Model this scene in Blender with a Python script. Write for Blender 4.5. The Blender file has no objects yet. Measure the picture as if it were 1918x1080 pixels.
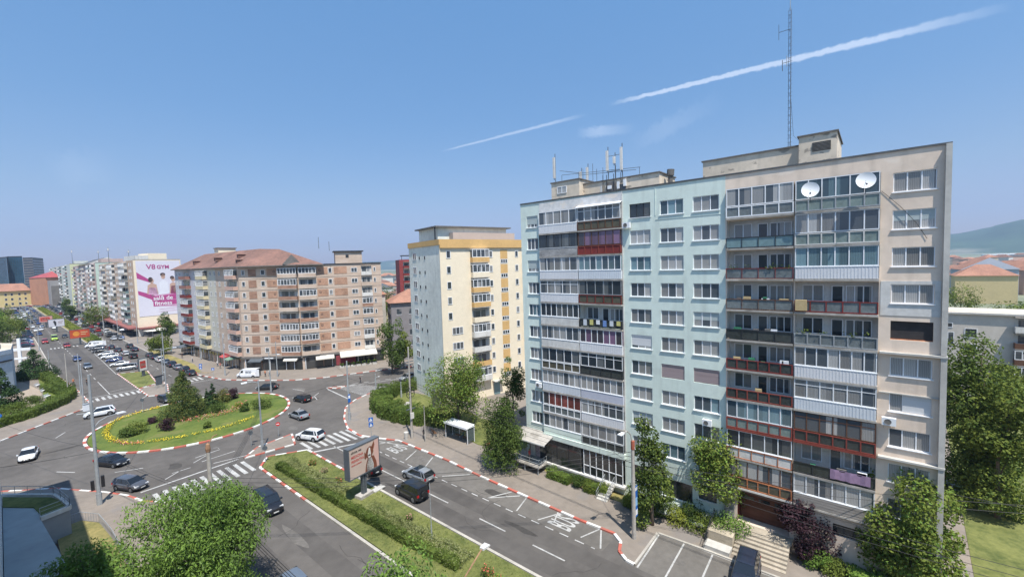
import bpy, math, random
import numpy as np
from mathutils import Vector, Matrix
SC=bpy.context.scene; COL=SC.collection
# ---------------------------------------------------------------- camera
CF,CCX,CCY,CH=810.82,959.,540.,26.5
ROLL,PIT,YAW=.03063,.056923,.8698427
def _basis():
    h=Vector((math.sin(YAW),math.cos(YAW),0)); z=Vector((0,0,1)); r0=Vector((math.cos(YAW),-math.sin(YAW),0))
    F=h*math.cos(PIT)-z*math.sin(PIT); u0=r0.cross(F)
    return F, r0*math.cos(ROLL)-u0*math.sin(ROLL), r0*math.sin(ROLL)+u0*math.cos(ROLL)
F_,I_,J_=_basis()
cam=bpy.data.cameras.new('camera'); camo=bpy.data.objects.new('camera',cam); COL.objects.link(camo)
M=Matrix((I_,J_,-F_)).transposed().to_4x4(); M.translation=Vector((0,0,CH)); camo.matrix_world=M
cam.sensor_fit='HORIZONTAL'; cam.sensor_width=36; cam.lens=36*CF/1918.; cam.clip_start=.1; cam.clip_end=40000
SC.camera=camo
def ray(x,y): return F_+I_*((x-CCX)/CF)-J_*((y-CCY)/CF)
def G(x,y,h=0.):
    d=ray(x,y); t=(h-CH)/d.z; return Vector((d.x*t,d.y*t,h))
def DP(x,d,y=500):
    q=ray(x,y)*d; return q.x,q.y
def HT(b,x,y):
    d=ray(x,y); return CH+d.z*math.hypot(b[0],b[1])/math.hypot(d.x,d.y)
def depth(b): return (Vector((b[0],b[1],0))-Vector((0,0,CH))).dot(F_)
# ---------------------------------------------------------------- world, sun, exposure
SUN_AZ=math.radians(28.5); SUN_EL=math.radians(64.5)      # light travels towards +Y turned to +X
tosun=Vector((-math.sin(SUN_AZ)*math.cos(SUN_EL),-math.cos(SUN_AZ)*math.cos(SUN_EL),math.sin(SUN_EL)))
W=bpy.data.worlds.new('World'); SC.world=W; W.use_nodes=True
wn=W.node_tree.nodes; wl=W.node_tree.links; wn.clear()
def N(nodes,t,**k):
    n=nodes.new(t)
    for a,b in k.items(): setattr(n,a,b)
    return n
sky=N(wn,'ShaderNodeTexSky',sky_type='NISHITA',sun_disc=False,sun_elevation=SUN_EL,sun_rotation=math.atan2(tosun.x,tosun.y),air_density=1.0,dust_density=1.0,ozone_density=6,altitude=400)
bg=N(wn,'ShaderNodeBackground'); bg.inputs[1].default_value=.118
out=N(wn,'ShaderNodeOutputWorld')
geo=N(wn,'ShaderNodeTexCoord')
def wmath(op,a,b=None,c=None,clamp=False):
    n=N(wn,'ShaderNodeMath',operation=op,use_clamp=clamp)
    for i,v in enumerate((a,b,c)):
        if v is None: continue
        if hasattr(v,'links'): wl.new(v,n.inputs[i])
        else: n.inputs[i].default_value=v
    return n.outputs[0]
def wdot(v):
    n=N(wn,'ShaderNodeVectorMath',operation='DOT_PRODUCT'); wl.new(geo.outputs['Generated'],n.inputs[0]); n.inputs[1].default_value=v; return n.outputs['Value']
nz=N(wn,'ShaderNodeTexNoise'); nz.inputs['Scale'].default_value=75; nz.inputs['Detail'].default_value=6; nz.inputs['Roughness'].default_value=.65
wl.new(geo.outputs['Generated'],nz.inputs['Vector'])
def trail(pa,pb,w0,w1,op,noise=.6,fade=.12):
    a=ray(*pa).normalized(); b=ray(*pb).normalized(); n=a.cross(b).normalized(); e=n.cross(a).normalized()
    T=math.atan2(b.dot(e),b.dot(a))
    t=wmath('DIVIDE',wmath('ARCTAN2',wdot(e),wdot(a)),T)
    nn=wmath('SUBTRACT',nz.outputs['Fac'],.5)
    d=wmath('ABSOLUTE',wmath('ADD',wdot(n),wmath('MULTIPLY',nn,(w0+w1)*.5*noise)))
    wid=wmath('ADD',wmath('MULTIPLY',t,w1-w0),w0)
    s=wmath('MULTIPLY',wmath('SUBTRACT',1,wmath('DIVIDE',d,wid)),1.9,clamp=True)
    s=wmath('MULTIPLY',s,wmath('ADD',.55,nz.outputs['Fac']),clamp=True)
    f0=wmath('DIVIDE',t,fade,clamp=True); f1=wmath('DIVIDE',wmath('SUBTRACT',1,t),fade*2,clamp=True)
    return wmath('MULTIPLY',wmath('MULTIPLY',wmath('MULTIPLY',s,f0),f1),op,clamp=True)
tr=[trail((1140,196),(1900,10),.0042,.0078,.50,1.5),trail((825,284),(1100,214),.0018,.0045,.32,1.3),trail((1080,250),(1190,240),.012,.012,.34,1.6,.4),
    trail((1180,275),(1360,180),.02,.022,.13,2,.4),trail((90,330),(220,300),.03,.03,.10,2,.4)]
acc=tr[0]
for t in tr[1:]: acc=wmath('MAXIMUM',acc,t)
sxz=N(wn,'ShaderNodeSeparateXYZ'); wl.new(geo.outputs['Generated'],sxz.inputs[0]); rmp=N(wn,'ShaderNodeValToRGB'); wl.new(sxz.outputs[2],rmp.inputs[0])
for i_,(p_,c_) in enumerate([(0,(.86,.61,.66)),(.07,(.85,.66,.70)),(.15,(.88,.80,.76)),(.30,(.82,.95,.95)),(.5,(.93,1.21,1.21)),(1,(.95,1.14,1.2))]):
    e_=rmp.color_ramp.elements[i_] if i_<2 else rmp.color_ramp.elements.new(p_)
    e_.position=p_; e_.color=tuple(v/1.3 for v in c_)+(1,)
rmp.color_ramp.elements[1].position=.07
gr=N(wn,'ShaderNodeMix',data_type='RGBA',blend_type='MULTIPLY'); gr.inputs['Factor'].default_value=1; wl.new(sky.outputs[0],gr.inputs['A']); wl.new(rmp.outputs[0],gr.inputs['B'])
mx=N(wn,'ShaderNodeMix',data_type='RGBA'); wl.new(acc,mx.inputs['Factor']); wl.new(gr.outputs['Result'],mx.inputs['A']); mx.inputs['B'].default_value=(4.6,5.0,5.7,1)
wl.new(mx.outputs['Result'],bg.inputs[0]); wl.new(bg.outputs[0],out.inputs[0])
sl=bpy.data.lights.new('sun','SUN'); sl.energy=3.6; sl.angle=math.radians(.53); sl.color=(1,.955,.88)
so=bpy.data.objects.new('sun',sl); COL.objects.link(so); so.rotation_euler=(-tosun).to_track_quat('-Z','Y').to_euler()
SC.view_settings.view_transform='Standard'; SC.view_settings.look='None'; SC.view_settings.exposure=0.95; SC.view_settings.gamma=1
SC.cycles.volume_bounces=0; SC.cycles.max_bounces=6; SC.cycles.transparent_max_bounces=8
# ---------------------------------------------------------------- materials
MATS={}
def mat(name,col,rough=.85,var=.12,scale=3.,bump=0.,metal=0.,streak=0.,spec=.3,stretch=(1,1,1),c2=None,obj=False,trans=0.,patch=None,rnd=0.):
    if name in MATS: return MATS[name]
    m=bpy.data.materials.new(name); m.use_nodes=True; nt=m.node_tree; n=nt.nodes; l=nt.links
    b=n['Principled BSDF']; b.inputs['Roughness'].default_value=rough; b.inputs['Metallic'].default_value=metal
    b.inputs['Specular IOR Level'].default_value=spec
    col=tuple(col)+(1,) if len(col)==3 else col
    if var<=0 and streak<=0 and not rnd: b.inputs['Base Color'].default_value=col; MATS[name]=m; return m
    if obj: tc=n.new('ShaderNodeTexCoord'); src=tc.outputs['Object']
    else: tc=n.new('ShaderNodeNewGeometry'); src=tc.outputs['Position']
    mp=n.new('ShaderNodeMapping'); mp.inputs['Scale'].default_value=stretch; l.new(src,mp.inputs['Vector'])
    t=n.new('ShaderNodeTexNoise'); t.inputs['Scale'].default_value=scale; t.inputs['Detail'].default_value=6; t.inputs['Roughness'].default_value=.62
    l.new(mp.outputs[0],t.inputs['Vector'])
    t2=n.new('ShaderNodeTexNoise'); t2.inputs['Scale'].default_value=scale*.13; t2.inputs['Detail'].default_value=3; l.new(mp.outputs[0],t2.inputs['Vector'])
    ad=n.new('ShaderNodeMath'); ad.operation='ADD'; l.new(t.outputs['Fac'],ad.inputs[0]); l.new(t2.outputs['Fac'],ad.inputs[1])
    r=n.new('ShaderNodeMapRange'); r.inputs['From Min'].default_value=.7; r.inputs['From Max'].default_value=1.3; l.new(ad.outputs[0],r.inputs['Value'])
    a=[max(0,c*(1-var*1.6)) for c in col[:3]]+[1]; d=[min(1,c*(1+var)) for c in col[:3]]+[1]
    if c2 is not None: a=tuple(c2)+(1,)
    m1=n.new('ShaderNodeMix'); m1.data_type='RGBA'; l.new(r.outputs[0],m1.inputs['Factor']); m1.inputs['A'].default_value=a; m1.inputs['B'].default_value=d
    res=m1.outputs['Result']
    def layer(res,vec_scale,sc,lo,hi,colr,amt):
        mp2=n.new('ShaderNodeMapping'); mp2.inputs['Scale'].default_value=vec_scale; l.new(src,mp2.inputs['Vector'])
        t3=n.new('ShaderNodeTexNoise'); t3.inputs['Scale'].default_value=sc; t3.inputs['Detail'].default_value=5; l.new(mp2.outputs[0],t3.inputs['Vector'])
        r3=n.new('ShaderNodeMapRange'); r3.inputs['From Min'].default_value=lo; r3.inputs['From Max'].default_value=hi; r3.inputs['To Max'].default_value=amt; l.new(t3.outputs['Fac'],r3.inputs['Value'])
        m2=n.new('ShaderNodeMix'); m2.data_type='RGBA'; l.new(r3.outputs[0],m2.inputs['Factor']); l.new(res,m2.inputs['A']); m2.inputs['B'].default_value=tuple(colr)+(1,)
        return m2.outputs['Result']
    if streak>0: res=layer(res,(1,1,.12),1.3,.52,.78,[c*.55 for c in col[:3]],streak)
    if patch: res=layer(res,(.5,.5,1),patch[0],patch[1],patch[1]+.05,patch[2],patch[3])
    if rnd>0:
        oi=n.new('ShaderNodeObjectInfo'); hs=n.new('ShaderNodeHueSaturation'); mr=n.new('ShaderNodeMapRange'); mr.inputs['To Min'].default_value=1-rnd; mr.inputs['To Max'].default_value=1+rnd
        l.new(oi.outputs['Random'],mr.inputs['Value']); l.new(mr.outputs[0],hs.inputs['Value']); l.new(res,hs.inputs['Color']); res=hs.outputs['Color']
    l.new(res,b.inputs['Base Color'])
    if bump>0:
        bp=n.new('ShaderNodeBump'); bp.inputs['Strength'].default_value=bump; bp.inputs['Distance'].default_value=.05; l.new(t.outputs['Fac'],bp.inputs['Height']); l.new(bp.outputs[0],b.inputs['Normal'])
    if trans>0:
        tl=n.new('ShaderNodeBsdfTranslucent'); l.new(res,tl.inputs['Color']); ms=n.new('ShaderNodeMixShader'); ms.inputs[0].default_value=trans
        l.new(b.outputs[0],ms.inputs[1]); l.new(tl.outputs[0],ms.inputs[2]); l.new(ms.outputs[0],n['Material Output'].inputs['Surface'])
    MATS[name]=m; return m
def leafmat(name,col,c2,rough=.6,trans=.3):
    return mat(name,col,rough,.3,1.1,c2=c2,trans=trans,spec=.12)
def glassmat(name,dark,cur,curtain=.5,rough=.06,pw=.75,tint=(1,1,1)):
    """window glass seen from outside: dark room or a curtain close behind each pane"""
    if name in MATS: return MATS[name]
    m=bpy.data.materials.new(name); m.use_nodes=True; nt=m.node_tree; n=nt.nodes; l=nt.links; b=n['Principled BSDF']
    tc=n.new('ShaderNodeTexCoord'); oi=n.new('ShaderNodeObjectInfo'); sx=n.new('ShaderNodeSeparateXYZ'); l.new(tc.outputs['Object'],sx.inputs[0])
    def mt(op,a,b_=None):
        q=n.new('ShaderNodeMath'); q.operation=op
        for i,v in enumerate((a,b_)):
            if v is None: continue
            if hasattr(v,'links'): l.new(v,q.inputs[i])
            else: q.inputs[i].default_value=v
        return q.outputs[0]
    cell=mt('FLOOR',mt('DIVIDE',sx.outputs['X'],pw))
    cv=n.new('ShaderNodeCombineXYZ'); l.new(cell,cv.inputs[0]); l.new(mt('MULTIPLY',oi.outputs['Random'],97.),cv.inputs[1]); l.new(mt('FLOOR',mt('DIVIDE',sx.outputs['Z'],2.)),cv.inputs[2])
    wnz=n.new('ShaderNodeTexWhiteNoise'); l.new(cv.outputs[0],wnz.inputs['Vector'])
    wv=n.new('ShaderNodeTexWave'); wv.inputs['Scale'].default_value=3.2; wv.inputs['Distortion'].default_value=2.5; wv.bands_direction='X'; l.new(tc.outputs['Object'],wv.inputs['Vector'])
    has=mt('LESS_THAN',wnz.outputs['Value'],curtain)
    lum=mt('ADD',.62,mt('MULTIPLY',wv.outputs['Fac'],.38))
    v2=mt('MULTIPLY',lum,mt('ADD',.45,mt('MULTIPLY',mt('FRACT',mt('MULTIPLY',wnz.outputs['Value'],17.3)),.65)))
    cc=n.new('ShaderNodeMix'); cc.data_type='RGBA'; cc.blend_type='MULTIPLY'; cc.inputs['Factor'].default_value=1; cc.inputs['A'].default_value=tuple(cur)+(1,); l.new(v2,cc.inputs['B'])
    mm=n.new('ShaderNodeMix'); mm.data_type='RGBA'; l.new(has,mm.inputs['Factor']); mm.inputs['A'].default_value=tuple(dark)+(1,); l.new(cc.outputs['Result'],mm.inputs['B'])
    l.new(mm.outputs['Result'],b.inputs['Base Color']); b.inputs['Roughness'].default_value=rough; b.inputs['Specular IOR Level'].default_value=.6; b.inputs['Coat Weight'].default_value=.3; b.inputs['Coat Roughness'].default_value=.03
    MATS[name]=m; return m
GL=glassmat('window_glass',(.075,.088,.10),(.46,.45,.43),.70)
GLd=glassmat('dark_glass',(.03,.038,.045),(.16,.17,.17),.4)
GLb=glassmat('blue_glass',(.05,.08,.10),(.22,.34,.38),.6)
GLr=glassmat('red_curtain_glass',(.05,.05,.055),(.30,.08,.07),.6)
GLp=glassmat('purple_curtain_glass',(.06,.05,.06),(.26,.15,.24),.5)
GLf=glassmat('far_glass',(.05,.06,.07),(.30,.30,.30),.45,.15)
SHOP=glassmat('shop_glass',(.02,.024,.026),(.10,.10,.10),.35,.08,1.4)
SHUT=mat('roller_shutter',(.62,.62,.62),.6,.05,8,stretch=(.1,.1,12)); SHUTP=mat('mauve_shutter',(.33,.26,.26),.6,.1,8,stretch=(.1,.1,12)); SHUTG=mat('grey_shutter',(.42,.47,.46),.6,.08,8,stretch=(.1,.1,12))
WHITE=mat('white_frame',(.78,.79,.80),.45,.03,2); WDIRT=mat('weathered_white',(.64,.62,.58),.8,.12,2.5,streak=.4)
GREENW=mat('pale_green_render',(.67,.752,.678),.92,.06,1.2,bump=.15,streak=.34,patch=(.45,.64,(.50,.55,.50),.35))
BEIGEW=mat('beige_render',(.78,.635,.51),.92,.08,1.1,bump=.25,streak=.5,patch=(.55,.62,(.80,.70,.60),.5))
BEIGE2=mat('grey_beige_render',(.66,.55,.46),.92,.07,1.1,bump=.2,streak=.3)
GREYP=mat('patched_grey_plaster',(.66,.64,.61),.92,.2,1.6,bump=.2,streak=.3,c2=(.48,.47,.46),patch=(1.5,.55,(.74,.66,.57),.8))
TANP=mat('stained_tan_plaster',(.72,.61,.48),.92,.12,1.2,bump=.2,streak=.45,patch=(1.7,.6,(.22,.19,.16),.7))
CONC=mat('concrete',(.42,.39,.35),.9,.18,2.,bump=.2,streak=.5,patch=(1.2,.56,(.22,.20,.17),.6)); CONCL=mat('pale_concrete',(.50,.48,.44),.9,.12,2.,streak=.2); CONCD=mat('dark_concrete',(.16,.15,.14),.9,.2,2.)
DARK=mat('dark_metal',(.035,.037,.042),.5,.1,4); STEEL=mat('galvanised_steel',(.36,.38,.39),.5,.12,3,metal=.2); STEELB=mat('grey_blue_steel',(.10,.115,.13),.5,.1,3)
REDF=mat('red_frame',(.24,.055,.04),.6,.15,5); RUST=mat('rusty_orange_frame',(.42,.16,.07),.75,.3,5); BROWNF=mat('brown_frame',(.13,.065,.04),.6,.2,5); DREDF=mat('dark_red_frame',(.20,.035,.03),.6,.2,5)
CORR=mat('white_corrugated_sheet',(.66,.66,.67),.5,.04,2); CORRB=mat('bluish_panel',(.60,.63,.66),.5,.04,2); LILAC=mat('lilac_grey_panel',(.50,.51,.58),.5,.05,2)
PGLASS=mat('frosted_parapet_glass',(.20,.25,.23),.25,.2,3,spec=.5); PGREY=mat('grey_parapet_glass',(.17,.19,.19),.25,.25,3,spec=.5); PDARK=mat('dark_parapet_glass',(.055,.06,.055),.2,.25,3,spec=.5); PBROWN=mat('brown_parapet_panel',(.11,.10,.07),.35,.2,3); PTEAL=mat('teal_parapet_glass',(.17,.26,.27),.2,.15,3,spec=.5)
PLANK=mat('weathered_planks',(.33,.30,.27),.85,.25,6,stretch=(.3,.3,8)); STONEP=mat('stone_cladding',(.33,.32,.31),.9,.35,5,stretch=(1,1,3))
BRICK=mat('red_brick',(.34,.20,.14),.9,.25,5,stretch=(1,1,3)); BRICKB=mat('sand_brick',(.52,.42,.34),.9,.14,1.6,bump=.15,streak=.2,stretch=(1,1,5),c2=(.44,.33,.25))
TILE=mat('red_roof_tile',(.21,.115,.09),.9,.3,1.6,bump=.3,c2=(.13,.08,.065)); TILEO=mat('orange_roof_tile',(.33,.17,.115),.9,.25,1.6,c2=(.24,.125,.09)); TILER=mat('bright_red_roof',(.36,.08,.08),.6,.1,1.6)
BITU=mat('bitumen_roof',(.10,.105,.11),.9,.25,.8); BITUB=mat('blue_grey_roof_membrane',(.33,.36,.36),.85,.10,.6,patch=(.8,.62,(.27,.29,.30),.6)); ROOFL=mat('pale_roof_gravel',(.55,.49,.40),.9,.15,.6)
YEL=mat('yellow_render',(.62,.47,.29),.9,.05,1.3,streak=.1); YELP=mat('pale_yellow_render',(.80,.69,.52),.9,.05,1.3); ORY=mat('ochre_render',(.62,.39,.16),.85,.08,2); GREYW=mat('grey_render',(.76,.75,.66),.92,.12,1.2,bump=.1,streak=.35)
LBLUE=mat('pale_blue_render',(.44,.52,.60),.9,.04,1.); OWN=mat('own_block_render',(.58,.62,.62),.9,.05,1.)
ASPH=mat('asphalt',(.113,.103,.094),.92,.17,.7,bump=.15,patch=(.12,.56,(.094,.085,.077),.5)); PAVE=mat('pavement_asphalt',(.232,.198,.166),.93,.12,1.3,bump=.1,patch=(.35,.58,(.19,.175,.165),.6))
ASPHB=mat('bus_bay_asphalt',(.142,.130,.116),.92,.15,1.2,bump=.15)
PAINT=mat('road_paint',(.47,.46,.44),.8,.14,4,c2=(.26,.26,.25)); KRED=mat('kerb_red',(.44,.10,.07),.8,.2,3,c2=(.30,.13,.10)); KWHITE=mat('kerb_white',(.68,.66,.62),.8,.14,3); KERB=mat('kerb_stone',(.43,.40,.35),.9,.15,3)
GRASS=mat('lawn',(.14,.145,.045),.95,.35,2.2,bump=.6,c2=(.07,.09,.024)); GRASSY=mat('dry_grass',(.25,.20,.08),.95,.35,2.,bump=.6,c2=(.13,.13,.045)); GRASSB=mat('bright_lawn',(.105,.125,.026),.95,.3,2.4,bump=.8,c2=(.06,.10,.018),patch=(.5,.57,(.17,.16,.055),.55))
GROUND=mat('city_ground',(.20,.20,.15),.95,.4,.012,c2=(.085,.12,.06)); SOIL=mat('bare_soil',(.24,.19,.13),.95,.25,2)
BARK=mat('bark',(.16,.125,.095),.95,.3,6,stretch=(1,1,.3)); POLEC=mat('concrete_pole',(.40,.37,.33),.9,.15,3,streak=.2); BLACK=mat('black_rubber',(.02,.02,.02),.8,0)
L_MAPLE=leafmat('leaf_maple',(.185,.225,.045),(.075,.105,.02)); L_LIGHT=leafmat('leaf_light',(.20,.31,.062),(.085,.15,.028)); L_DARK=leafmat('leaf_dark',(.10,.145,.034),(.04,.068,.015)); L_CON=leafmat('needle',(.045,.085,.03),(.018,.04,.014),trans=.1); L_PURP=leafmat('leaf_purple',(.065,.032,.04),(.03,.016,.022)); L_YEL=leafmat('leaf_yellowgreen',(.22,.24,.04),(.10,.14,.02)); L_HEDGE=leafmat('leaf_hedge',(.125,.165,.036),(.055,.09,.018)); L_SILV=leafmat('leaf_pale_hedge',(.27,.28,.13),(.14,.16,.06)); L_ACAC=leafmat('leaf_grey_green',(.17,.25,.075),(.075,.12,.036)); FLY=mat('flower_yellow',(.75,.58,.04),.7,.1,3); FLR=mat('flower_red',(.62,.14,.10),.7,.1,3); FLP=mat('flower_pink',(.55,.28,.25),.7,.2,3)
# ---------------------------------------------------------------- mesh helpers
class MB:
    def __init__(s): s.v=[]; s.f=[]; s.m=[]; s.mats=[]
    def mi(s,m):
        if m not in s.mats: s.mats.append(m)
        return s.mats.index(m)
    def face(s,pts,m):
        i=len(s.v); s.v+= [tuple(p) for p in pts]; s.f.append(tuple(range(i,i+len(pts)))); s.m.append(s.mi(m)); return s
    def box(s,x0,x1,y0,y1,z0,z1,m,bottom=True):
        if x0>x1: x0,x1=x1,x0
        if y0>y1: y0,y1=y1,y0
        i=len(s.v); s.v+=[(x0,y0,z0),(x1,y0,z0),(x1,y1,z0),(x0,y1,z0),(x0,y0,z1),(x1,y0,z1),(x1,y1,z1),(x0,y1,z1)]
        fs=[(4,5,6,7),(0,1,5,4),(1,2,6,5),(2,3,7,6),(3,0,4,7)]+([(3,2,1,0)] if bottom else [])
        k=s.mi(m)
        for f in fs: s.f.append(tuple(i+a for a in f)); s.m.append(k)
        return s
    def bx(s,x0,x1,w0,w1,z0,z1,m): return s.box(x0,x1,-w0,-w1,z0,z1,m)   # w = outwards
    def tube(s,pts,r,m,n=6,r1=None,cap=True):
        pts=[Vector(p) for p in pts]; k=s.mi(m); base=len(s.v); L=len(pts)
        for a,p in enumerate(pts):
            d=(pts[min(a+1,L-1)]-pts[max(a-1,0)]).normalized(); q=d.orthogonal().normalized()
            ref=Vector((0,0,1)) if abs(d.z)<.9 else Vector((1,0,0)); e1=d.cross(ref).normalized(); e2=d.cross(e1)
            rr=r if r1 is None else r+(r1-r)*a/max(1,L-1)
            for b in range(n): t=2*math.pi*b/n; s.v.append(tuple(p+e1*math.cos(t)*rr+e2*math.sin(t)*rr))
        for a in range(L-1):
            for b in range(n):
                c=(b+1)%n; s.f.append((base+a*n+b,base+a*n+c,base+(a+1)*n+c,base+(a+1)*n+b)); s.m.append(k)
        if cap:
            s.f.append(tuple(base+b for b in range(n))[::-1]); s.m.append(k); s.f.append(tuple(base+(L-1)*n+b for b in range(n))); s.m.append(k)
        return s
    def lathe(s,prof,m,n=12,c=(0,0)):
        base=len(s.v); k=s.mi(m)
        for r,z in prof:
            for b in range(n): t=2*math.pi*b/n; s.v.append((c[0]+r*math.cos(t),c[1]+r*math.sin(t),z))
        for a in range(len(prof)-1):
            for b in range(n):
                q=(b+1)%n; s.f.append((base+a*n+b,base+a*n+q,base+(a+1)*n+q,base+(a+1)*n+b)); s.m.append(k)
        return s
    def prism(s,poly,z0,z1,m,mt=None,top=True,bot=False):
        poly=[tuple(p[:2]) for p in poly]
        A=sum(poly[i][0]*poly[(i+1)%len(poly)][1]-poly[(i+1)%len(poly)][0]*poly[i][1] for i in range(len(poly)))
        if A<0: poly=poly[::-1]
        n=len(poly)
        for i in range(n):
            a=poly[i]; b=poly[(i+1)%n]; s.face([(a[0],a[1],z0),(b[0],b[1],z0),(b[0],b[1],z1),(a[0],a[1],z1)],m)
        if top: s.face([(p[0],p[1],z1) for p in poly],mt or m)
        if bot: s.face([(p[0],p[1],z0) for p in poly[::-1]],m)
        return s
    def mesh(s,name,smooth=False):
        me=bpy.data.meshes.new(name); me.from_pydata(s.v,[],s.f)
        for m in s.mats: me.materials.append(m)
        me.polygons.foreach_set('material_index',s.m)
        if smooth: me.polygons.foreach_set('use_smooth',[True]*len(s.f))
        me.update(); return me
def ob(name,me,parent=None,loc=(0,0,0),rz=0.,rot=None,scale=None):
    o=bpy.data.objects.new(name,me); COL.objects.link(o); o.location=loc; o.rotation_euler=rot or (0,0,rz)
    if scale is not None: o.scale=scale if hasattr(scale,'__len__') else (scale,)*3
    if parent: o.parent=parent
    return o
def tag(o,label,cat,group=None,kind=None):
    o['label']=label; o['category']=cat
    if group: o['group']=group
    if kind: o['kind']=kind
    return o
def root(name,label,cat,loc=(0,0,0),rz=0.,group=None): return tag(ob(name,None,None,loc,rz),label,cat,group)
def struct(name,mb,**k):
    me=mb.mesh(name) if isinstance(mb,MB) else mb
    o=ob(name,me); o['kind']='structure'; return o
def dup(o,loc=None,rz=None,label=None,scale=None,mats=None,parent=None):
    c=o.copy(); COL.objects.link(c)
    if loc is not None: c.location=loc
    if rz is not None: c.rotation_euler=(0,0,rz)
    if scale is not None: c.scale=(scale,)*3
    if label: c['label']=label
    if parent: c.parent=parent
    if mats and c.data:
        for i,ms in enumerate(c.material_slots):
            if ms.material in mats: ms.link='OBJECT'; ms.material=mats[o.data.materials[i]]
    for ch in o.children: dup(ch,parent=c,mats=mats)
    return c
def quads(name,P,mats,mi=None,smooth=False):
    n=len(P); me=bpy.data.meshes.new(name); me.vertices.add(n*4); me.vertices.foreach_set('co',P.reshape(-1))
    me.loops.add(n*4); me.loops.foreach_set('vertex_index',np.arange(n*4,dtype=np.int32)); me.polygons.add(n)
    me.polygons.foreach_set('loop_start',np.arange(0,n*4,4,dtype=np.int32)); me.polygons.foreach_set('loop_total',np.full(n,4,dtype=np.int32))
    for m in mats: me.materials.append(m)
    if mi is not None: me.polygons.foreach_set('material_index',mi.astype(np.int32))
    me.update(calc_edges=True); return me
def text_mesh(s,size,m,ext=.01,bold=0.,align='CENTER'):
    c=bpy.data.curves.new('lettering','FONT'); c.body=s; c.size=size; c.extrude=ext; c.align_x=align; c.align_y='CENTER'; c.offset=bold; c.resolution_u=3
    o=bpy.data.objects.new('lettering',c); COL.objects.link(o); bpy.context.view_layer.update()
    me=bpy.data.meshes.new_from_object(o.evaluated_get(bpy.context.evaluated_depsgraph_get())); bpy.data.objects.remove(o); bpy.data.curves.remove(c)
    me.materials.clear(); me.materials.append(m); return me
# ================================================================ GROUND, ROADS, KERBS
g=MB(); g.face([(-9000,-9000,-.06),(9000,-9000,-.06),(9000,9000,-.06),(-9000,9000,-.06)],GROUND); struct('ground',g)
g=MB(); g.face([(-160,-60,0),(220,-60,0),(220,900,0),(-160,900,0)],ASPH); struct('road',g)
def slab(name,poly,z,m,side=None):
    g=MB(); g.prism(poly,-.05,z,side or m,m); return struct(name,g)
NE=[(39.8,-58),(39.8,11),(39.6,15.9),(34.1,15.8),(34.2,16.6),(34.9,17.6),(36.2,18.1),(37,19.2),(36.9,23),(37.1,29),(37.4,38),(37.9,44.5),(37.9,51),(37.9,55.7),(36.4,59.3),(35.4,62.5),(35.9,67),(37.9,71.8),(41.3,77.4),(44.9,80.2),(50.4,82.2),(58,81),(66,77.5),(100,60),(180,20),(180,-58)]
NN=[(31.7,890),(31.7,309),(31.7,141),(31.6,137.8),(32.4,133.6),(34.4,123.4),(38.8,115.5),(44.6,107.3),(50.5,103.2),(60.8,98.8),(68.1,95.3),(180,38),(180,890)]
WW=[(-150,96),(-30,104),(-1.4,109.6),(4.6,116.3),(9.3,121.3),(10.8,126),(10.5,140),(9,165),(8.5,177),(8.8,300),(7,890),(-150,890)]
SW=[(-150,98),(-12,88),(-1.6,83.5),(3.1,78.6),(4.8,75.5),(6.8,72.1),(8.4,68.7),(9.3,65.5),(11.5,61.8),(12,56),(12,-58),(-150,-58)]
MS=[(21.4,-58),(21.3,36),(21.2,63.4),(23.2,66.3),(27.8,63.8),(27.8,-58)]
SP=[(21,68.5),(27.6,67.6),(29.1,72.2),(23.6,71.1)]
MN=[(19.5,131.6),(19.2,156.8),(25,153.5),(24.2,144),(23.4,134)]
MNT=[(19.6,121.4),(22.7,119.2),(24.6,130),(24.6,133.4),(19.5,130.9)]
FARM=[(21.3,238),(20.9,300),(19,640),(24.5,640),(26.6,300),(26.6,238)]
ES=[(45.9,93.9),(49.2,91.6),(47.2,91.1)]
for nm,p in (('pavement',NE),('pavement',NN),('pavement',WW),('pavement',SW),('pavement',SP),('pavement',MNT),('pavement',ES)): slab(nm,p,.13,PAVE)
RC=(22.1,95.1); RR=14.9
circ=[(RC[0]+RR*math.cos(t)*1.0,RC[1]+RR*math.sin(t)) for t in np.linspace(0,2*math.pi,73)[:-1]]
def off(poly,d):       # crude inset of a closed polygon towards its centroid side by offsetting edges
    P=[Vector(p) for p in poly]; A=sum(P[i].x*P[(i+1)%len(P)].y-P[(i+1)%len(P)].x*P[i].y for i in range(len(P)))
    if A<0: P=P[::-1]
    o=[]
    for i in range(len(P)):
        a=(P[i]-P[i-1]).normalized(); b=(P[(i+1)%len(P)]-P[i]).normalized(); na=Vector((-a.y,a.x)); nb=Vector((-b.y,b.x)); n=(na+nb); n=n/max(.3,n.length_squared)*2
        o.append(P[i]+n*d*1.0)
    return [tuple(p) for p in o]
slab('lawn',off(circ,.34),.16,GRASSB); slab('lawn',off(MS,.25),.15,GRASS); slab('lawn',off(MN,.2),.15,GRASS); slab('lawn',off(FARM,.2),.15,GRASSY)
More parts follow.
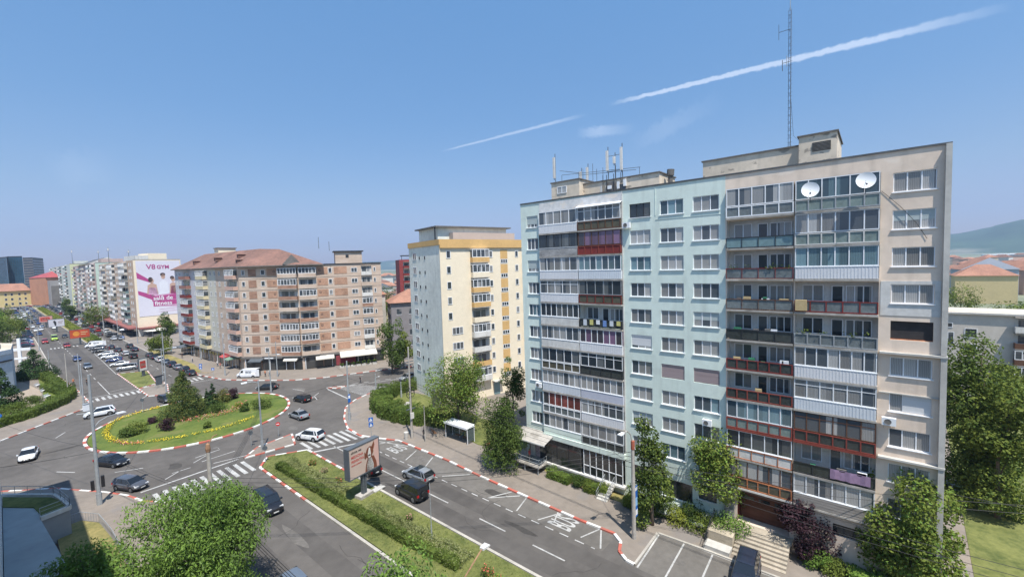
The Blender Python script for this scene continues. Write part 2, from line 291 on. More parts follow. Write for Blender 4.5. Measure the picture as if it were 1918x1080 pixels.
def kerb(path,pattern='rw',seg=1.55,w=.28,h=.15,closed=False,name='kerb'):
    P=[Vector(p) for p in path]+([Vector(path[0])] if closed else []); g=MB(); acc=0.; k=0
    pts=[P[0]]
    tot=[0]; 
    for a,b in zip(P,P[1:]): tot.append(tot[-1]+(b-a).length)
    def at(s):
        for i in range(len(P)-1):
            if s<=tot[i+1] or i==len(P)-2:
                t=(s-tot[i])/max(1e-6,tot[i+1]-tot[i]); return P[i].lerp(P[i+1],t),(P[i+1]-P[i]).normalized()
    cuts=sorted(set([0,tot[-1]]+tot[1:-1]+[i*seg for i in range(1,int(tot[-1]/seg)+1)])); cuts=[c for i,c in enumerate(cuts) if i==0 or c-cuts[i-1]>1e-3]
    for s0,s1 in zip(cuts,cuts[1:]):
        mid=(s0+s1)/2; idx=int(mid/seg); m=(KRED if idx%2 else KWHITE) if pattern=='rw' else KERB
        pa,d0=at(s0+1e-4); pb,_=at(s1-1e-4); d=(pb-pa).normalized(); n=Vector((-d.y,d.x))*w/2
        q=[pa-n,pb-n,pb+n,pa+n]; lo=-.02
        g.face([(p.x,p.y,h) for p in q],m); g.face([(q[0].x,q[0].y,lo),(q[1].x,q[1].y,lo),(q[1].x,q[1].y,h),(q[0].x,q[0].y,h)],m); g.face([(q[2].x,q[2].y,lo),(q[3].x,q[3].y,lo),(q[3].x,q[3].y,h),(q[2].x,q[2].y,h)],m)
    return struct(name,g)
kerb(circ,closed=True,w=.42,h=.19)
kerb(NE[3:22]); kerb(NE[21:25],'s'); kerb(NE[:4],'s',w=.2,h=.14)
kerb(NN[2:12]); kerb(NN[:3],'s'); kerb([(-60,101.5)]+WW[2:8]); kerb(WW[7:11],'s'); kerb([(-30,92)]+SW[1:9]); kerb(SW[8:11],'s')
kerb([MS[4],MS[3],MS[2],(21.24,50)],seg=1.4); kerb([(21.24,50),MS[1],MS[0]],'s'); kerb([MS[4],(27.8,51)],seg=1.4); kerb([(27.8,51),MS[5]],'s')
kerb(SP,closed=True,seg=1.3); kerb(MN,closed=True,seg=1.0,w=.25); kerb(MNT,closed=True,seg=1.2); kerb(FARM,'s',closed=True); kerb(ES,closed=True,seg=1.1)
# bus bay, a paler strip of asphalt, and parking bay
def sheet(name,poly,z,m): g=MB(); g.face([(p[0],p[1],z) for p in poly],m); return struct(name,g)
sheet('bus_bay',[(34.05,18.9),(36.8,18.9),(36.8,29),(37.3,38),(37.75,51),(37.6,56),(36.2,59),(34.4,59)],.004,ASPHB)
sheet('parking_bay',[(33.9,-58),(39.7,-58),(39.7,11),(39.5,15.8),(33.9,15.7)],.004,ASPHB)
pav=MB()
def line(a,b,w=.14,z=.009,m=None):
    a=Vector(a[:2]); b=Vector(b[:2]); d=(b-a).normalized(); n=Vector((-d.y,d.x))*w/2
    pav.face([(p.x,p.y,z) for p in (a-n,b-n,b+n,a+n)],m or PAINT)
def dash(a,b,on,offd,w=.14,st=0.,z=.009):
    a=Vector(a[:2]); b=Vector(b[:2]); L=(b-a).length; d=(b-a)/L; s=st
    while s<L: line(a+d*s,a+d*min(L,s+on),w,z); s+=on+offd
# boulevard, north carriageway
line((30.9,62.0),(30.9,36.4),.15); dash((30.9,31.5),(30.9,-40),3.6,3.4,.15)
dash((33.95,58.5),(33.95,19.6),1.0,.75,.13); line((27.9,62.6),(34.2,59.8),.4)
# zigzag of the bus bay and its letters
zz=[(36.6,56.6),(34.3,53.4),(37.3,48.6),(34.3,45.8),(37.2,40.6),(34.3,35.5),(36.9,29.2),(34.5,26.6)]
for a,b in (((36.0,58.0),(37.6,52.8)),((37.4,50.6),(34.6,49.3)),((37.35,46.9),(34.6,45.3)),((34.6,41.7),(37.0,39.2)),((37.0,32.2),(34.3,33.6)),((34.3,33.6),(36.9,30.9)),((36.8,25.3),(34.4,26.5)),((36.9,30.0),(34.35,29.3)),((36.8,25.6),(35.0,24.9)),((34.6,21.5),(36.8,20.7)),((36.8,20.5),(34.3,19.2)),((37.4,56.2),(34.6,57.6)),((35.9,58.6),(34.6,55.8))): line(a,b,.15)
for x,y0 in ((35.75,24.0),(36.15,53.3)):
    o=ob('road_marking',text_mesh('BUS',2.0,PAINT,0,.03),None,(x-.2,y0,.013),0); o.rotation_euler=(0,0,math.pi/2); o.scale=(.62,1.25,1); o['kind']='structure'
    o.rotation_euler=(0,0,0) ; o.scale=(.62,1.9,1); o.location=(x-.1,y0,.013)
# parking bay lines
for y in (15.75,13.4,10.9,8.3,5.7,3.1,.5,-2.2): line((34.0,y-.25),(39.6,y),.15)
line((39.72,15.8),(39.72,-30),.12)
# crosswalks
for k in range(8): x=28.5+k*1.0; line((x,67.6-(k*.12)),(x-.1,63.5-k*.36+.3),.48)
for k in range(11): x=10.6+k*.98; line((x,66.7+k*.1),(x+.1,62.5+k*.08),.48)
line((9.6,68.5),(20.4,69.1),.3); dash((12.3,70.2),(20,76),2.5,2.2)
for k in range(9): x=11.2+k*.98; line((x,130.0),(x+.05,126.8),.5)
line((10.8,131.4),(19.3,131.2),.25)
for k in range(5): x=27.2+k*1.05; line((x,132.6),(x,128.4),.5)
line((25,127.3),(33.2,126.6),.25)
u=Vector((.86,-.50)); v=Vector((.26,-1.0)).normalized()
for k in range(16):
    s=Vector((47.3,92.4))+Vector((.02,-.72))*k; line(s,s+Vector((.965,-.26))*(4.2+.24*k if k<10 else 6.6),.20)
line((54.6,100.2),(50.3,103.0) if 0 else (57.2,97.6),.25); line((49.6,91.0),(46.6,81.6),.25) if 0 else None
line((45.6,93.0),(44.5,81.6),.3)
dash((50,91.3),(90,72.5),6,.01,.22); dash((51,92.2),(90,73.6),1.3,1.2,.22)
# roundabout lane ticks
for (x0,y0,x1,y1) in ((104,820,122,809),(106,883,140,884),(215,884,268,876),(322,886,357,875),(366,857,412,841),(378,864,440,844),(400,867,462,852),(0,858,0,858),(551,772,562,764),(583,746,597,735),(588,741,594,748),(548,728,570,732),(208,733,230,728)):
    a=G(x0,y0); b=G(x1,y1)
    if (a-b).length>.3: line(a,b,.16)
# far carriageways
line((14.6,131.6),(14.6,150),.16); dash((14.6,154),(14.6,560),3,4.5,.16); line((19.0,157),(20.3,232),.14); dash((27.5,140),(27.2,560),3,4,.15)
for k in range(8): line((11.2+k*1.0,238),(11.2+k*1.0,234.5),.45)
c=[(19.6,127.2),(19.9,124.6),(19.3,122.2),(18.1,120.3)]
for a,b in zip(c,c[1:]): line(a,b,.2)
line((-40,97),(-3,93.5),.16)
struct('road_marking',pav)
# oil and tyre darkened strips down each lane
wear=MB(); WEAR=mat('worn_lane',(.092,.084,.077),.9,.2,.5)
for (x0,x1,y0,y1) in ((28.6,30.3,-50,62),(31.5,33.3,-50,62),(13.2,15.2,-50,60),(17,19,-50,60),(11.5,13.6,160,560),(15.8,17.8,160,560),(28.2,30.4,240,560)): wear.face([(x0,y0,.005),(x1,y0,.005),(x1,y1,.005),(x0,y1,.005)],WEAR)
struct('road',wear)
rp=MB(); rq=random.Random(4); REP=mat('asphalt_repair',(.066,.061,.056),.95,.2,2); REPL=mat('faded_asphalt_repair',(.15,.138,.125),.95,.2,2)
for (x,y,w,h,m) in ((35.6,33.5,1.1,3.2,REP),(34.9,42.5,1.6,1.2,REPL),(36.2,47.5,.9,2.8,REPL),(29.3,44,.5,5,REP),(32.2,27,.7,4,REP),(15,54,2.6,.7,REP),(17.5,44,.8,6,REPL),(14.2,74,1.4,2.6,REP),(30.5,75,1.2,2.2,REPL),(9.5,85,1.0,3.0,REPL),(40,88,2.4,1.2,REP),(42,98,1.3,3.5,REPL),(5,96,4.5,.8,REP),(35.8,8,1.4,1.1,REP),(36.9,13.0,.9,1.6,REPL),(13.5,112,.8,4,REP),(28,113,3,1.0,REPL)):
    n=9; rp.face([(x+w*.5*math.cos(t)*rq.uniform(.75,1.15)*(1.25 if k%2 else 1),y+h*.5*math.sin(t)*rq.uniform(.8,1.15),.0065) for k,t in enumerate(np.linspace(0,2*math.pi,n+1)[:-1])],m)
for k in range(26):      # tarred cracks
    x,y=rq.choice([(29,40),(32,30),(16,50),(18,30),(12,88),(38,90),(35.5,40),(25,118),(14,150),(6,100)]); x+=rq.uniform(-2,2); y+=rq.uniform(-12,12); a=rq.uniform(0,6.3)
    for j in range(7):
        a+=rq.uniform(-.7,.7); x2=x+math.cos(a)*.7; y2=y+math.sin(a)*.7; n_=Vector((-math.sin(a),math.cos(a)))*.028; rp.face([(x-n_.x,y-n_.y,.0072),(x2-n_.x,y2-n_.y,.0072),(x2+n_.x,y2+n_.y,.0072),(x+n_.x,y+n_.y,.0072)],REP); x,y=x2,y2
struct('road',rp)
# manhole covers
for i,(x,y) in enumerate([(404,838),(1090,870),(452,812),(565,872),(700,1000)]):
    p=G(x,y); g=MB(); g.lathe([(.001,.014),(.3,.014),(.33,.006)],CONCD,14,(0,0)); tag(ob('manhole_cover',g.mesh('manhole_cover'),None,(p.x,p.y,0)),['round manhole cover on the roundabout lane under the wires','small iron cover in the bus bay by the kerb','dark manhole lid in front of the roundabout kerb','iron lid beside the zebra crossing by the median','manhole cover in the near carriageway beside the median'][i],'manhole')
# soil strips, lawns in front of buildings
def patch(name,poly,z,m): return slab(name,poly,z,m)
patch('garden_bed',[(42.6,31),(42.4,24.5),(42.2,19),(43.2,11.5),(43.2,9.6),(43.85,9.6),(43.85,33)],.17,GRASSY)
patch('garden_bed',[(43.2,5.0),(43.4,-5.5),(43.85,-5.5),(43.85,5)],.17,GRASSY)
patch('lawn',[(45.0,74.6),(49.5,77.2),(54.5,75),(56,64),(52,52),(52,38),(44.9,38.4),(43.9,44.5),(45.1,52),(44.0,58),(43.6,64)],.17,GRASS)
patch('lawn',[(46,-6.2),(90,-8.3),(140,-16),(140,-30),(46,-20)],.17,GRASS); 
sheet('yard_road',[(57.2,35),(57.2,-4.6),(66,-5.4),(108,-10),(108,20),(90,60),(80,60)],.138,ASPH)
patch('lawn',[(67,-7.6),(97,-10.4),(104,-14),(75,-14)],.18,GRASSB)
patch('dry_strip',[(32.1,138.5),(33.6,138),(35.3,152),(34.6,178),(34.2,196),(32.2,196)],.18,GRASSY); patch('dry_strip',[(33.9,134.8),(32.7,137.4),(33.8,137.6),(35.4,135)],.18,SOIL)
patch('plaza',[(-20,112),(-1.4,119.5),(4.4,127),(4.9,150),(2.0,170),(-20,170)],.15,mat('plaza_paving',(.34,.28,.22),.9,.1,1.,bump=.1))
patch('lawn',[(4.9,128.6),(8.1,133.5),(8.7,142.4),(7.5,171),(5.2,171),(5.0,150)],.17,GRASSB)
# hills
def hill(azs,R,D,hs,name,m):
    rnd=random.Random(3); nA=90; nR=10; v=[]; f=[]
    for i in range(nA):
        t=i/(nA-1); az=math.radians(azs[0]+(azs[1]-azs[0])*t); H=np.interp(azs[0]+(azs[1]-azs[0])*t,[a for a,_ in hs],[h for _,h in hs])
        for j in range(nR):
            s=j/(nR-1); r=R+D*s; z=H*math.sin(min(1,s*1.4)*math.pi/2)*(1+.05*math.sin(i*.9+j)+.03*math.sin(i*2.3+j*1.7))-1+(0 if s<.72 else -H*.5*(s-.72))
            v.append((r*math.sin(az),r*math.cos(az),z))
    for i in range(nA-1):
        for j in range(nR-1): a=i*nR+j; f.append((a,a+nR,a+nR+1,a+1))
    me=bpy.data.meshes.new(name); me.from_pydata(v,[],f); me.materials.append(m); me.polygons.foreach_set('use_smooth',[True]*len(f)); o=ob(name,me); o['kind']='structure'
HILLM=mat('wooded_hillside',(.045,.075,.04),.95,.4,.006,c2=(.02,.04,.025),patch=(.0016,.62,(.26,.24,.18),.8))
hill((60,125),4200,2200,[(60,120),(80,150),(93,165),(95.2,178),(97.5,200),(98.6,250),(99.6,275),(103,330),(125,330)],'hills',HILLM)
hill((-30,62),6500,2500,[(-30,30),(10,60),(28,110),(33,150),(36,165),(40,190),(62,260)],'hills',HILLM)
# ================================================================ BUILDINGS
class Fr:
    """a wall plane: origin (x,y), direction angle; local x runs along the wall, local -y points outwards"""
    def __init__(s,rt,o,ang): s.rt=rt; s.o=Vector(o[:2]); s.a=ang; s.u=Vector((math.cos(ang),math.sin(ang))); s.n=Vector((math.sin(ang),-math.cos(ang)))
    def loc(s,u,w=0,z=0): p=s.o+s.u*u+s.n*w-s.rt.location.xy; return (p.x,p.y,z)
    def put(s,name,me,u,w,z,parent=None): return ob(name,me,s.rt,s.loc(u,w,z),s.a)
    def world(s,u,w=0,z=0): p=s.o+s.u*u+s.n*w; return (p.x,p.y,z)
def wallface(g,W,z0,z1,holes,m,depth=.22,u0=0.,back=None):
    us=sorted(set([u0,W]+[h[0] for h in holes]+[h[1] for h in holes])); zs=sorted(set([z0,z1]+[h[2] for h in holes]+[h[3] for h in holes]))
    us=[u for u in us if u0<=u<=W]; zs=[z for z in zs if z0<=z<=z1]
    for j in range(len(zs)-1):
        st=None
        for i in range(len(us)):
            solid=False
            if i<len(us)-1:
                cu=(us[i]+us[i+1])/2; cz=(zs[j]+zs[j+1])/2; solid=not any(h[0]<cu<h[1] and h[2]<cz<h[3] for h in holes)
            if solid and st is None: st=us[i]
            if not solid and st is not None:
                g.face([(st,0,zs[j]),(us[i],0,zs[j]),(us[i],0,zs[j+1]),(st,0,zs[j+1])],m); st=None
    for h in holes:
        a,b,c,d=h[:4]; D=h[4] if len(h)>4 else depth; mb=h[5] if len(h)>5 else (back or m)
        g.face([(a,0,c),(b,0,c),(b,D,c),(a,D,c)],m); g.face([(a,0,d),(a,D,d),(b,D,d),(b,0,d)],m)
        g.face([(a,0,c),(a,D,c),(a,D,d),(a,0,d)],mb if len(h)>5 else m); g.face([(b,0,c),(b,0,d),(b,D,d),(b,D,c)],mb if len(h)>5 else m)
        g.face([(a,D,c),(b,D,c),(b,D,d),(a,D,d)],mb)
WC={}
def winmesh(w,h,n,fm,gm,style='plain',pr=.06):
    k=(round(w,2),round(h,2),n,fm.name,gm.name,style)
    if k in WC: return WC[k]
    f=MB(); t=.065; f.bx(0,w,0,pr,0,t,fm); f.bx(0,w,0,pr,h-t,h,fm); f.bx(0,t,0,pr,t,h-t,fm); f.bx(w-t,w,0,pr,t,h-t,fm)
    for i in range(1,n): x=w*i/n; f.bx(x-t*.6,x+t*.6,0,pr,t,h-t,fm)
    if style=='grid': f.bx(t,w-t,0,pr*.9,h*.70,h*.70+.05,fm)
    p=MB(); p.bx(.02,w-.02,-.02,.025,.02,h-.02,gm)
    if style=='half': p.bx(.04,w-.04,.0,.035,h*.45,h-.03,SHUTG)
    WC[k]=(f.mesh('window'),p.mesh('pane')); return WC[k]
SILL={}
def window(fr,u,z,w,h,n,fm=None,gm=None,style='plain',wofs=-.14,sill=True,name='window',simple=False):
    fm=fm or WHITE; gm=gm or GL; a,b=winmesh(w,h,n,fm,gm,style)
    o=fr.put(name,a,u,wofs,z); q=ob('pane',b,o)
    if sill:
        k=round(w,2)
        if k not in SILL: s=MB(); s.bx(-.08,w+.08,.0,.24,-.07,-.003,WHITE); SILL[k]=s.mesh('sill')
        ob('sill',SILL[k],o)
    return o
def shutterwin(fr,u,z,w,h,m=None,frac=1.):
    g=MB(); g.bx(0,w,0,.05,h*(1-frac),h,m or SHUT); g.bx(0,w,.05,.09,h-.16,h,m or SHUT)
    if frac<1: g.bx(0,w,0,.03,0,h*(1-frac),GL)
    return fr.put('roller_shutter',g.mesh('roller_shutter'),u,-.12,z)
PMATS=dict(corr=CORR,corrb=CORRB,lilac=LILAC,glass=PGLASS,grey=PGREY,dark=PDARK,brown=PBROWN,teal=PTEAL,plank=PLANK,stone=STONEP,white=WDIRT,green=GREENW,red=DREDF)
def loggia(fr,u0,W,z,H,glz,par,pf=None,fm=None,gm=None,n=6,proud=.34,wallm=None,items=(),roof=None,ledge=None,deep=1.0,style='plain',posts=None):
    """one balcony: floor slab, parapet, glazing or an open recess with the flat's own window and door behind"""
    fm=fm or WHITE; gm=gm or GL; g=MB(); g.bx(0,W,-.1,proud+.06,-.16,0,ledge or CONC)
    b=fr.put('balcony',g.mesh('balcony'),u0,0,z)
    ph=.98; p=MB(); pm=PMATS[par]
    if par in('corr','corrb','lilac','green','white','stone','plank'):
        p.bx(0.03,W-.03,proud-.06,proud,.02,ph,pm)
        if par in('corr','corrb'):
            for i in range(int(W/.22)): p.bx(.06+i*.22,.12+i*.22,proud,proud+.015,.04,ph-.03,pm)
        if par=='plank':
            for i in range(4): p.bx(.03,W-.03,proud,proud+.03,.06+i*.235,.25+i*.235,pm)
        p.bx(.0,W,proud-.08,proud+.03,ph,ph+.05,WHITE if glz else CONC)
        p.bx(.03,.08,0,proud-.06,.02,ph,pm); p.bx(W-.08,W-.03,0,proud-.06,.02,ph,pm)
    else:
        p.bx(.05,W-.05,proud-.05,proud-.02,.10,ph-.06,pm); p.bx(.05,.08,0,proud-.05,.10,ph-.06,pm); p.bx(W-.08,W-.05,0,proud-.05,.10,ph-.06,pm)
    ob('parapet',p.mesh('parapet'),b)
    if par not in('corr','corrb','lilac','green','white','stone','plank'):
        r=MB(); fq=pf or DARK; t=.09 if pf not in(None,DARK) and n>4 else .045
        r.bx(0,W,proud-.03,proud+.03,ph-.07,ph,fq); r.bx(0,W,proud-.03,proud+.03,.03,.03+t,fq)
        nn=n if pf else 4
        for i in range(nn+1): x=(W-t)*i/nn; r.bx(x,x+t,proud-.025,proud+.035,.03,ph-.04,fq)
        ob('railing',r.mesh('railing'),b)
    elif pf:
        r=MB()
        for i in range(n+1): x=(W-.06)*i/n; r.bx(x,x+.06,proud,proud+.05,.0,ph,pf)
        r.bx(0,W,proud,proud+.05,.0,.08,pf); r.bx(0,W,proud,proud+.05,ph-.1,ph,pf); ob('railing',r.mesh('railing'),b)
    hh=H-ph-.2
    if glz:
        a,q=winmesh(W-.06,hh,n,fm,gm,style,.07); o=ob('glazing',a,b,(.03,-(proud-.09),ph+.05)); ob('pane',q,o)
        for xs_ in (.03,W-.07): sd=MB(); sd.bx(xs_,xs_+.04,.0,proud-.06,ph+.05,ph+.05+hh,gm); ob('side_glazing',sd.mesh('side_glazing'),b)
    else:
        bw=-deep+.02
        a,q=winmesh(1.5,1.4,2,fm,gm); o=ob('window',a,b,(W*.08,-bw,.85)); ob('pane',q,o)
        a,q=winmesh(.8,2.15,1,fm,GLd); o=ob('door',a,b,(W*.45,-bw,.05)); ob('pane',q,o)
        a,q=winmesh(1.7,1.4,3,fm,gm); o=ob('window',a,b,(W*.45+.95,-bw,.80)); ob('pane',q,o)
    if roof:
        r=MB(); r.face([(-.1,.0,H+.12),(W+.1,.0,H+.12),(W+.1,-proud-.25,H-.13),(-.1,-proud-.25,H-.13)],roof); r.bx(-.1,W+.1,proud+.18,proud+.25,H-.19,H-.12,roof); ob('awning_roof',r.mesh('awning_roof'),b)
    for it in items:
        q=MB(); k=it[0]
        if k=='laundry':
            for j in range(it[1]): q=MB(); x=.6+j*(W-1.2)/max(1,it[1]-1); q.bx(x,x+.45,proud+.08,proud+.1,.25+.1*(j%3),.95,[CORRB,mat('cloth_yellow',(.6,.55,.2),.9,.1,3),WHITE,mat('cloth_blue',(.15,.25,.5),.9,.1,3)][j%4]); ob('garment',q.mesh('garment'),b)
        if k=='plants':
            rr=random.Random(it[1]); 
            for j in range(60): x=rr.choice((.5,.9,1.9,3.6,4.0,4.8))*W/5.4+rr.uniform(-.3,.3); y=proud+rr.uniform(-.2,.15); zz=ph+rr.uniform(-.1,.35); q.face([(x+rr.uniform(-.1,.1),-y+rr.uniform(-.1,.1),zz+rr.uniform(-.12,.12)) for _ in range(4)],L_HEDGE)
            ob('plants',q.mesh('plants'),b)
        if k=='cloth':
            x0,x1=it[1:3]; 
            for j in range(8):
                xa=x0+(x1-x0)*j/8; xb=x0+(x1-x0)*(j+1)/8; ya=proud+.06+.03*math.sin(j*1.9); yb=proud+.06+.03*math.sin(j*1.9+1.9)
                q.face([(xa,-ya,.18+.05*(j%2)),(xb,-yb,.2),(xb,-yb+.02,1.02),(xa,-ya+.02,1.02)],it[3])
            ob('hanging_cloth',q.mesh('hanging_cloth'),b)
        if k=='stuff':
            rr=random.Random(it[1]); cs=[WHITE,mat('box_beige',(.5,.38,.2),.8,.1,3),CONCD,mat('green_mat',(.05,.22,.12),.8,.1,3),STEEL]
            for j in range(9):
                x=rr.uniform(.2,W-.8); h=rr.uniform(.5,1.25); q.bx(x,x+rr.uniform(.25,.7),-.2,.2,.02,h,cs[j%5])
            ob('stored_things',q.mesh('stored_things'),b)
        if k=='box': q.bx(it[1],it[1]+.8,proud+.02,proud+.3,.15,1.05,mat('box_beige',(.5,.38,.2),.8,.1,3)); ob('storage_box',q.mesh('storage_box'),b)
    return b
ZS=30.98; FP=2.797; FX=44.; YL=35.3; YM=10.85; YR=-3.95; ZR=34.12
# ---- green block
A_=-math.pi/2
gb=root('apartment_block','pale green ten-storey slab block with glazed balconies, filling the middle of the view','building',(FX,YL,0))
f=Fr(gb,(FX,YL),A_)
wc=[(.95,1.75,3),(14.95,2.3,3),(18.25,2.35,3),(21.5,2.4,3)]
holes=[]
for i in range(10):
    z=ZS-FP*i
    for c,(u,w,n) in enumerate(wc): holes.append((u,u+w,z,z+1.45))
def sfl(i): return ZS-FP*i-.92        # floor level of storey i from the top
for i in range(10):
    for (u,w) in ((3.05,5.55),(8.65,5.4)):
        holes.append((u,u+w,sfl(i)+.0,sfl(i)+2.5,.9,WDIRT))
holes.append((18.2,20.9,2.5,4.1,.22)); 
w_=MB(); wallface(w_,24.45,4.9,ZR,[h for h in holes if h[2]>4.9],GREENW)
wallface(w_,24.45,.0,4.9,[(14.95,17.25,2.3,4.0,.22),(18.25,21.3,1.6,3.5,.22),(21.9,23.6,2.4,3.6,.22)],GREENW,u0=14.1)
wallface(w_,14.1,.0,4.9,[(.4,14.0,1.1,4.4,1.0,CONCD)],GREENW)
w_.face([(0,0,0),(0,0,ZR),(0,13,ZR),(0,13,0)],GREENW); w_.face([(0,13,0),(24.45,13,0),(24.45,13,ZR),(0,13,ZR)],GREENW)
w_.face([(0,.3,ZR-.5),(24.45,.3,ZR-.5),(24.45,13,ZR-.5),(0,13,ZR-.5)],BITU); w_.face([(0,0,ZR),(24.45,0,ZR),(24.45,.3,ZR),(0,.3,ZR)],BITU); w_.face([(0,.3,ZR),(24.45,.3,ZR),(24.45,.3,ZR-.5),(0,.3,ZR-.5)],CONC)
f.put('wall',w_.mesh('wall'),0,0,0)
q=MB(); q.bx(3.0,14.15,.0,.03,32.62,ZR-.25,GREYP); f.put('patched_plaster_band',q.mesh('patched_plaster_band'),0,.004,0)
q=MB(); q.bx(-.02,24.45,0,.07,ZR-.12,ZR+.03,BITU); q.bx(14.05,14.17,0,.05,5,ZR-.13,WDIRT); q.bx(17.75,17.82,0,.03,31.,ZR-.13,GREENW); q.bx(17.8,24.45,0,.03,30.55,30.6,GREENW); f.put('coping',q.mesh('coping'),0,.003,0)
special={(1,0):dict(fm=DARK,gm=GLd),(2,0):dict(sh=SHUT),(8,0):{},(4,1):{},(6,1):dict(sh2=1),(9,1):{}}
for i in range(10):
    z=ZS-FP*i
    for c,(u,w,n) in enumerate(wc):
        if (i,c)==(0,1): window(f,u,z,w,1.45,3,DARK,GLd)
        elif (i,c) in ((0,0),(2,0)): window(f,u,z,w,1.45,3); shutterwin(f,u,z+.02,w,1.43,SHUTG,.72)
        elif (i,c) in ((6,2),(6,3)): shutterwin(f,u,z,w,1.45,SHUTP,.96)
        elif (i,c)==(5,1): window(f,u,z,w,1.45,3); shutterwin(f,u,z+.02,w,1.43,SHUT,.8)
        else:
            window(f,u,z,w,1.45,3,style='half' if (i*7+c*3)%11==4 else 'plain',gm=GLb if (i*5+c)%9==2 else None)
for u,z,w,h in ((18.25,1.6,3.05,1.9),(14.95,2.3,2.3,1.7),(21.9,2.4,1.7,1.2)): window(f,u,z,w,h,1,DARK,SHOP)
gA=[dict(g=1,p='corr',n=5),dict(g=1,p='stone',n=5,fm=DARK,gm=GLd),dict(g=1,p='corr',n=5),dict(g=1,p='corr',n=5,style='grid'),dict(g=1,p='white',n=7,gm=GLd),dict(g=1,p='white',n=6),dict(g=1,p='brown',pf=WHITE,n=5,gm=GLd),dict(g=1,p='corrb',n=7),dict(g=1,p='grey',pf=WHITE,n=6,gm=GLr),dict(g=1,p='green',n=6)]
gB=[dict(g=1,p='brown',pf=BROWNF,n=6,roof=WHITE,style='grid'),dict(g=1,p='red',pf=REDF,n=6,fm=BROWNF,gm=GLp),dict(g=1,p='corrb',n=7,gm=GLb),dict(g=1,p='brown',pf=DREDF,n=5,fm=STEEL,gm=GLd),dict(g=0,p='dark',deep=.9,items=(('laundry',6),)),dict(g=1,p='corr',n=7,gm=GLp),dict(g=1,p='dark',n=5,style='grid',gm=GLd),dict(g=1,p='lilac',n=7),dict(g=1,p='corr',n=6,style='grid'),dict(g=1,p='dark',pf=STEEL,n=5,gm=GL)]
def putlog(fr,u,w,lst,**k):
    for i,d in enumerate(lst):
        d=dict(d); g=d.pop('g'); p=d.pop('p'); d.update(k); loggia(fr,u,w,sfl(i),FP-.02,g,p,**d)
putlog(f,3.05,5.55,gA); putlog(f,8.65,5.4,gB)
gd=MB()
for (a,b) in ((3.3,8.5),(8.9,13.9)): gd.bx(a,b,.3,.34,1.35,4.35,SHOP)
f.put('shop_front',gd.mesh('shop_front'),0,0,0)
sf=MB(); 
for k in range(7): x=8.85+k*.83; sf.bx(x,x+.07,.34,.42,1.3,4.3,WHITE)
sf.bx(8.85,13.9,.34,.40,2.35,2.43,WHITE); sf.bx(8.85,13.9,.34,.42,1.25,1.33,WHITE); sf.bx(8.85,13.9,.34,.42,4.25,4.35,WHITE); sf.bx(3.1,8.7,.3,.42,4.25,4.36,WHITE)
for k in range(3): sf.bx(3.3+k*1.7,3.34+k*1.7,.34,.38,1.3,4.3,DARK)
sf.bx(3.0,14.15,-.1,.62,1.02,1.24,WDIRT); sf.bx(3.0,14.15,-.9,.52,4.36,4.9,GREENW); sf.bx(.3,3.0,-.9,.45,1.02,1.2,CONC); f.put('shop_frame',sf.mesh('shop_frame'),0,0,0)
d1=MB(); d1.bx(.5,1.3,-.1,-.06,1.2,3.9,WDIRT); d1.bx(1.4,2.6,-.1,-.05,1.25,3.2,mat('notice_panel',(.5,.4,.42),.7,.5,9)); d1.bx(2.1,3.0,-.08,.0,1.2,3.6,GLd); f.put('shop_door',d1.mesh('shop_door'),0,0,0)
aw=MB(); aw.face([(-.6,0,4.9),(4.6,0,4.9),(4.6,-2.4,4.25),(-.6,-2.4,4.25)],CONC); aw.bx(-.6,4.6,2.35,2.42,4.12,4.27,WDIRT); aw.face([(-.6,0,4.9),(-.6,-2.4,4.25),(-.6,-2.4,4.12),(-.6,0,4.75)],CONCL); f.put('awning',aw.mesh('awning'),0,.06,0)
def steps(fr,u,w0,w,n,z1,run,m,name='steps',rail=True,wid=1.3):
    g=MB()
    for k in range(n): zz=z1*(1-(k)/n); g.bx(u,u+wid,w0+run*k,w0+run*(k+1)+.02,zz-z1/n-.04,zz,m)
    g.box(u+.02,u+wid-.02,-w0-run*n,-w0,.05,.1,CONCD)
    o=fr.put(name,g.mesh(name),0,0,0)
    if rail:
        r=MB()
        for x in (u+.05,u+wid-.05):
            r.tube([(x,-w0,z1+.95),(x,-w0-run*n,.95)],.025,STEEL); r.tube([(x,-w0,z1+.5),(x,-w0-run*n,.5)],.02,STEEL)
            for q_ in (0,.5,1): r.tube([(x,-w0-run*n*q_,z1*(1-q_)),(x,-w0-run*n*q_,z1*(1-q_)+.95)],.025,STEEL)
        fr.put('handrail',r.mesh('handrail'),0,0,0)
    return o
steps(f,11.7,.62,0,6,1.2,.34,CONCL); 
pl=MB(); pl.bx(-.8,3.6,.45,2.3,1.0,1.16,CONC); [pl.bx(x,x+.12,2.1,2.2,.1,1.,STEEL) for x in (-.6,1.2,3.3)]; f.put('entrance_platform',pl.mesh('entrance_platform'),0,.02,0)
r=MB(); 
for a,b in (((-.7,-2.25),(3.55,-2.25)),((3.55,-2.25),(3.55,-.6))):
    for zz in (1.6,2.05): r.tube([(a[0],a[1],zz),(b[0],b[1],zz)],.025,STEEL)
    for t in (0,.33,.66,1): x=a[0]+(b[0]-a[0])*t; y=a[1]+(b[1]-a[1])*t; r.tube([(x,y,1.16),(x,y,2.05)],.025,STEEL)
f.put('handrail',r.mesh('handrail'),0,0,0)
steps(f,-1.6,1.0,0,6,1.15,.34,CONCL,wid=1.2)
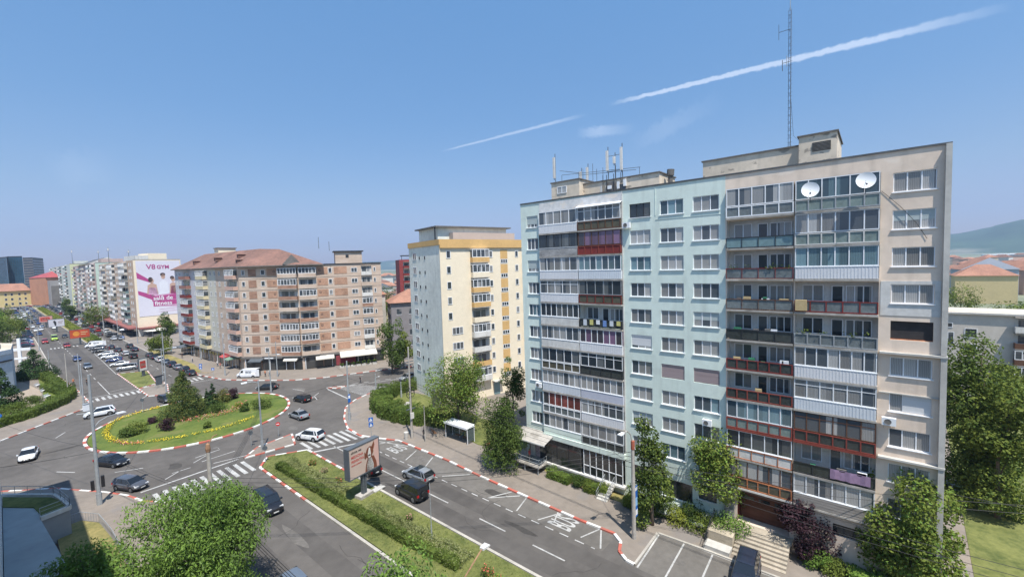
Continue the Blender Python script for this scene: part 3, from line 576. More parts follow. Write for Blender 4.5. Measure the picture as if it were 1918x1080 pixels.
cp=MB(); cp.face([(18.2,0,1.35),(23.6,0,1.35),(23.6,-1.9,.75),(18.2,-1.9,.75)],mat('canopy_green_grey',(.38,.43,.39),.9,.15,2,streak=.3)); cp.face([(18.2,0,1.34),(18.2,-1.9,.74),(23.6,-1.9,.74),(23.6,0,1.34)],CONCD); cp.bx(18.2,23.6,1.85,1.9,.6,.74,CONC); f.put('canopy',cp.mesh('canopy'),0,.02,0)
# ---- beige block
bb=root('apartment_block','stained beige ten-storey end block with open rusty balconies, right of the green block','building',(FX,YM,0))
f2=Fr(bb,(FX,YM),A_); W2=YM-YR
holes=[]
for i in range(10): holes.append((11.72,14.1,ZS-FP*i,ZS-FP*i+1.45,.22))
for i in range(10):
    for (u,w) in ((.12,5.3),(5.5,5.5)): holes.append((u,u+w,sfl(i),sfl(i)+2.55,1.0,WDIRT))
w_=MB(); wallface(w_,W2,4.9,ZR,[h for h in holes if h[2]>4.9],BEIGEW)
wallface(w_,W2,0,4.9,[(1.0,5.2,1.4,4.5,1.2,DREDF),(8.3,11.2,2.9,3.9,.3,CONCD),(11.8,14.0,2.4,3.8,.3,CONCD)],BEIGE2)
w_.face([(W2,0,0),(W2,13,0),(W2,13,ZR),(W2,0,ZR)],BEIGEW); w_.face([(0,13,0),(W2,13,0),(W2,13,ZR),(0,13,ZR)],BEIGEW)
w_.face([(0,.3,ZR-.5),(W2,.3,ZR-.5),(W2,13,ZR-.5),(0,13,ZR-.5)],BITU); w_.face([(0,0,ZR),(W2,0,ZR),(W2,.3,ZR),(0,.3,ZR)],BITU); w_.face([(0,.3,ZR),(W2,.3,ZR),(W2,.3,ZR-.5),(0,.3,ZR-.5)],CONC)
f2.put('wall',w_.mesh('wall'),0,0,0)
q=MB(); q.bx(14.5,14.82,0,.32,18.9,ZR-.1,CONCL); q.bx(14.5,14.84,0,.36,10.6,18.7,CONCL); q.bx(14.5,14.84,0,.36,.2,10.45,CONCL); f2.put('pilaster',q.mesh('pilaster'),0,.004,0)
q=MB(); q.bx(11.1,14.86,0,.42,18.72,18.86,CONCL); q.bx(11.1,14.86,0,.42,10.46,10.6,CONCL); q.bx(11.1,14.86,0,.12,15.6,15.68,CONCL); q.bx(-.02,W2+.04,0,.08,ZR-.1,ZR+.03,BITU); q.bx(11.55,14.3,0,.05,21.1,23.5,WDIRT) if 0 else None; f2.put('coping',q.mesh('coping'),0,.006,0)
q=MB(); z3=ZS-FP*3; q.bx(11.1,11.7,0,.03,21.65,24.3,WDIRT); q.bx(14.12,14.45,0,.03,21.65,24.3,WDIRT); q.bx(11.7,14.12,0,.03,21.65,z3-.09,WDIRT); q.bx(11.7,14.12,0,.03,z3+1.46,24.3,WDIRT); f2.put('whitewashed_patch',q.mesh('whitewashed_patch'),0,.003,0)
for i in range(10):
    z=ZS-FP*i
    if i==4: 
        q=MB(); q.bx(11.72,14.1,0,.03,z,z+1.45,mat('open_dark_room',(.05,.045,.045),.9,.2,2)); q.bx(11.72,14.1,.03,.08,z,z+.07,RUST); f2.put('window',q.mesh('window'),0,-.2,0); continue
    if i==6: window(f2,11.72,z,2.38,1.45,3); shutterwin(f2,12.5,z+.04,1.58,1.38,SHUT,1); continue
    window(f2,11.72,z,2.38,1.45,3,style='half' if i in(1,) else 'plain')
bL=[dict(g=1,p='grey',pf=WHITE,n=5),dict(g=0,p='teal'),dict(g=0,p='grey',pf=DREDF,n=4,items=(('plants',3),)),dict(g=0,p='grey',pf=BROWNF,n=4,items=(('stuff',5),)),dict(g=0,p='dark',items=(('stuff',6),),gm=GLd),dict(g=0,p='dark',pf=DREDF,n=6,items=(('stuff',2),)),dict(g=0,p='dark',pf=REDF,n=6,items=(('stuff',9),)),dict(g=1,p='glass',pf=REDF,n=6,gm=GLb,ledge=REDF),dict(g=1,p='white',pf=RUST,n=5,gm=GLd),dict(g=1,p='brown',pf=RUST,n=6,fm=BROWNF,ledge=WDIRT)]
bR=[dict(g=1,p='glass',pf=STEEL,n=6,gm=GLb),dict(g=1,p='glass',pf=WDIRT,n=6),dict(g=1,p='corr',n=6,gm=GLb),dict(g=0,p='grey',pf=DREDF,n=5,items=(('box',.1),)),dict(g=0,p='grey',pf=STEEL,n=6,gm=GLd,items=(('plants',8),)),dict(g=1,p='corr',n=7),dict(g=1,p='corrb',n=6,style='grid'),dict(g=1,p='dark',pf=REDF,n=6,fm=BROWNF,ledge=REDF,style='grid'),dict(g=0,p='dark',items=(('cloth',2.6,5.2,mat('lilac_cloth',(.30,.20,.30),.9,.2,3)),('stuff',4))),dict(g=1,p='plank',n=6)]
putlog(f2,.12,5.3,bL); putlog(f2,5.5,5.5,bR)
en=MB(); en.bx(.0,5.5,-1.3,1.0,1.22,1.38,mat('sandy_concrete',(.38,.33,.26),.9,.2,2)); en.bx(-.1,.75,-1.,.25,1.4,4.7,STONEP)
f2.put('entrance_landing',en.mesh('entrance_landing'),0,.01,0)
en=MB(); en.bx(1.05,5.15,-1.15,-1.05,1.42,4.4,mat('brown_wood_door',(.14,.055,.035),.6,.2,4,stretch=(1,1,6))); 
for k in range(3): en.bx(1.3+k*1.3,2.2+k*1.3,-1.05,-1.02,3.3,3.6,GLd)
f2.put('entrance_door',en.mesh('entrance_door'),0,0,0)
for k in range(2): window(f2,8.35+k*1.45,2.95,1.35,.85,2,DARK,GLd,wofs=-.25,sill=False)
steps(f2,1.3,1.0,0,7,1.3,.36,mat('sandy_concrete',(.38,.33,.26),.9,.2,2),'entrance_steps',False,4.1)
q=MB(); q.bx(-.9,1.25,1.0,3.0,.1,1.34,mat('stone_block_wall',(.42,.36,.27),.9,.25,6,stretch=(1,1,3))); q.bx(-.9,1.25,3.0,4.1,.1,.5,CONCL); f2.put('stair_wall',q.mesh('stair_wall'),0,.01,0)
r=MB(); 
for zz in (.5,1.0): r.tube([(-.8,-.9,1.3+zz),(-.8,-4.2,.3+zz)],.025,DARK)
for t in np.linspace(0,1,12): r.tube([(-.8,-.9-3.3*t,1.3-t),(-.8,-.9-3.3*t,2.3-t)],.018,DARK)
f2.put('handrail',r.mesh('handrail'),0,0,0)
q=MB(); q.box(6.5,W2-2.6,3.2,8.5,ZR-.5,35.9,TANP) if 0 else None
# roof structures
def rbox(rt,y0,y1,x0,x1,z1,m,name,win=None,z0=ZR-.48):
    g=MB(); g.box(x0-rt.location.x,x1-rt.location.x,min(y0,y1)-rt.location.y,max(y0,y1)-rt.location.y,z0,z1,m); g.box(x0-.12-rt.location.x,x1+.12-rt.location.x,min(y0,y1)-.12-rt.location.y,max(y0,y1)+.12-rt.location.y,z1,z1+.12,CONCD); o=ob(name,g.mesh(name),rt)
    return o
ph=rbox(bb,13.7,5.5,47.0,54,36.2,TANP,'roof_house'); ph2=rbox(bb,5.38,2.69,46.0,52,36.75,TANP,'roof_house')
g=MB(); g.box(45.97-FX,46.0-FX,3.1-YM,4.4-YM,35.35,36.1,DARK); [g.box(45.93-FX,45.97-FX,3.1-YM,4.4-YM,35.4+k*.11,35.45+k*.11,CONCD) for k in range(6)]; ob('louvre',g.mesh('louvre'),ph2)
ph=rbox(gb,30.8,18.3,47.2,52,35.95,TANP,'roof_house'); ph2=rbox(gb,31.9,27.8,46.2,52.5,36.5,TANP,'roof_house')
ff=Fr(gb,(46.2,31.9),A_); 
a,b=winmesh(1.4,.85,2,WHITE,GL); o=ff.put('window',a,.9,.01,35.1); ob('pane',b,o)
# rooftop antennas
def panel_mast(p,h0,h,label,tall=True):
    t=root('antenna_mast',label,'antenna',p,group='telecom masts on the green block')
    g=MB(); g.tube([(0,0,0),(0,0,h0+h+.5)],.05,STEELB,6); ob('pole',g.mesh('pole'),t)
    a=MB(); a.box(-.38,-.2,-.13,.13,h0,h0+h,WDIRT); a.box(-.18,-.04,-.05,.05,h0+.3,h0+.4,STEELB); a.box(-.18,-.04,-.05,.05,h0+h-.4,h0+h-.3,STEELB); a.tube([(-.3,0,h0-.25),(-.3,0,h0)],.04,DARK,5); ob('panel_antenna',a.mesh('panel_antenna'),t); return t
panel_mast((47.4,24.5,35.9),1.2,2.3,'grey panel antenna with rod on the left of the close pair above the green block'); panel_mast((47.4,22.7,35.9),1.0,2.6,'tall white panel antenna on the right of the close pair above the green block')
panel_mast((47.4,23.6,35.9),1.9,.8,'short white box antenna between the two tall panels'); panel_mast((46.6,31.5,36.55),.6,2.6,'white leaning panel antenna at the left end of the green block roof'); panel_mast((50.5,30.0,36.0),1.0,1.3,'small white antenna in the middle left of the rooftop railing'); panel_mast((50.5,29.0,36.0),1.0,1.7,'grey thin antenna beside the small white one on the roof')
g=MB()
for (a,b) in (((47.3,31.0,37.6),(47.3,20.5,36.9)),((47.3,31.3,38.2),(47.3,28.5,37.5)),((47.3,28.5,37.2),(47.3,21,36.7))): g.tube([a,b],.03,STEELB,5)
for y in (31.0,28.5,26,23.5,20.6): g.tube([(47.3,y,35.9),(47.3,y,37.6 if y>21 else 36.9)],.03,STEELB,5)
for y,z in ((27.2,38.6),(28.6,38.2),(25.8,37.9)): g.tube([(48.5,y,35.9),(48.5,y,z)],.03,STEELB,5)
for y in (24.5,22.7): g.tube([(47.4,y,37.0),(47.4,23.6,37.0)],.04,STEELB,5); g.tube([(47.4,y,38.8),(47.4,23.6,38.8)],.03,STEELB,5)
tag(ob('roof_railing',g.mesh('roof_railing')),'thin steel railing running along the roof house of the green block','railing')
g=MB(); g.box(46.9,47.15,25.1,25.35,34.7,35.4,WDIRT); g.box(46.9,47.15,23.9,24.4,34.9,35.3,WHITE); g.box(46.9,47.15,22.9,23.2,34.8,35.6,WHITE); g.box(46.9,47.15,22.1,22.4,35.0,35.8,WHITE); g.box(47.0,47.18,23.4,24.6,34.5,35.7,CONCD); g.box(47.0,47.18,22.2,23.0,34.5,35.3,STEELB)
for y in (25.0,24.5,23.6,22.7): g.tube([(46.95,y,34),(46.95,y,36.6)],.04,DARK,5)
tag(ob('radio_cabinet',g.mesh('radio_cabinet')),'cluster of white radio units on the roof house wall below the panel antennas','equipment')
g=MB(); g.tube([(48.6,17.6,34),(48.6,17.6,35.7)],.26,CONCD,10); g.tube([(48.6,17.6,35.7),(48.6,17.55,36.35)],.4,CONCD,10); tag(ob('roof_vent',g.mesh('roof_vent')),'round rusty vent stack at the right end of the green roof house','vent')
# lattice radio mast
t=root('radio_mast','tall thin lattice radio mast standing on the beige block roof','mast',(48.5,6.4,36.4)); g=MB(); hh=12.6
for (x,y) in ((-.1,-.07),(.1,-.07),(0,.11)): g.tube([(x,y,0),(x,y,hh)],.018,STEELB,5)
k=0
for z in np.arange(0,hh,.32):
    P=[(-.1,-.07),(.1,-.07),(0,.11)]; 
    for j in range(3): a=P[j]; b=P[(j+1)%3]; g.tube([(a[0],a[1],z),(b[0],b[1],z+.32*(k%2))],.009,STEELB,4,cap=False)
    k+=1
ob('lattice',g.mesh('lattice'),t); g=MB(); g.tube([(0,0,hh),(0,0,hh+1.3)],.03,STEEL,5); g.tube([(0,0,10.9),(0,.9,10.9)],.025,STEELB,5); g.tube([(0,.9,10.2),(0,.9,11.6)],.02,STEELB,5); g.tube([(0,0,8.0),(0,.6,8.0)],.025,STEELB,5); g.tube([(0,.6,7.3),(0,.6,8.3)],.03,STEELB,5); g.tube([(0,.25,7.6),(0,.25,8.6)],.03,STEEL,5)
for k in range(36): z=.3+k*.35; g.tube([(0,-.2,z),(0,.2,z)],.009,STEELB,4,cap=False)
ob('dipole',g.mesh('dipole'),t); g=MB(); g.tube([(0,-.1,4.4),(0,-.3,1.2),(0,-1.1,.1)],.012,DARK,4); ob('cable',g.mesh('cable'),t)
# satellite dishes, air conditioners
def dish(p,rz,r,label):
    t=root('satellite_dish',label,'satellite dish',p,rz,'white dishes on the top balcony'); g=MB(); n=20
    prof=[(0.001,.0)]+[(r*k/6,r*.22*(k/6)**2) for k in range(1,7)]
    g.lathe(prof,WHITE,n); me=g.mesh('reflector',True); o=ob('reflector',me,t,(0,-.15,0),rot=(math.radians(80),0,0))
    a=MB(); a.tube([(0,-.15,-.1),(0,-.75,-.35)],.02,STEEL,5); a.box(-.05,.05,-.82,-.72,-.4,-.28,DARK); ob('feed_arm',a.mesh('feed_arm'),t); a=MB(); a.tube([(0,0,-1.0),(0,0,-.1),(0,-.15,0)],.03,STEELB,6); ob('mount',a.mesh('mount'),t)
dish((FX-.75,4.25,31.75),A_+.12,.62,'left white satellite dish, on the top balcony of the beige block'); dish((FX-.75,.75,32.0),A_+.12,.62,'right white satellite dish, in front of the top floor glazing beside the plain wall')
def ac(fr,u,z,label):
    p=fr.world(u,0,z); t=root('air_conditioner',label,'air conditioner',p,fr.a,'outdoor units on the facades'); g=MB(); g.bx(0,.85,.15,.47,0,.6,WHITE); o=ob('casing',g.mesh('casing'),t)
    g=MB(); g.lathe([(.001,0),(.2,0),(.22,.02)],CONCD,14); ob('fan_grille',g.mesh('fan_grille'),o,(.36,-.49,.3),rot=(math.pi/2,0,0)); g=MB()
    for x in (.1,.72): g.bx(x,x+.04,.0,.45,-.05,-.01,STEEL); g.tube([(x+.02,0,-.35),(x+.02,-.42,-.05)],.015,STEEL,4)
    ob('bracket',g.mesh('bracket'),t)
ac(f,14.3,ZS-1.05,'outdoor unit below the dark-framed top window of the green block'); ac(f2,11.3,ZS-FP*7+1.75,'outdoor unit below the white shutter on the beige block'); ac(f,2.0,ZS-FP*7-.75,'outdoor unit low at the left edge of the green block'); ac(f,22.4,ZS-FP*8+.2+1.35,'outdoor unit above a low window of the green block, near the tree'); ac(f,21.6,5.0,'outdoor unit hidden beside the tree low on the green wall')
f2cable=MB(); f2cable.tube([(.0,-.03,0),(1.1,-.05,-1.3),(2.0,-.03,-2.6),(2.6,-.05,-3.8)],.015,DARK,4); tag(ob('hanging_cable',f2cable.mesh('hanging_cable'),None,f2.world(11.05,0,31.2),A_),'thin black cable sagging across the top of the beige wall','cable')

# ---- generic far building
def bwin(fr,rows,u,w,h,n,fm,gm,name='window'):
    k=('far',round(w,2),round(h,2),n,fm.name,gm.name)
    if k not in WC:
        g=MB(); t=.09; g.bx(0,w,.0,.03,0,h,gm); g.bx(0,w,0,.07,0,t,fm); g.bx(0,w,0,.07,h-t,h,fm)
        for i in range(n+1): x=(w-t)*i/n; g.bx(x,x+t,0,.07,t,h-t,fm)
        WC[k]=g.mesh('window')
    for z in rows: fr.put(name,WC[k],u,.005,z)
def bbalc(fr,rows,u,w,pmats,glz,fm=WHITE,proud=.9,h=2.8,seed=0,nm='balcony'):
    rr=random.Random(seed)
    for j,z in enumerate(rows):
        pm=pmats[rr.randrange(len(pmats))]; gl=rr.random()<glz; key=('balc',round(w,2),pm.name,gl,round(proud,2),rr.randrange(2))
        if key not in WC:
            g=MB(); g.bx(0,w,0,proud,-.15,0,CONC); g.bx(0,w,proud-.08,proud,0,.95,pm); g.bx(0,.08,0,proud-.08,0,.95,pm); g.bx(w-.08,w,0,proud-.08,0,.95,pm)
            if gl:
                g.bx(.05,w-.05,.02,proud-.12,.96,2.4,GLf); 
                nn=max(2,int(w/.8))
                for i in range(nn+1): x=(w-.1)*i/nn; g.bx(x,x+.1,proud-.13,proud-.04,.95,2.45,fm)
                g.bx(0,w,0,proud-.03,2.4,2.52,fm); g.bx(0,w,proud-.13,proud-.04,.95,1.05,fm)
            else:
                g.bx(.02,w-.02,.0,.02,.02,2.5,CONCL); g.bx(w*.1,w*.48,.02,.05,.9,2.2,GLf); g.bx(w*.55,w*.8,.02,.05,.1,2.2,GLf); g.bx(0,w,0,proud*.9,2.5,2.58,CONC)
            WC[key]=g.mesh('balcony')
        fr.put(nm,WC[key],u,.004,z)
def shell(rt,poly,h,m,roofm=BITU,name='wall',par=.0):
    g=MB(); c=[(p[0]-rt.location.x,p[1]-rt.location.y) for p in poly]; g.prism(c,0,h,m,roofm); return ob(name,g.mesh(name),rt)
def FrP(rt,a,b): a=Vector(a);b=Vector(b); d=b-a; return Fr(rt,a,math.atan2(d.y,d.x)),d.length
# ---- yellow block with grey end wall
C=Vector((52.8,61.8)); uu=Vector((.966,-.259)); vv=Vector((.259,.966)); HY=31.3
yb=root('apartment_block','yellow ten-storey block with ochre cornice and grey end wall, left of the green block','building',(C.x,C.y,0))
P0=C+vv*15; pts=[C,C+uu*22,C+uu*22+vv*15,P0]
g=MB(); c=[(p-C) for p in pts]; mm=[YELP,YELP,YELP,GREYW]
for i in range(4):
    a=c[i]; b=c[(i+1)%4]; g.face([(a.x,a.y,0),(b.x,b.y,0),(b.x,b.y,HY),(a.x,a.y,HY)],mm[i])
g.face([(p.x,p.y,HY-.0) for p in c],BITU); ob('wall',g.mesh('wall'),yb)
fa,La=FrP(yb,C,C+uu*22); fb,Lb=FrP(yb,P0,C)
rowsY=[HY-3.4-2.9*i for i in range(10)]
q=MB(); q.bx(-.05,22,0,.35,HY-1.5,HY+.12,ORY); fa.put('cornice',q.mesh('cornice'),0,.004,0); q=MB(); q.bx(0,Lb+.3,0,.2,HY-.9,HY+.12,ORY); fb.put('cornice',q.mesh('cornice'),0,.004,0)
q=MB(); q.bx(-.03,.12,.0,.12,0,HY-1.5,YELP); fa.put('corner_strip',q.mesh('corner_strip'),-.02,.004,0)
bwin(fb,rowsY[:9],2.2,1.8,1.4,2,WHITE,GLf); bwin(fb,rowsY[:9],5.4,.4,.6,1,DARK,GLd); bwin(fb,rowsY[:9],8.0,.4,.6,1,DARK,GLd)
bwin(fa,rowsY[:5],1.3,.9,1.4,1,WHITE,GLd); bwin(fa,rowsY[5:9],2.0,2.3,1.4,3,WHITE,GLf)
bbalc(fa,[r-.9 for r in rowsY[:5]],6.4,3.8,[ORY,YELP],.75,proud=1.0,seed=4); bbalc(fa,[r-.9 for r in rowsY[5:9]],6.2,3.8,[ORY,ORY,WDIRT],.3,proud=1.0,seed=5)
bwin(fa,rowsY[:9],10.7,.8,1.3,1,WHITE,GLf); bwin(fa,[r-1.2 for r in rowsY[:9]],13.4,1.7,.8,3,WHITE,GLd); q=MB(); [q.bx(13.4,15.1,0,.04,r-.35,r+1.45,ORY) for r in rowsY[:9]]; fa.put('ochre_panels',q.mesh('ochre_panels'),0,.004,0)
bwin(fa,rowsY[:9],17.0,.8,1.3,1,WHITE,GLf); bbalc(fa,[r-.9 for r in rowsY[:9]],18.9,3.0,[ORY,WDIRT,YEL],.6,proud=1.0,seed=8)
g=MB(); o_=fa.o; rh=MB(); rh.box(3.6,15.,-0,-0,0,0,CONC) if 0 else None
q=MB(); q.bx(.8,16.5,-11,-2.2,HY,HY+2.5,GREYW); q.bx(.1,17.2,-11.6,-1.4,HY+2.5,HY+2.75,CONCD); q.bx(3.2,17.5,-2.2,-.6,HY,HY+1.5,mat('pink_beige_render',(.5,.40,.34),.9,.05,1)); q.bx(.1,.3,-2.2,-2.0,HY,HY+2.5,DARK); fa.put('roof_house',q.mesh('roof_house'),0,0,0)
q=MB(); q.bx(-.1,.9,.2,2.2,0,3.3,CONCD); fb.put('dark_annex_wall',q.mesh('dark_annex_wall'),14.2,0,0)
q=MB(); q.bx(10.9,12.3,0,.06,.2,2.8,PTEAL); q.bx(10.5,12.7,0,1.2,3.0,3.15,CONCL); fa.put('door',q.mesh('door'),0,.004,0)
# ---- brick corner building
E0=Vector((38.5,181)); E1=Vector((41,129)); E2=Vector((51,116.3)); E3=Vector((70,107.5)); HB=27.9
bk=root('apartment_block','long brick and beige panel block with red hip roof on the corner of the roundabout','building',(E1.x,E1.y,0))
back=[E3+Vector((6,12)),Vector((58,128)),Vector((53,134)),Vector((51,182))]
shell(bk,[E0,E1,E2,E3]+back,HB,BRICKB)
f1,L1=FrP(bk,E0,E1); fc,Lc=FrP(bk,E1,E2); f3,L3=FrP(bk,E2,E3)
rB=[HB-2.3-2.95*i for i in range(8)]
def bandpanels(fr,rows,u,w,m,h=1.9,name='brick_panel'):
    k=('bp',round(w,2),m.name,h)
    if k not in WC: g=MB(); g.bx(0,w,0,.05,-.35,h-.35,m); WC[k]=g.mesh(name)
    for z in rows: fr.put(name,WC[k],u,.004,z)
# left wing colours: white, pale yellow, sand sections
q=MB(); q.bx(0,19,0,.03,3.6,HB-.3,mat('lilac_white_render',(.52,.50,.52),.9,.08,1.4)); q.bx(19,36,0,.03,3.6,HB-.3,mat('pale_cream_render',(.55,.52,.44),.9,.08,1.4)); f1.put('painted_render',q.mesh('painted_render'),0,.003,0)
for u in (1.5,4.2,18.0,20.5,31.5,34.8,38.2,42.2): bwin(f1,rB,u,1.2,1.3,2,WHITE,GLf)
bbalc(f1,[r-.9 for r in rB],8.2,6.8,[DREDF,mat('brick_red_render',(.30,.15,.12),.9,.1,2)],.5,proud=1.3,seed=11); bbalc(f1,[r-.9 for r in rB],23.5,6.0,[mat('cream_parapet',(.60,.52,.34),.9,.05,2)],.7,proud=1.3,seed=12)
PINK=mat('pink_parapet',(.58,.38,.30),.9,.05,2); bbalc(f1,[r-.9 for r in rB],45.4,5.6,[PINK],.65,proud=1.1,seed=13)
bwin(fc,rB,.8,.9,1.3,1,WHITE,GLf); bandpanels(fc,rB,2.6,2.1,BRICK); bwin(fc,rB,6.0,1.1,1.3,1,WHITE,GLd); bandpanels(fc,rB,7.6,2.6,mat('orange_brick',(.42,.25,.17),.9,.2,3)); bwin(fc,[r+.5 for r in rB],9.3,.5,.5,1,DARK,GLd)
bbalc(fc,[r-.9 for r in rB],10.8,5.0,[BRICKB,BRICK],.7,proud=.8,seed=21); bbalc(f3,[r-.9 for r in rB],-.1,4.2,[BRICKB,BRICK],.6,proud=.8,seed=22)
bandpanels(f3,rB,4.4,2.6,MATS['orange_brick']); bwin(f3,[r+.5 for r in rB],4.8,.5,.5,1,DARK,GLd); bwin(f3,rB,7.2,.9,1.3,1,WHITE,GLf); bandpanels(f3,rB,8.6,3.3,MATS['orange_brick']); bwin(f3,rB,13.0,1.6,1.2,2,WHITE,GLf)
bbalc(f3,[r-.9 for r in rB],15.6,2.8,[BRICKB,WDIRT,BRICK],.45,proud=.5,seed=23); bwin(f3,rB,18.9,.6,1.2,1,WHITE,GLd); 
q=MB(); [q.bx(0,L3,0,.035,HB-.4-2.95*i-.05,HB-.4-2.95*i,CONCD) for i in range(9)]; f3.put('floor_joint',q.mesh('floor_joint'),0,.005,0); q=MB(); [q.bx(0,Lc,0,.035,HB-.4-2.95*i-.05,HB-.4-2.95*i,CONCD) for i in range(9)]; fc.put('floor_joint',q.mesh('floor_joint'),0,.005,0)
q=MB(); q.bx(-.2,L3+.2,-.3,.2,HB-.05,HB+.15,DARK); f3.put('coping',q.mesh('coping'),0,0,0)
# ground floor shops
for fr,L in ((f1,L1),(fc,Lc),(f3,L3)):
    q=MB(); q.bx(.3,L-.3,0,.06,.2,3.3,SHOP); 
    for k in range(int(L/2.2)): q.bx(.4+k*2.2,.55+k*2.2,.06,.12,.2,3.3,[WHITE,DARK,BRICK][k%3 if k%5 else 0])
    q.bx(0,L,0,.35,3.3,3.75,CONCD); fr.put('shop_front',q.mesh('shop_front'),0,.004,0)
def awning(fr,u,w,z,d,m,name='awning',drop=.55):
    q=MB(); q.face([(0,0,drop),(w,0,drop),(w,-d,0),(0,-d,0)],m); q.face([(0,-d,0),(w,-d,0),(w,-d,-.25),(0,-d,-.25)],m); q.face([(0,0,drop),(0,-d,0),(0,0,0)],m); q.face([(w,0,drop),(w,0,0),(w,-d,0)],m)
    return fr.put(name,q.mesh(name),u,.1,z)
CREAMC=mat('cream_canvas',(.66,.62,.54),.8,.06,2)
awning(f3,3.0,4.5,2.9,2.2,CREAMC); awning(f3,9.,9.5,3.0,3.2,CREAMC,drop=.9); awning(fc,2.0,3.5,2.9,1.6,STEELB); awning(fc,11.2,3.6,2.9,1.0,CREAMC); awning(f1,44,3.2,2.8,2.0,mat('green_canvas',(.17,.26,.19),.8,.06,2)); awning(f1,39,3.6,2.9,1.4,mat('red_canvas',(.42,.08,.08),.8,.1,2)); awning(f1,5.5,5,2.8,2.5,STEELB)
q=MB(); q.bx(5.2,9.0,.0,.25,3.0,3.9,DARK); q.bx(5.8,8.2,.25,.28,3.3,3.6,WHITE); fc.put('shop_sign',q.mesh('shop_sign'),0,.1,0)
q=MB(); q.bx(40,46,.0,.2,2.9,3.8,MATS['red_canvas']); f1.put('shop_sign',q.mesh('shop_sign'),0,.36,0); q=MB(); q.bx(8,13,.1,.2,.3,2.9,mat('maroon_shop',(.25,.05,.06),.8,.1,2)); f3.put('shop_panel',q.mesh('shop_panel'),0,.1,0)
# hip roof
ez=HB+.1; d1=(E1-E0).normalized(); nrm=Vector((-d1.y,d1.x)); 
ev=[E0-d1*1-nrm*1.0*-1*-1, ]
def rr3(p,z): return (p.x-E1.x,p.y-E1.y,z)
o1=Vector((37.6,182)); o2=Vector((40.1,128.2)); o3=Vector((50.3,115.0)); o4=Vector((56.0,112.6)); o5=Vector((61.5,124.5)); o6=Vector((54,136)); o7=Vector((52,183))
r1=Vector((45.6,174)); r2=Vector((48.2,134)); r3=Vector((50.6,126.5)); RZ=32.9
g=MB()
for poly in ([(o1,ez),(o2,ez),(r2,RZ),(r1,RZ)],[(o2,ez),(o3,ez),(r3,RZ-.4),(r2,RZ)],[(o3,ez),(o4,ez),(r3,RZ-.4)],[(o4,ez),(o5,ez),(r3,RZ-.4)],[(o5,ez),(o6,ez),(r2,RZ),(r3,RZ-.4)],[(o6,ez),(o7,ez),(r1,RZ),(r2,RZ)],[(o7,ez),(o1,ez),(r1,RZ)]): g.face([rr3(p,z) for p,z in poly],TILE)
g.face([rr3(p,ez-.25) for p in (o1,o2,o3,o4,o5,o6,o7)],CONC)
for a,b in zip((o1,o2,o3),(o2,o3,o4)): g.face([rr3(a,ez-.25),rr3(b,ez-.25),rr3(b,ez),rr3(a,ez)],CONCD)
rf=ob('roof',g.mesh('roof'),bk)
for i,(x,y,z) in enumerate([(41.2,166,30.2),(42.3,149,30.7),(44.2,136,31.2),(42.4,131.5,29.6)]):
    g=MB(); g.box(-.9,.9,-.6,.6,-.8,.25,TILE); g.face([(-1.1,-.8,.2),(1.1,-.8,.2),(1.1,.8,.6),(-1.1,.8,.6)],TILE); ob('dormer',g.mesh('dormer'),rf,(x-E1.x,y-E1.y,z),.0)
g=MB(); g.face([(.0,0,0),(4.6,0,0),(2.3,-.0,2.6)],CONCD); g.face([(0,0,0),(2.3,0,2.6),(2.3,3.5,2.6)],TILE); g.face([(4.6,0,0),(2.3,3.5,2.6),(2.3,0,2.6)],TILE); ob('gable',g.mesh('gable'),rf,(47.6-E1.x,117.9-E1.y,ez+.1),math.atan2(-.45,.9))
q=MB(); q.bx(9.2,16.2,-7,-1.5,HB,HB+3.3,BRICKB); q.bx(8.8,16.6,-7.4,-1.1,HB+3.3,HB+3.6,DARK); q.bx(11.9,12.7,-1.5,-1.45,HB+1.7,HB+2.5,DARK); f3.put('roof_house',q.mesh('roof_house'),0,0,0)
g=MB(); g.box(0,5,0,4,0,6.5,YELP); g.box(-.3,5.3,-.3,4.3,6.5,6.7,CONCD); ob('roof_house',g.mesh('roof_house'),bk,(46.5-E1.x,163-E1.y,HB),0)
g=MB(); g.tube([(54.7,112.,32),(54.7,112.,35)],.05,DARK,5); g.tube([(57,111,31.4),(57,111,33.8)],.05,DARK,5); tag(ob('roof_aerial',g.mesh('roof_aerial')),'two thin aerials on the flat roof house of the brick block','aerial')
# bay extension at right end
x0=E3; bx_=root('apartment_block','narrow white bay building with small tiled roof behind the brick block','building',(E3.x+3,E3.y+9,0)); shell(bx_,[(x0.x+1,x0.y+8),(x0.x+5,x0.y+6),(x0.x+8,x0.y+12),(x0.x+4,x0.y+14)],18.5,CONCL); fw,_=FrP(bx_,(x0.x+1,x0.y+8),(x0.x+5,x0.y+6)); bwin(fw,[16,13,10,7,4],1.2,2.2,1.6,2,WHITE,GLd)
g=MB(); g.face([(-2.4,-1.6,18.5),(2.4,-3.6,18.5),(2,2,20.5)],TILEO); g.face([(2.4,-3.6,18.5),(5.4,3,18.5),(2,2,20.5)],TILEO); g.face([(-2.4,-1.6,18.5),(2,2,20.5),(1,6,18.5)],TILEO); ob('roof',g.mesh('roof'),bx_)
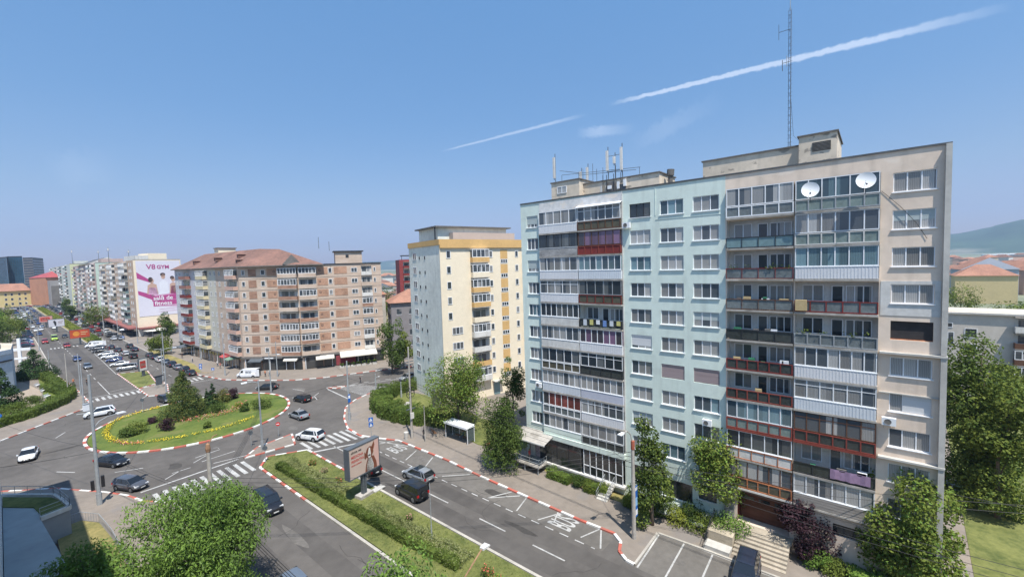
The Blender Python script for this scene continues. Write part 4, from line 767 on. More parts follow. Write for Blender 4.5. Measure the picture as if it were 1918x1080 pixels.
# ---- gym building
q0=Vector((37.6,340)); q1=Vector((37.4,242)); q2=Vector((54.3,244)); HG=33.
gy=root('apartment_block','orange panel block with a huge white gym banner on its end wall','building',(q1.x,q1.y,0)); ORP=mat('orange_beige_panels',(.52,.39,.29),.9,.14,1.2,c2=(.45,.33,.25)); shell(gy,[q0,q1,q2,(54.5,341)],HG,ORP)
f4,L4=FrP(gy,q0,q1); f5,L5=FrP(gy,q1,q2); rG=[HG-2.4-2.8*i for i in range(10)]
q=MB(); q.bx(0,L5,0,.04,3.5,HG,YELP); f5.put('end_wall',q.mesh('end_wall'),0,.003,0)
for k,u in enumerate((3,24,27,30,54,57.5,61,64,88,92)): bwin(f4,rG,u,1.4,1.3,2,WHITE,GLd)
for k,u in enumerate((8,15)): bbalc(f4,[r-.9 for r in rG],u,6,[CONCL,PGREY,WDIRT],.55,proud=1.2,seed=30+k)
for k,u in enumerate((36,44)): bbalc(f4,[r-.9 for r in rG],u,7,[CONCL,PGREY,WDIRT],.5,proud=1.2,seed=34+k)
for k,u in enumerate((69,77)): bbalc(f4,[r-.9 for r in rG],u,7,[CONCL,PTEAL,PGREY],.6,proud=1.2,seed=38+k)
q=MB(); q.bx(0,L4,0,3.2,3.6,4.2,mat('maroon_canopy',(.26,.10,.09),.8,.2,1)); q.bx(0,L4,.0,.1,.2,3.6,SHOP); f4.put('shop_front',q.mesh('shop_front'),0,.01,0); q=MB(); q.bx(0,L5+2,0,2.5,3.4,4.0,mat('maroon_canopy',(.26,.10,.09))); q.bx(0,L5,0,.08,.2,3.4,WDIRT); q.bx(1,12,.1,7,2.6,2.75,CREAMC); q.bx(1.5,11,.1,6,.2,1.2,CONCD); f5.put('shop_front',q.mesh('shop_front'),0,.05,0)
q=MB(); q.bx(2,9,-14,-3,HG,HG+3,YELP); q.bx(-2.5,2.,-16,-2,HG,HG+2,WDIRT); f5.put('roof_house',q.mesh('roof_house'),4,0,0); q=MB(); q.bx(0,L5,-.3,.1,HG,HG+.3,CONC); f5.put('coping',q.mesh('coping'),0,0,0)
# banner (one flat sheet of vinyl with its print)
BW=mat('banner_vinyl',(.66,.64,.70),.5,.03,1); MAG=mat('banner_magenta',(.42,.07,.22),.5,.05,2); MAG2=mat('banner_pink',(.62,.36,.50),.5,.2,.6); SKIN=mat('banner_skin',(.55,.36,.28),.5,.1,2); HAIR=mat('banner_hair',(.07,.05,.05),.5,.1,2); PW=mat('banner_print_white',(.72,.72,.76),.5,.05,2)
bn=tag(ob('banner',None,None,f5.world(.8,.1,8.6),f5.a),'huge white and pink gym banner reading sala de fitness on the end wall','banner')
g=MB(); g.bx(0,L5-1.2,0,.05,0,24,BW); ob('sheet',g.mesh('sheet'),bn)
def flat(polys,name,dz):
    g=MB()
    for p,m in polys: g.face([(x,-(.05+dz),z) for x,z in p],m)
    return ob(name,g.mesh(name),bn)
def ell(cx,cz,a,b,m,n=16): return ([(cx+a*math.cos(2*math.pi*k/n),cz+b*math.sin(2*math.pi*k/n)) for k in range(n)],m)
flat([([(0,19.2),(4.6,15.6),(5.2,14.2),(.1,16.5)],MAG),([(.1,11.2),(5.5,9),(9.5,5.4),(6,6.3),(.2,9.5)],MAG),([(4.5,9.5),(15.5,10.5),(15.6,5),(8,5),(5,7)],MAG2),([(6,4.0),(15.6,5),(15.6,3.2)],MAG2)],'stripe',.01)
flat([([(3.2,9.6),(3.6,13.4),(5.0,14.4),(6.7,13.6),(7.2,9.4)],SKIN),([(3.6,9.4),(4.1,12.4),(6.5,12.2),(7,9.2)],MAG2),ell(5.1,15.2,.75,1.1,SKIN),ell(4.7,15.8,.85,1.1,HAIR),([(7.6,9.6),(7.9,14.6),(9.3,15.6),(10.8,14.6),(11.0,9.4)],PW),ell(9.3,17.0,.75,1.1,SKIN),ell(9.2,17.9,.95,.8,HAIR),([(11.3,9.4),(11.6,13.6),(12.8,14.4),(14.3,13.6),(14.6,9.2)],SKIN),([(11.6,9.2),(12,12.8),(14.2,12.8),(14.5,9)],MAG),ell(12.9,15.6,.75,1.1,SKIN),ell(12.6,16.4,.8,.8,HAIR)],'figures',.02)
def lett(parent,s,x,z,size,m,y,name='lettering',bold=.04,sx=1.):
    me=text_mesh(s,size,m,.01,bold,'LEFT'); o=ob(name,me,parent,(x,-y,z),rot=(math.pi/2,0,0)); o.scale=(sx,1,1); return o
lett(bn,'V8',3.5,21.3,3.0,MAG,.10,bold=.03); lett(bn,'GYM',7.2,21.2,2.2,MAG,.10,bold=.05,sx=.98)
flat([([(4.8,6.2),(15.3,6.8),(15.3,9.2),(4.8,8.4)],MAG),([(5.1,4.0),(14.5,4.6),(14.5,6.6),(5.1,6.1)],MAG),([(7,9),(11,9.4),(11.4,10.2),(7.3,9.8)],PW)],'text_panel',.03)
lett(bn,'sală de',5.2,7.5,2.5,WHITE,.11,bold=.03); lett(bn,'fitness',5.6,5.2,2.5,WHITE,.11,bold=.03)
flat([([(7,2.4),(14,2.7),(14,2.9),(7,2.6)],MAG2),([(7,1.4),(14,1.7),(14,1.85),(7,1.55)],MAG2)],'small_print',.03)
# ---- row continues
def rowblock(y0,y1,x0,x1,h,mside,mend,label,pm,seed,cols,fm=WHITE):
    rt=root('apartment_block',label,'building',(x0,y0,0)); g=MB(); 
    c=[(0,y1-y0),(0,0),(x1-x0,0),(x1-x0,y1-y0)]
    for i in range(4): a=c[i]; b=c[(i+1)%4]; g.face([(a[0],a[1],0),(b[0],b[1],0),(b[0],b[1],h),(a[0],a[1],h)],mend if i==1 else mside)
    g.face([(a[0],a[1],h) for a in c],BITU); ob('wall',g.mesh('wall'),rt)
    fr,L=FrP(rt,(x0,y1),(x0,y0)); fe,Le=FrP(rt,(x0,y0),(x1,y0)); rows=[h-2.4-2.8*i for i in range(10)]
    for k,(u,w,t) in enumerate(cols):
        if t=='b': bbalc(fr,[r-.9 for r in rows],u*L,w,pm,.5,proud=1.3,seed=seed+k)
        else: bwin(fr,rows,u*L,w,1.5,2,fm,GLd)
    q=MB(); q.bx(0,L,0,2.5,3.2,4,CONCD); q.bx(0,L,0,.1,.2,3.2,SHOP); fr.put('shop_front',q.mesh('shop_front'),0,.01,0); q=MB(); q.bx(0,Le,-.4,.1,h,h+.4,CONC); q.bx(3,Le-3,-14,-3,h,h+2.4,mside); fe.put('roof_house',q.mesh('roof_house'),0,0,0); return rt,fr,fe
MINT=mat('mint_render',(.47,.57,.49),.9,.04,1.); PINKW=mat('pinkish_panels',(.50,.38,.34),.9,.12,1.2); LY=mat('light_lime_render',(.56,.58,.36),.9,.04,1.)
m1,_,_=rowblock(352,468,37.4,53.5,34.6,PINKW,MINT,'pinkish block with mint green end wall, behind the gym block',[WDIRT,PINKW,PTEAL],50,[(.03,8,'b'),(.16,2,'w'),(.22,2,'w'),(.30,9,'b'),(.42,2,'w'),(.48,9,'b'),(.60,2,'w'),(.66,2,'w'),(.74,9,'b'),(.88,8,'b')])
g=MB(); g.face([(-1,0,34.6),(17,0,34.6),(8,0,38.5)],WDIRT); g.face([(-1,0,34.6),(8,0,38.5),(8,60,38.5),(-1,60,34.6)],BITU); ob('gable_roof',g.mesh('gable_roof'),m1,(0,20,0))
m2,_,_=rowblock(490,690,37.4,51.5,37.0,mat('offwhite_panels',(.56,.58,.52),.9,.05,1),LY,'lime and white block far down the row behind the mint one',[WDIRT,PTEAL,PGREY],70,[(.05,14,'b'),(.2,3,'w'),(.3,14,'b'),(.45,3,'w'),(.55,14,'b'),(.7,3,'w'),(.8,14,'b')])
for i,(x,y,z,h,l) in enumerate(((40,500,37,12,'mobile mast with white drum on the lime block'),(44,395,35,9,'thin aerial on the mint block roof'),(39,315,33,9,'white cylinder antenna on the orange gym block'),(42,280,33,6,'aerial on the gym block roof beside the banner'))):
    g=MB(); g.tube([(0,0,0),(0,0,h)],.16,STEELB,6,.08); g.tube([(-.8,0,h*.8),(.8,0,h*.8)],.08,STEELB,5); g.tube([(0,0,h*.78),(0,0,h*.93)],.3,WDIRT,8); tag(ob('roof_aerial',g.mesh('roof_aerial'),None,(x,y,z)),l,'aerial')
# grey + orange blocks and school at the end of the boulevard
rt=root('corner_house','tall orange brick house with red roof where the boulevard bends','building',(29,620,0)); shell(rt,[(20,640),(29,600),(38,602),(40,640)],27,mat('orange_facade',(.48,.24,.15),.9,.1,1)); g=MB(); g.face([(-9.5,20,27),(0,-21,27),(6,0,33)],TILER); g.face([(0,-21,27),(10,-19,27),(6,0,33)],TILER); g.face([(10,-19,27),(12,20,27),(6,0,33)],TILER); ob('roof',g.mesh('roof'),rt); fw,L=FrP(rt,(29,600),(38,602)); bwin(fw,[22,18,14,10,6],1.5,1.6,2,1,WHITE,GLd); bwin(fw,[22,18,14,10,6],5.5,1.6,2,1,WHITE,GLd)
rt=root('corner_house','grey concrete house with blank wall between the orange house and the lime block','building',(42,590,0)); shell(rt,[(30,598),(31,588),(37,588),(37,640),(30,640)],24,mat('dull_grey_render',(.30,.29,.29),.9,.1,1)); shell(rt,[(31.5,587.6),(37,587),(37.2,600)],19,CONCD,name='side_wall')
rt=root('school_building','long yellow school with orange tiled roof at the far end of the street','building',(0,640,0)); shell(rt,[(-32,628),(20,640),(20,665),(-34,650)],15,mat('school_yellow',(.60,.50,.24),.9,.06,1)); g=MB(); g.face([(-33,-14,15),(21,-1,15),(16,10,22),(-18,3,22)],TILEO); g.face([(-33,-14,15),(-18,3,22),(-35,12,15)],TILEO); g.face([(21,-1,15),(21,26,15),(16,10,22)],TILEO); ob('roof',g.mesh('roof'),rt); fw,L=FrP(rt,(-32,628),(20,640))
for u in (3,6,11,18,21,27,31,36,40,45,49): bwin(fw,[10.5,6,1.5],u,1.7,2.3,1,WHITE,GLd)
rt=root('school_building','lower orange-roofed wing left of the yellow school','building',(-50,640,0)); shell(rt,[(-60,625),(-33,628),(-33,650),(-62,648)],12,mat('salmon_render',(.55,.33,.22),.9,.06,1)); g=MB(); g.face([(-11,-16,12),(18,-12.5,12),(17,-1,17.5),(-10,-3,17.5)],TILEO); g.face([(-10,-3,17.5),(17,-1,17.5),(17,12,12),(-12,10,12)],TILEO); ob('roof',g.mesh('roof'),rt)
# glass towers
TW=mat('tower_blue_glass',(.035,.09,.14),.12,.25,.09,stretch=(1,1,3),spec=.8); TW2=mat('tower_dark_glass',(.05,.055,.075),.2,.2,.09,spec=.7)
def tower(poly,h,m,label,band=None):
    c=Vector(poly[0]); rt=root('office_tower',label,'office tower',(c.x,c.y,0),group='office towers on the horizon'); shell(rt,poly,h,m)
    n=len(poly)
    for i in range(n):
        fr,L=FrP(rt,poly[i],poly[(i+1)%n])
        q=MB()
        for k in range(int(h/3.6)): q.bx(0,L,0,.12,1.8+k*3.6,(2.0 if not band else 3.2)+k*3.6,band or DARK)
        for k in range(int(L/3)): q.bx(k*3,k*3+.12,.0,.15,0,h,DARK) if not band else None
        fr.put('floor_band',q.mesh('floor_band'),0,.01,0)
    q=MB(); q.prism([(p[0]-c.x,p[1]-c.y) for p in poly],h,h+1.6,DARK); ob('parapet',q.mesh('parapet'),rt)
a0=DP(-40,640);a1=DP(14,600);a2=DP(20,640);a3=DP(-30,700); tower([a0,a1,a2,a3],56,TW,'blue glass tower at the left edge of the horizon')
a0=DP(14,612);a1=DP(43,612);a2=DP(43,660);a3=DP(14,660); tower([a0,a1,a2,a3],57,TW,'pair-topped dark blue glass tower beside the concrete banded one')
a0=DP(44,600);a1=DP(62,600);a2=DP(82,640);a3=DP(60,660); tower([a0,a1,a2,a3],54,TW2,'grey tower with pale horizontal bands right of the blue glass towers',CONCD)
# behind: red modern block, grey house, right side grey block, tiled houses
a=Vector(DP(748,175)); rt=root('apartment_block','slim dark red modern block with balconies, behind the yellow block','building',(a.x,a.y,0)); b=a+Vector((14,-8)); shell(rt,[a,b,b+Vector((8,14)),a+Vector((8,14))],29.5,mat('dark_red_cladding',(.26,.05,.05),.7,.1,1)); fw,L=FrP(rt,a,b); bbalc(fw,[26-3*i for i in range(8)],1.5,4,[PGREY,DREDF],.0,seed=80,proud=1.4); bbalc(fw,[26-3*i for i in range(8)],8.5,4,[PGREY],.0,seed=81,proud=1.4); q=MB(); q.bx(5.8,8,0,.5,0,27,STEEL); fw.put('stair_strip',q.mesh('stair_strip'),0,.01,0); q=MB(); q.bx(1,15,-6,-.5,31,31.3,DARK); [q.bx(x,x+.2,-.8,-.6,29.5,31,DARK) for x in (1,5,9,13)]; fw.put('roof_frame',q.mesh('roof_frame'),0,0,0)
def house(c,w,d,h,rh,rz,wm,rm,label,hip=True,wins=True,grp=None,name='tiled_house'):
    rt=root(name,label,'house',(c[0],c[1],0),rz,grp); g=MB(); g.box(-w/2,w/2,-d/2,d/2,0,h,wm,False); ob('wall',g.mesh('wall'),rt); e=.6; r=MB(); i=min(w,d)/2 if hip else 0
    A=[(-w/2-e,-d/2-e),(w/2+e,-d/2-e),(w/2+e,d/2+e),(-w/2-e,d/2+e)]; R0=(-w/2+i,0); R1=(w/2-i,0)
    r.face([(*A[0],h),(*A[1],h),(*R1,h+rh),(*R0,h+rh)],rm); r.face([(*A[2],h),(*A[3],h),(*R0,h+rh),(*R1,h+rh)],rm); r.face([(*A[1],h),(*A[2],h),(*R1,h+rh)],rm if hip else wm); r.face([(*A[3],h),(*A[0],h),(*R0,h+rh)],rm if hip else wm); r.face([(*p,h-.02) for p in A[::-1]],CONC); ro=ob('roof',r.mesh('roof'),rt)
    if wins:
        k=('hw',round(w),round(d),round(h))
        for s,(L,ang,ox,oy) in enumerate(((w,0,-w/2,-d/2),(d,-math.pi/2,-w/2,d/2))):
            q=MB()
            for zz in np.arange(1.2,h-1.5,3.):
                for x in np.arange(1.5,L-1.8,3.4): q.bx(x,x+1.3,0,.05,zz,zz+1.5,GLf); q.bx(x-.1,x+1.4,0,.07,zz-.1,zz,WHITE)
            if q.v: ob('window_row',q.mesh('window_row'),rt,(ox,oy,0),ang)
    return rt
a=DP(757,122); house((a[0]+5,a[1]+4),13,11,16.5,3.5,-.5,mat('dark_grey_render',(.24,.22,.22),.9,.1,1),TILEO,'grey house with tiled roof behind the trees beside the yellow block')
rt=root('apartment_block','low grey block with pale flat roof and balconies at the right edge','building',(112,0,0)); HQ=15.0
P=[(112,12),(112,-42),(124,-42),(124,12)]; shell(rt,P,HQ,mat('cool_grey_render',(.56,.51,.45),.92,.08,1.2,streak=.2),ROOFL); fw,L=FrP(rt,P[0],P[1]); q=MB(); q.bx(-.3,L,-.2,.45,HQ-.05,HQ+.25,CONCL); fw.put('eaves',q.mesh('eaves'),0,.002,0)
for i in range(4):
    for u in (24.3,): bwin(fw,[HQ-4.3-2.8*i],u,1.6,1.7,1,WHITE,GLd)
    bwin(fw,[HQ-2.6],20.6-1.4,3.6,.9,5,WHITE,GLd) if i==0 else None; bwin(fw,[HQ-5.8],19.1,3.9,2.4,5,WHITE,GLf) if i==0 else None
bbalc(fw,[HQ-2.8-2.8*i for i in range(4)],30.2,5,[WDIRT,BROWNF],.6,proud=1.2,seed=90); bbalc(fw,[HQ-2.8-2.8*i for i in range(4)],36,5,[WDIRT],.6,proud=1.2,seed=91)
q=MB(); q.bx(15.5,22,-6,.0,HQ+.27,HQ+2.1,TILER); fw.put('red_roof_box',q.mesh('red_roof_box'),0,0,0)
a=DP(1838,215); house((a[0]+3,a[1]-1),21,16,13.6,5.4,math.radians(90),mat('olive_yellow_render',(.60,.48,.26),.9,.06,1),TILEO,'yellow house under an orange hipped roof at the right')
a=DP(1838,245); house((a[0]+12,a[1]-2),30,22,15.2,6.6,math.radians(3),mat('pale_grey_gable',(.42,.44,.50),.9,.04,1),TILEO,'house with a pale grey triangular gable behind the yellow one',hip=False,wins=False)
a=DP(1905,260); house((a[0],a[1]),40,16,14,5,math.radians(20),mat('pink_brown_render',(.42,.30,.24),.9,.06,1),TILEO,'wide brown house with orange roof at the right edge')
rr=random.Random(7); WMS=[mat('house_cream',(.55,.48,.36),.9,.08,1),mat('house_white',(.58,.57,.54),.9,.05,1),mat('house_pink',(.52,.34,.27),.9,.05,1),CONC]
k=0
for (px0,px1,d0,d1,n) in ((1780,1925,280,900,46),(690,760,200,900,26),(40,140,800,1400,10)):
    for i in range(n):
        d=d0+(d1-d0)*((i+.5)/n)**1.3; px=rr.uniform(px0,px1); a=DP(px,d); hh=rr.uniform(6,11) if d<600 else rr.uniform(7,15); rm=[TILEO,TILE,TILEO,BITU][rr.randrange(4)]
        house(a,rr.uniform(12,26),rr.uniform(10,15),hh,rr.uniform(2.5,4.5),rr.uniform(0,3.1),WMS[i%4],rm,{'orange_roof_tile':'small far house with bright orange tiled roof among the rooftops','red_roof_tile':'small far house with dull red-brown tiled roof among the rooftops','bitumen_roof':'small far house with dark grey roof among the rooftops'}[rm.name],wins=d<450,grp={'orange_roof_tile':'far orange-roofed houses','red_roof_tile':'far red-brown-roofed houses','bitumen_roof':'far grey-roofed houses'}[rm.name])
a=DP(1900,900); rt=root('factory_hall','long white and dark industrial hall below the hill at the right edge','building',(a[0],a[1],0)); g=MB(); g.box(-30,60,-60,40,0,12,mat('hall_dark_wall',(.10,.16,.17),.7,.1,.5)); g.box(-30.5,60.5,-60.5,40.5,12,15,WHITE); ob('wall',g.mesh('wall'),rt)
# ---- church-like blue building at left edge
rt=root('chapel','pale blue rendered chapel with white arched window at the left edge','building',(0,140,0)); poly=[(-14,140),(-3.0,146),(.9,151),(1.4,165),(-2,172),(-14,172)]; shell(rt,poly,10.5,LBLUE,ROOFL)
fw,L=FrP(rt,(-14,140),(-3.0,146)); q=MB(); 
for s in (8.0,):
    pts=[(s,2.0),(s+3.2,2.0),(s+3.2,6.0)]+[(s+1.6+1.6*math.cos(t),6.0+1.6*math.sin(t)) for t in np.linspace(0,math.pi,10)]; q.face([(x,-.12,z) for x,z in pts],WHITE); q.face([(x*.62+(s+1.6)*.38,-.15,z*.9+.2) for x,z in pts],GLd)
fw.put('arched_window',q.mesh('arched_window'),0,.0,0)
f6,L6=FrP(rt,(-3.0,146),(.9,151)); q=MB(); q.bx(0,L6,0,.15,9.6,10.6,LBLUE); q.bx(0,L6,0,.2,8.0,8.3,DARK); f6.put('cornice',q.mesh('cornice'),0,.0,0)
q=MB(); q.prism([(-12,2),(-4,8),(-1,14),(-1,24),(-4,30),(-14,30)],10.5,12.5,mat('dark_slate_roof',(.16,.17,.18),.8,.2,1)); ob('roof',q.mesh('roof'),rt)
g=MB(); g.box(-.5,.5,-.5,.5,0,.6,WHITE); g.box(-.32,.32,-.25,.25,.6,9.5,WHITE); g.box(-2.3,2.3,-.22,.22,6.0,6.7,WHITE); g.box(-1.4,1.4,-.3,.3,3.6,4.0,WHITE); tag(ob('cross_monument',g.mesh('cross_monument'),None,(2.7,186,.15),-.4),'tall white memorial cross behind the conifer at the left','monument')
# ---- own building behind and beside the camera, with its roof terrace
rt=root('apartment_block','tall pale block at the left picture edge whose shade covers the roof terrace','building',(-8,20,0)); g=MB(); g.box(-8,6.8,-50,24,0,28.6,OWN); g.box(-8,6.8,24,50.5,0,24.6,OWN); ob('wall',g.mesh('wall'),rt)
fr=Fr(rt,(-1.2,70.5),-math.pi/2); 
for i in range(6): bwin(fr,[21.5-2.8*i-2],5,1.6,1.4,2,WHITE,GLf)
tr_=root('roof_terrace','dark blue-grey roof terrace with green border and steel railing at the lower left','terrace',(-1,60,0)); TP=[(-1.15,73.5),(2.55,67.0),(3.0,65.2),(3.35,62.3),(1.25,61.9),(1.9,53.3),(2.8,46),(2.8,40),(-1.15,40)]
TP=[(-1.15,71.9),(2.4,67.2),(2.8,65.4),(3.25,62.4),(1.2,61.8),(1.9,53.3),(2.2,49),(-1.15,49)]
g=MB(); g.prism([(p[0]+1,p[1]-60) for p in TP],0,3.2,mat('terrace_wall',(.30,.31,.32),.9,.1,1),BITUB); ob('membrane_roof',g.mesh('membrane_roof'),tr_)
g=MB(); g.prism([(p[0]+1,p[1]-60) for p in [(-1.15,71.3),(2.2,66.8),(2.65,65.3),(3.0,62.7),(1.35,62.2),(.9,65.3),(-1.15,68.2)]],3.2,3.28,GRASS); ob('green_roof_border',g.mesh('green_roof_border'),tr_)
g=MB()
TPr=[(-1.15,71.9),(2.4,67.2),(2.8,65.4),(3.25,62.4),(1.2,61.8)]
for a,b in zip(TPr,TPr[1:]):
    L=math.hypot(b[0]-a[0],b[1]-a[1]); A=Vector((a[0]+1,a[1]-60,0)); B=Vector((b[0]+1,b[1]-60,0))
    for zz in (4.25,3.9,3.55): g.tube([(A.x,A.y,zz),(B.x,B.y,zz)],.03 if zz>4 else .015,STEEL,5)
    for k in range(int(L/1.2)+1): p=A.lerp(B,k/max(1,int(L/1.2))); g.tube([(p.x,p.y,3.2),(p.x,p.y,4.25)],.025,STEEL,5)
ob('railing',g.mesh('railing'),tr_)
g=MB()
for a,b in zip(TPr,TPr[1:]): A=Vector((a[0]+1,a[1]-60)); B=Vector((b[0]+1,b[1]-60)); d=(B-A).normalized(); n=Vector((-d.y,d.x))*.14; g.prism([A-n,B-n,B+n,A+n],3.0,3.42,WDIRT)
ob('edge_upstand',g.mesh('edge_upstand'),tr_)
BP=[(2.2,65.0),(3.2,64.8),(4.1,64.9),(5.3,62.7),(5.7,58.0),(5.9,50),(2.2,50)]
g=MB(); g.prism([(p[0]-3,p[1]-60) for p in BP],0,.5,CONCL,GRASSY); tag(ob('raised_lawn',g.mesh('raised_lawn'),None,(3,60,0)),'raised dry lawn behind a low wall and railing beside the roof terrace','lawn')
g=MB()
for a,b in zip(BP[:6],BP[1:6]):
    A=Vector((a[0]-3,a[1]-60,0)); B=Vector((b[0]-3,b[1]-60,0)); L=(B-A).length; g.tube([(A.x,A.y,1.45),(B.x,B.y,1.45)],.03,STEEL,5)
    for k in range(int(L/.35)+1): p=A.lerp(B,k/max(1,int(L/.35))); g.tube([(p.x,p.y,.5),(p.x,p.y,1.45)],.014,STEEL,4,cap=False)
tag(ob('fence',g.mesh('fence'),None,(3,60,0)),'bent steel bar railing round the raised dry lawn','fence')
# ================================================================ VEGETATION
def leafquads(rng,C,Nrm,s,asp=.6,droop=0.):
    n=len(C); r=rng.normal(size=(n,3)); nn=Nrm+r*.75; nn/=np.linalg.norm(nn,axis=1,keepdims=True)+1e-9
    a=rng.normal(size=(n,3)); a[:,2]-=droop*2.2; t=a-nn*(a*nn).sum(1,keepdims=True); t/=np.linalg.norm(t,axis=1,keepdims=True)+1e-9; b=np.cross(nn,t)
    S=(s*rng.uniform(.65,1.35,(n,1)))*.5; T=t*S; B=b*S*asp
    return np.stack([C-T-B*.5,C-B+T*.1,C+T+B*.3,C+B-T*.1],1)
def crown_mesh(name,n,rx,ry,rz,m,leaf=.2,seed=0,blobs=26,shape='round',m2=None,frac2=.12,asp=.65,droop=0.,bl=.36):
    """crown with its bottom at z=0 and its top at z=2*rz, leaves gathered in clumps"""
    rng=np.random.default_rng(seed); cs=[]; rs=[]
    for k in range(blobs):
        if shape=='cone':
            h=rng.uniform(0,1)**1.25; R=(1-h)**.9; t=rng.uniform(0,6.28); q=R*rng.uniform(.45,.95); cs.append((rx*q*math.cos(t),ry*q*math.sin(t),2*rz*h)); rs.append(min(rx,rz)*bl*(.35+.65*(1-h)))
        else:
            while True:
                v=rng.normal(size=3); v/=np.linalg.norm(v)
                if v[2]>-.75: break
            q=rng.uniform(.35,.80); wd=1.0
            if shape=='column': wd=.85+.15*math.cos(v[2]*2)
            if shape=='egg': wd=1.12-.35*v[2] if v[2]>0 else 1.0
            cs.append((rx*v[0]*q*wd,ry*v[1]*q*wd,rz+rz*v[2]*q)); rs.append(min(rx,ry)*bl*rng.uniform(.7,1.25))
    cs=np.array(cs); rs=np.array(rs); w=rs**2; w/=w.sum(); idx=rng.choice(len(cs),n,p=w)
    d=rng.normal(size=(n,3)); d/=np.linalg.norm(d,axis=1,keepdims=True); rad=rs[idx][:,None]*rng.uniform(.45,1.,(n,1))**.5*rng.uniform(.85,1.18,(n,1))
    d2=d*np.array([1,1,.75]); P=cs[idx]+d2*rad; keep=P[:,2]>-.1*rz; P=P[keep]; d=d[keep]; lo=np.percentile(P,.6,0); hi=np.percentile(P,99.4,0); f0=np.array([2*rx,2*ry,2*rz])/(hi-lo); o0=np.array([-rx,-ry,0]); cs=(cs-lo)*f0+o0; P=(P-lo)*f0+o0
    Q=leafquads(rng,P,d*.7+np.array([0,0,.55]),leaf,asp,droop)
    mi=None; ms=[m]
    if m2 is not None: ms=[m,m2]; mi=(rng.random(len(P))<frac2).astype(int)
    return quads(name,Q,ms,mi),cs,rs
def tree(label,base,h,rx,cb=.3,m=None,n=5000,leaf=.22,seed=0,shape='round',name='tree',ry=None,group=None,blobs=26,trunk=None,m2=None,frac2=.12,droop=0.,asp=.65,bl=.36,limbs=8):
    m=m or L_MAPLE; rt=root(name,label,'tree' if name!='bush' else 'bush',(base[0],base[1],0),seed*1.3,group); z0=h*cb; rz=(h-z0)/2
    me,cs,rs=crown_mesh('crown',n,rx,ry or rx,rz,m,leaf,seed,blobs,shape,m2,frac2,asp,droop,bl); ob('crown',me,rt,(0,0,z0))
    g=MB(); tr=trunk or max(.07,h*.018); rr=random.Random(seed); top=z0+rz*(1.2 if shape!='cone' else 1.85)
    pts=[(0,0,-.1)]+[(rr.uniform(-.04,.04)*h*.3*k/4,rr.uniform(-.04,.04)*h*.3*k/4,top*k/4) for k in range(1,5)]; g.tube(pts,tr,BARK,8,tr*.3)
    for k in range(limbs):
        c=cs[k]; zb=max(z0*.75,(c[2]+z0)*.55); g.tube([(0,0,zb),(c[0]*.5,c[1]*.5,(zb+c[2]+z0)/2),(c[0],c[1],c[2]+z0)],tr*.4,BARK,5,tr*.12,cap=False)
    ob('trunk',g.mesh('trunk',True),rt); return rt
def pxtree(label,bx,by,ty,hw,**k):
    b=G(bx,by); dpt=depth(b); return tree(label,(b.x,b.y),HT(b,bx,ty),hw/CF*dpt,**k)
def bush(label,p,r,h,m,seed,n=900,leaf=.14,grp=None):
    me,_,_=crown_mesh('foliage',n,r,r,h/2,m,leaf,seed,14,'round',bl=.5); rt=tag(ob('bush',me,None,(p[0],p[1],.1)),label,'bush',grp); return rt
def hedge(label,path,w,h,m,dens=160,leaf=.12,seed=0,m2=None,frac2=.1,z=.12,core=True,cat='hedge',grp=None,name='hedge'):
    rng=np.random.default_rng(seed); P=[];Nn=[]; rt=root(name,label,cat,(path[0][0],path[0][1],z),0,grp); o=np.array([path[0][0],path[0][1]]); g=MB()
    for a,b in zip(path,path[1:]):
        a=np.array(a[:2],float)-o; b=np.array(b[:2],float)-o; L=np.linalg.norm(b-a); d=(b-a)/L; nn=np.array([-d[1],d[0]]); n=int(L*(w+2*h)*dens/ (1.0))
        s=rng.uniform(-.1,L+.1,n); q=rng.uniform(0,w+2*h,n); u=np.where(q<h,-w/2,np.where(q>h+w,w/2,q-h-w/2)); zz=np.where(q<h,q,np.where(q>h+w,w+2*h-q,h)); wob=1+.16*np.sin(s*1.7+seed)+.10*np.sin(s*4.1)
        zz=zz*wob; u=u*(1+.12*np.sin(s*2.3)); pt=np.stack([a[0]+d[0]*s+nn[0]*u,a[1]+d[1]*s+nn[1]*u,zz],1)+rng.normal(size=(n,3))*.06
        nrm=np.stack([nn[0]*np.sign(u)*(q<h)|(0) if 0 else nn[0]*np.where((q<h)|(q>h+w),np.sign(u),0),nn[1]*np.where((q<h)|(q>h+w),np.sign(u),0),np.where((q<h)|(q>h+w),.25,1.)],1)
        P.append(pt);Nn.append(nrm)
        if core:
            c=[a+nn*w*.42,b+nn*w*.42,b-nn*w*.42,a-nn*w*.42]; g.prism([tuple(x) for x in c],0,h*.82,m)
    P=np.concatenate(P);Nn=np.concatenate(Nn); Q=leafquads(rng,P,Nn,leaf,.7); mi=None; ms=[m]
    if m2 is not None: ms=[m,m2]; mi=(rng.random(len(P))<frac2).astype(int)
    ob('foliage',quads('foliage',Q,ms,mi),rt); ob('branches',g.mesh('branches'),rt) if core and g.v else None
    return rt
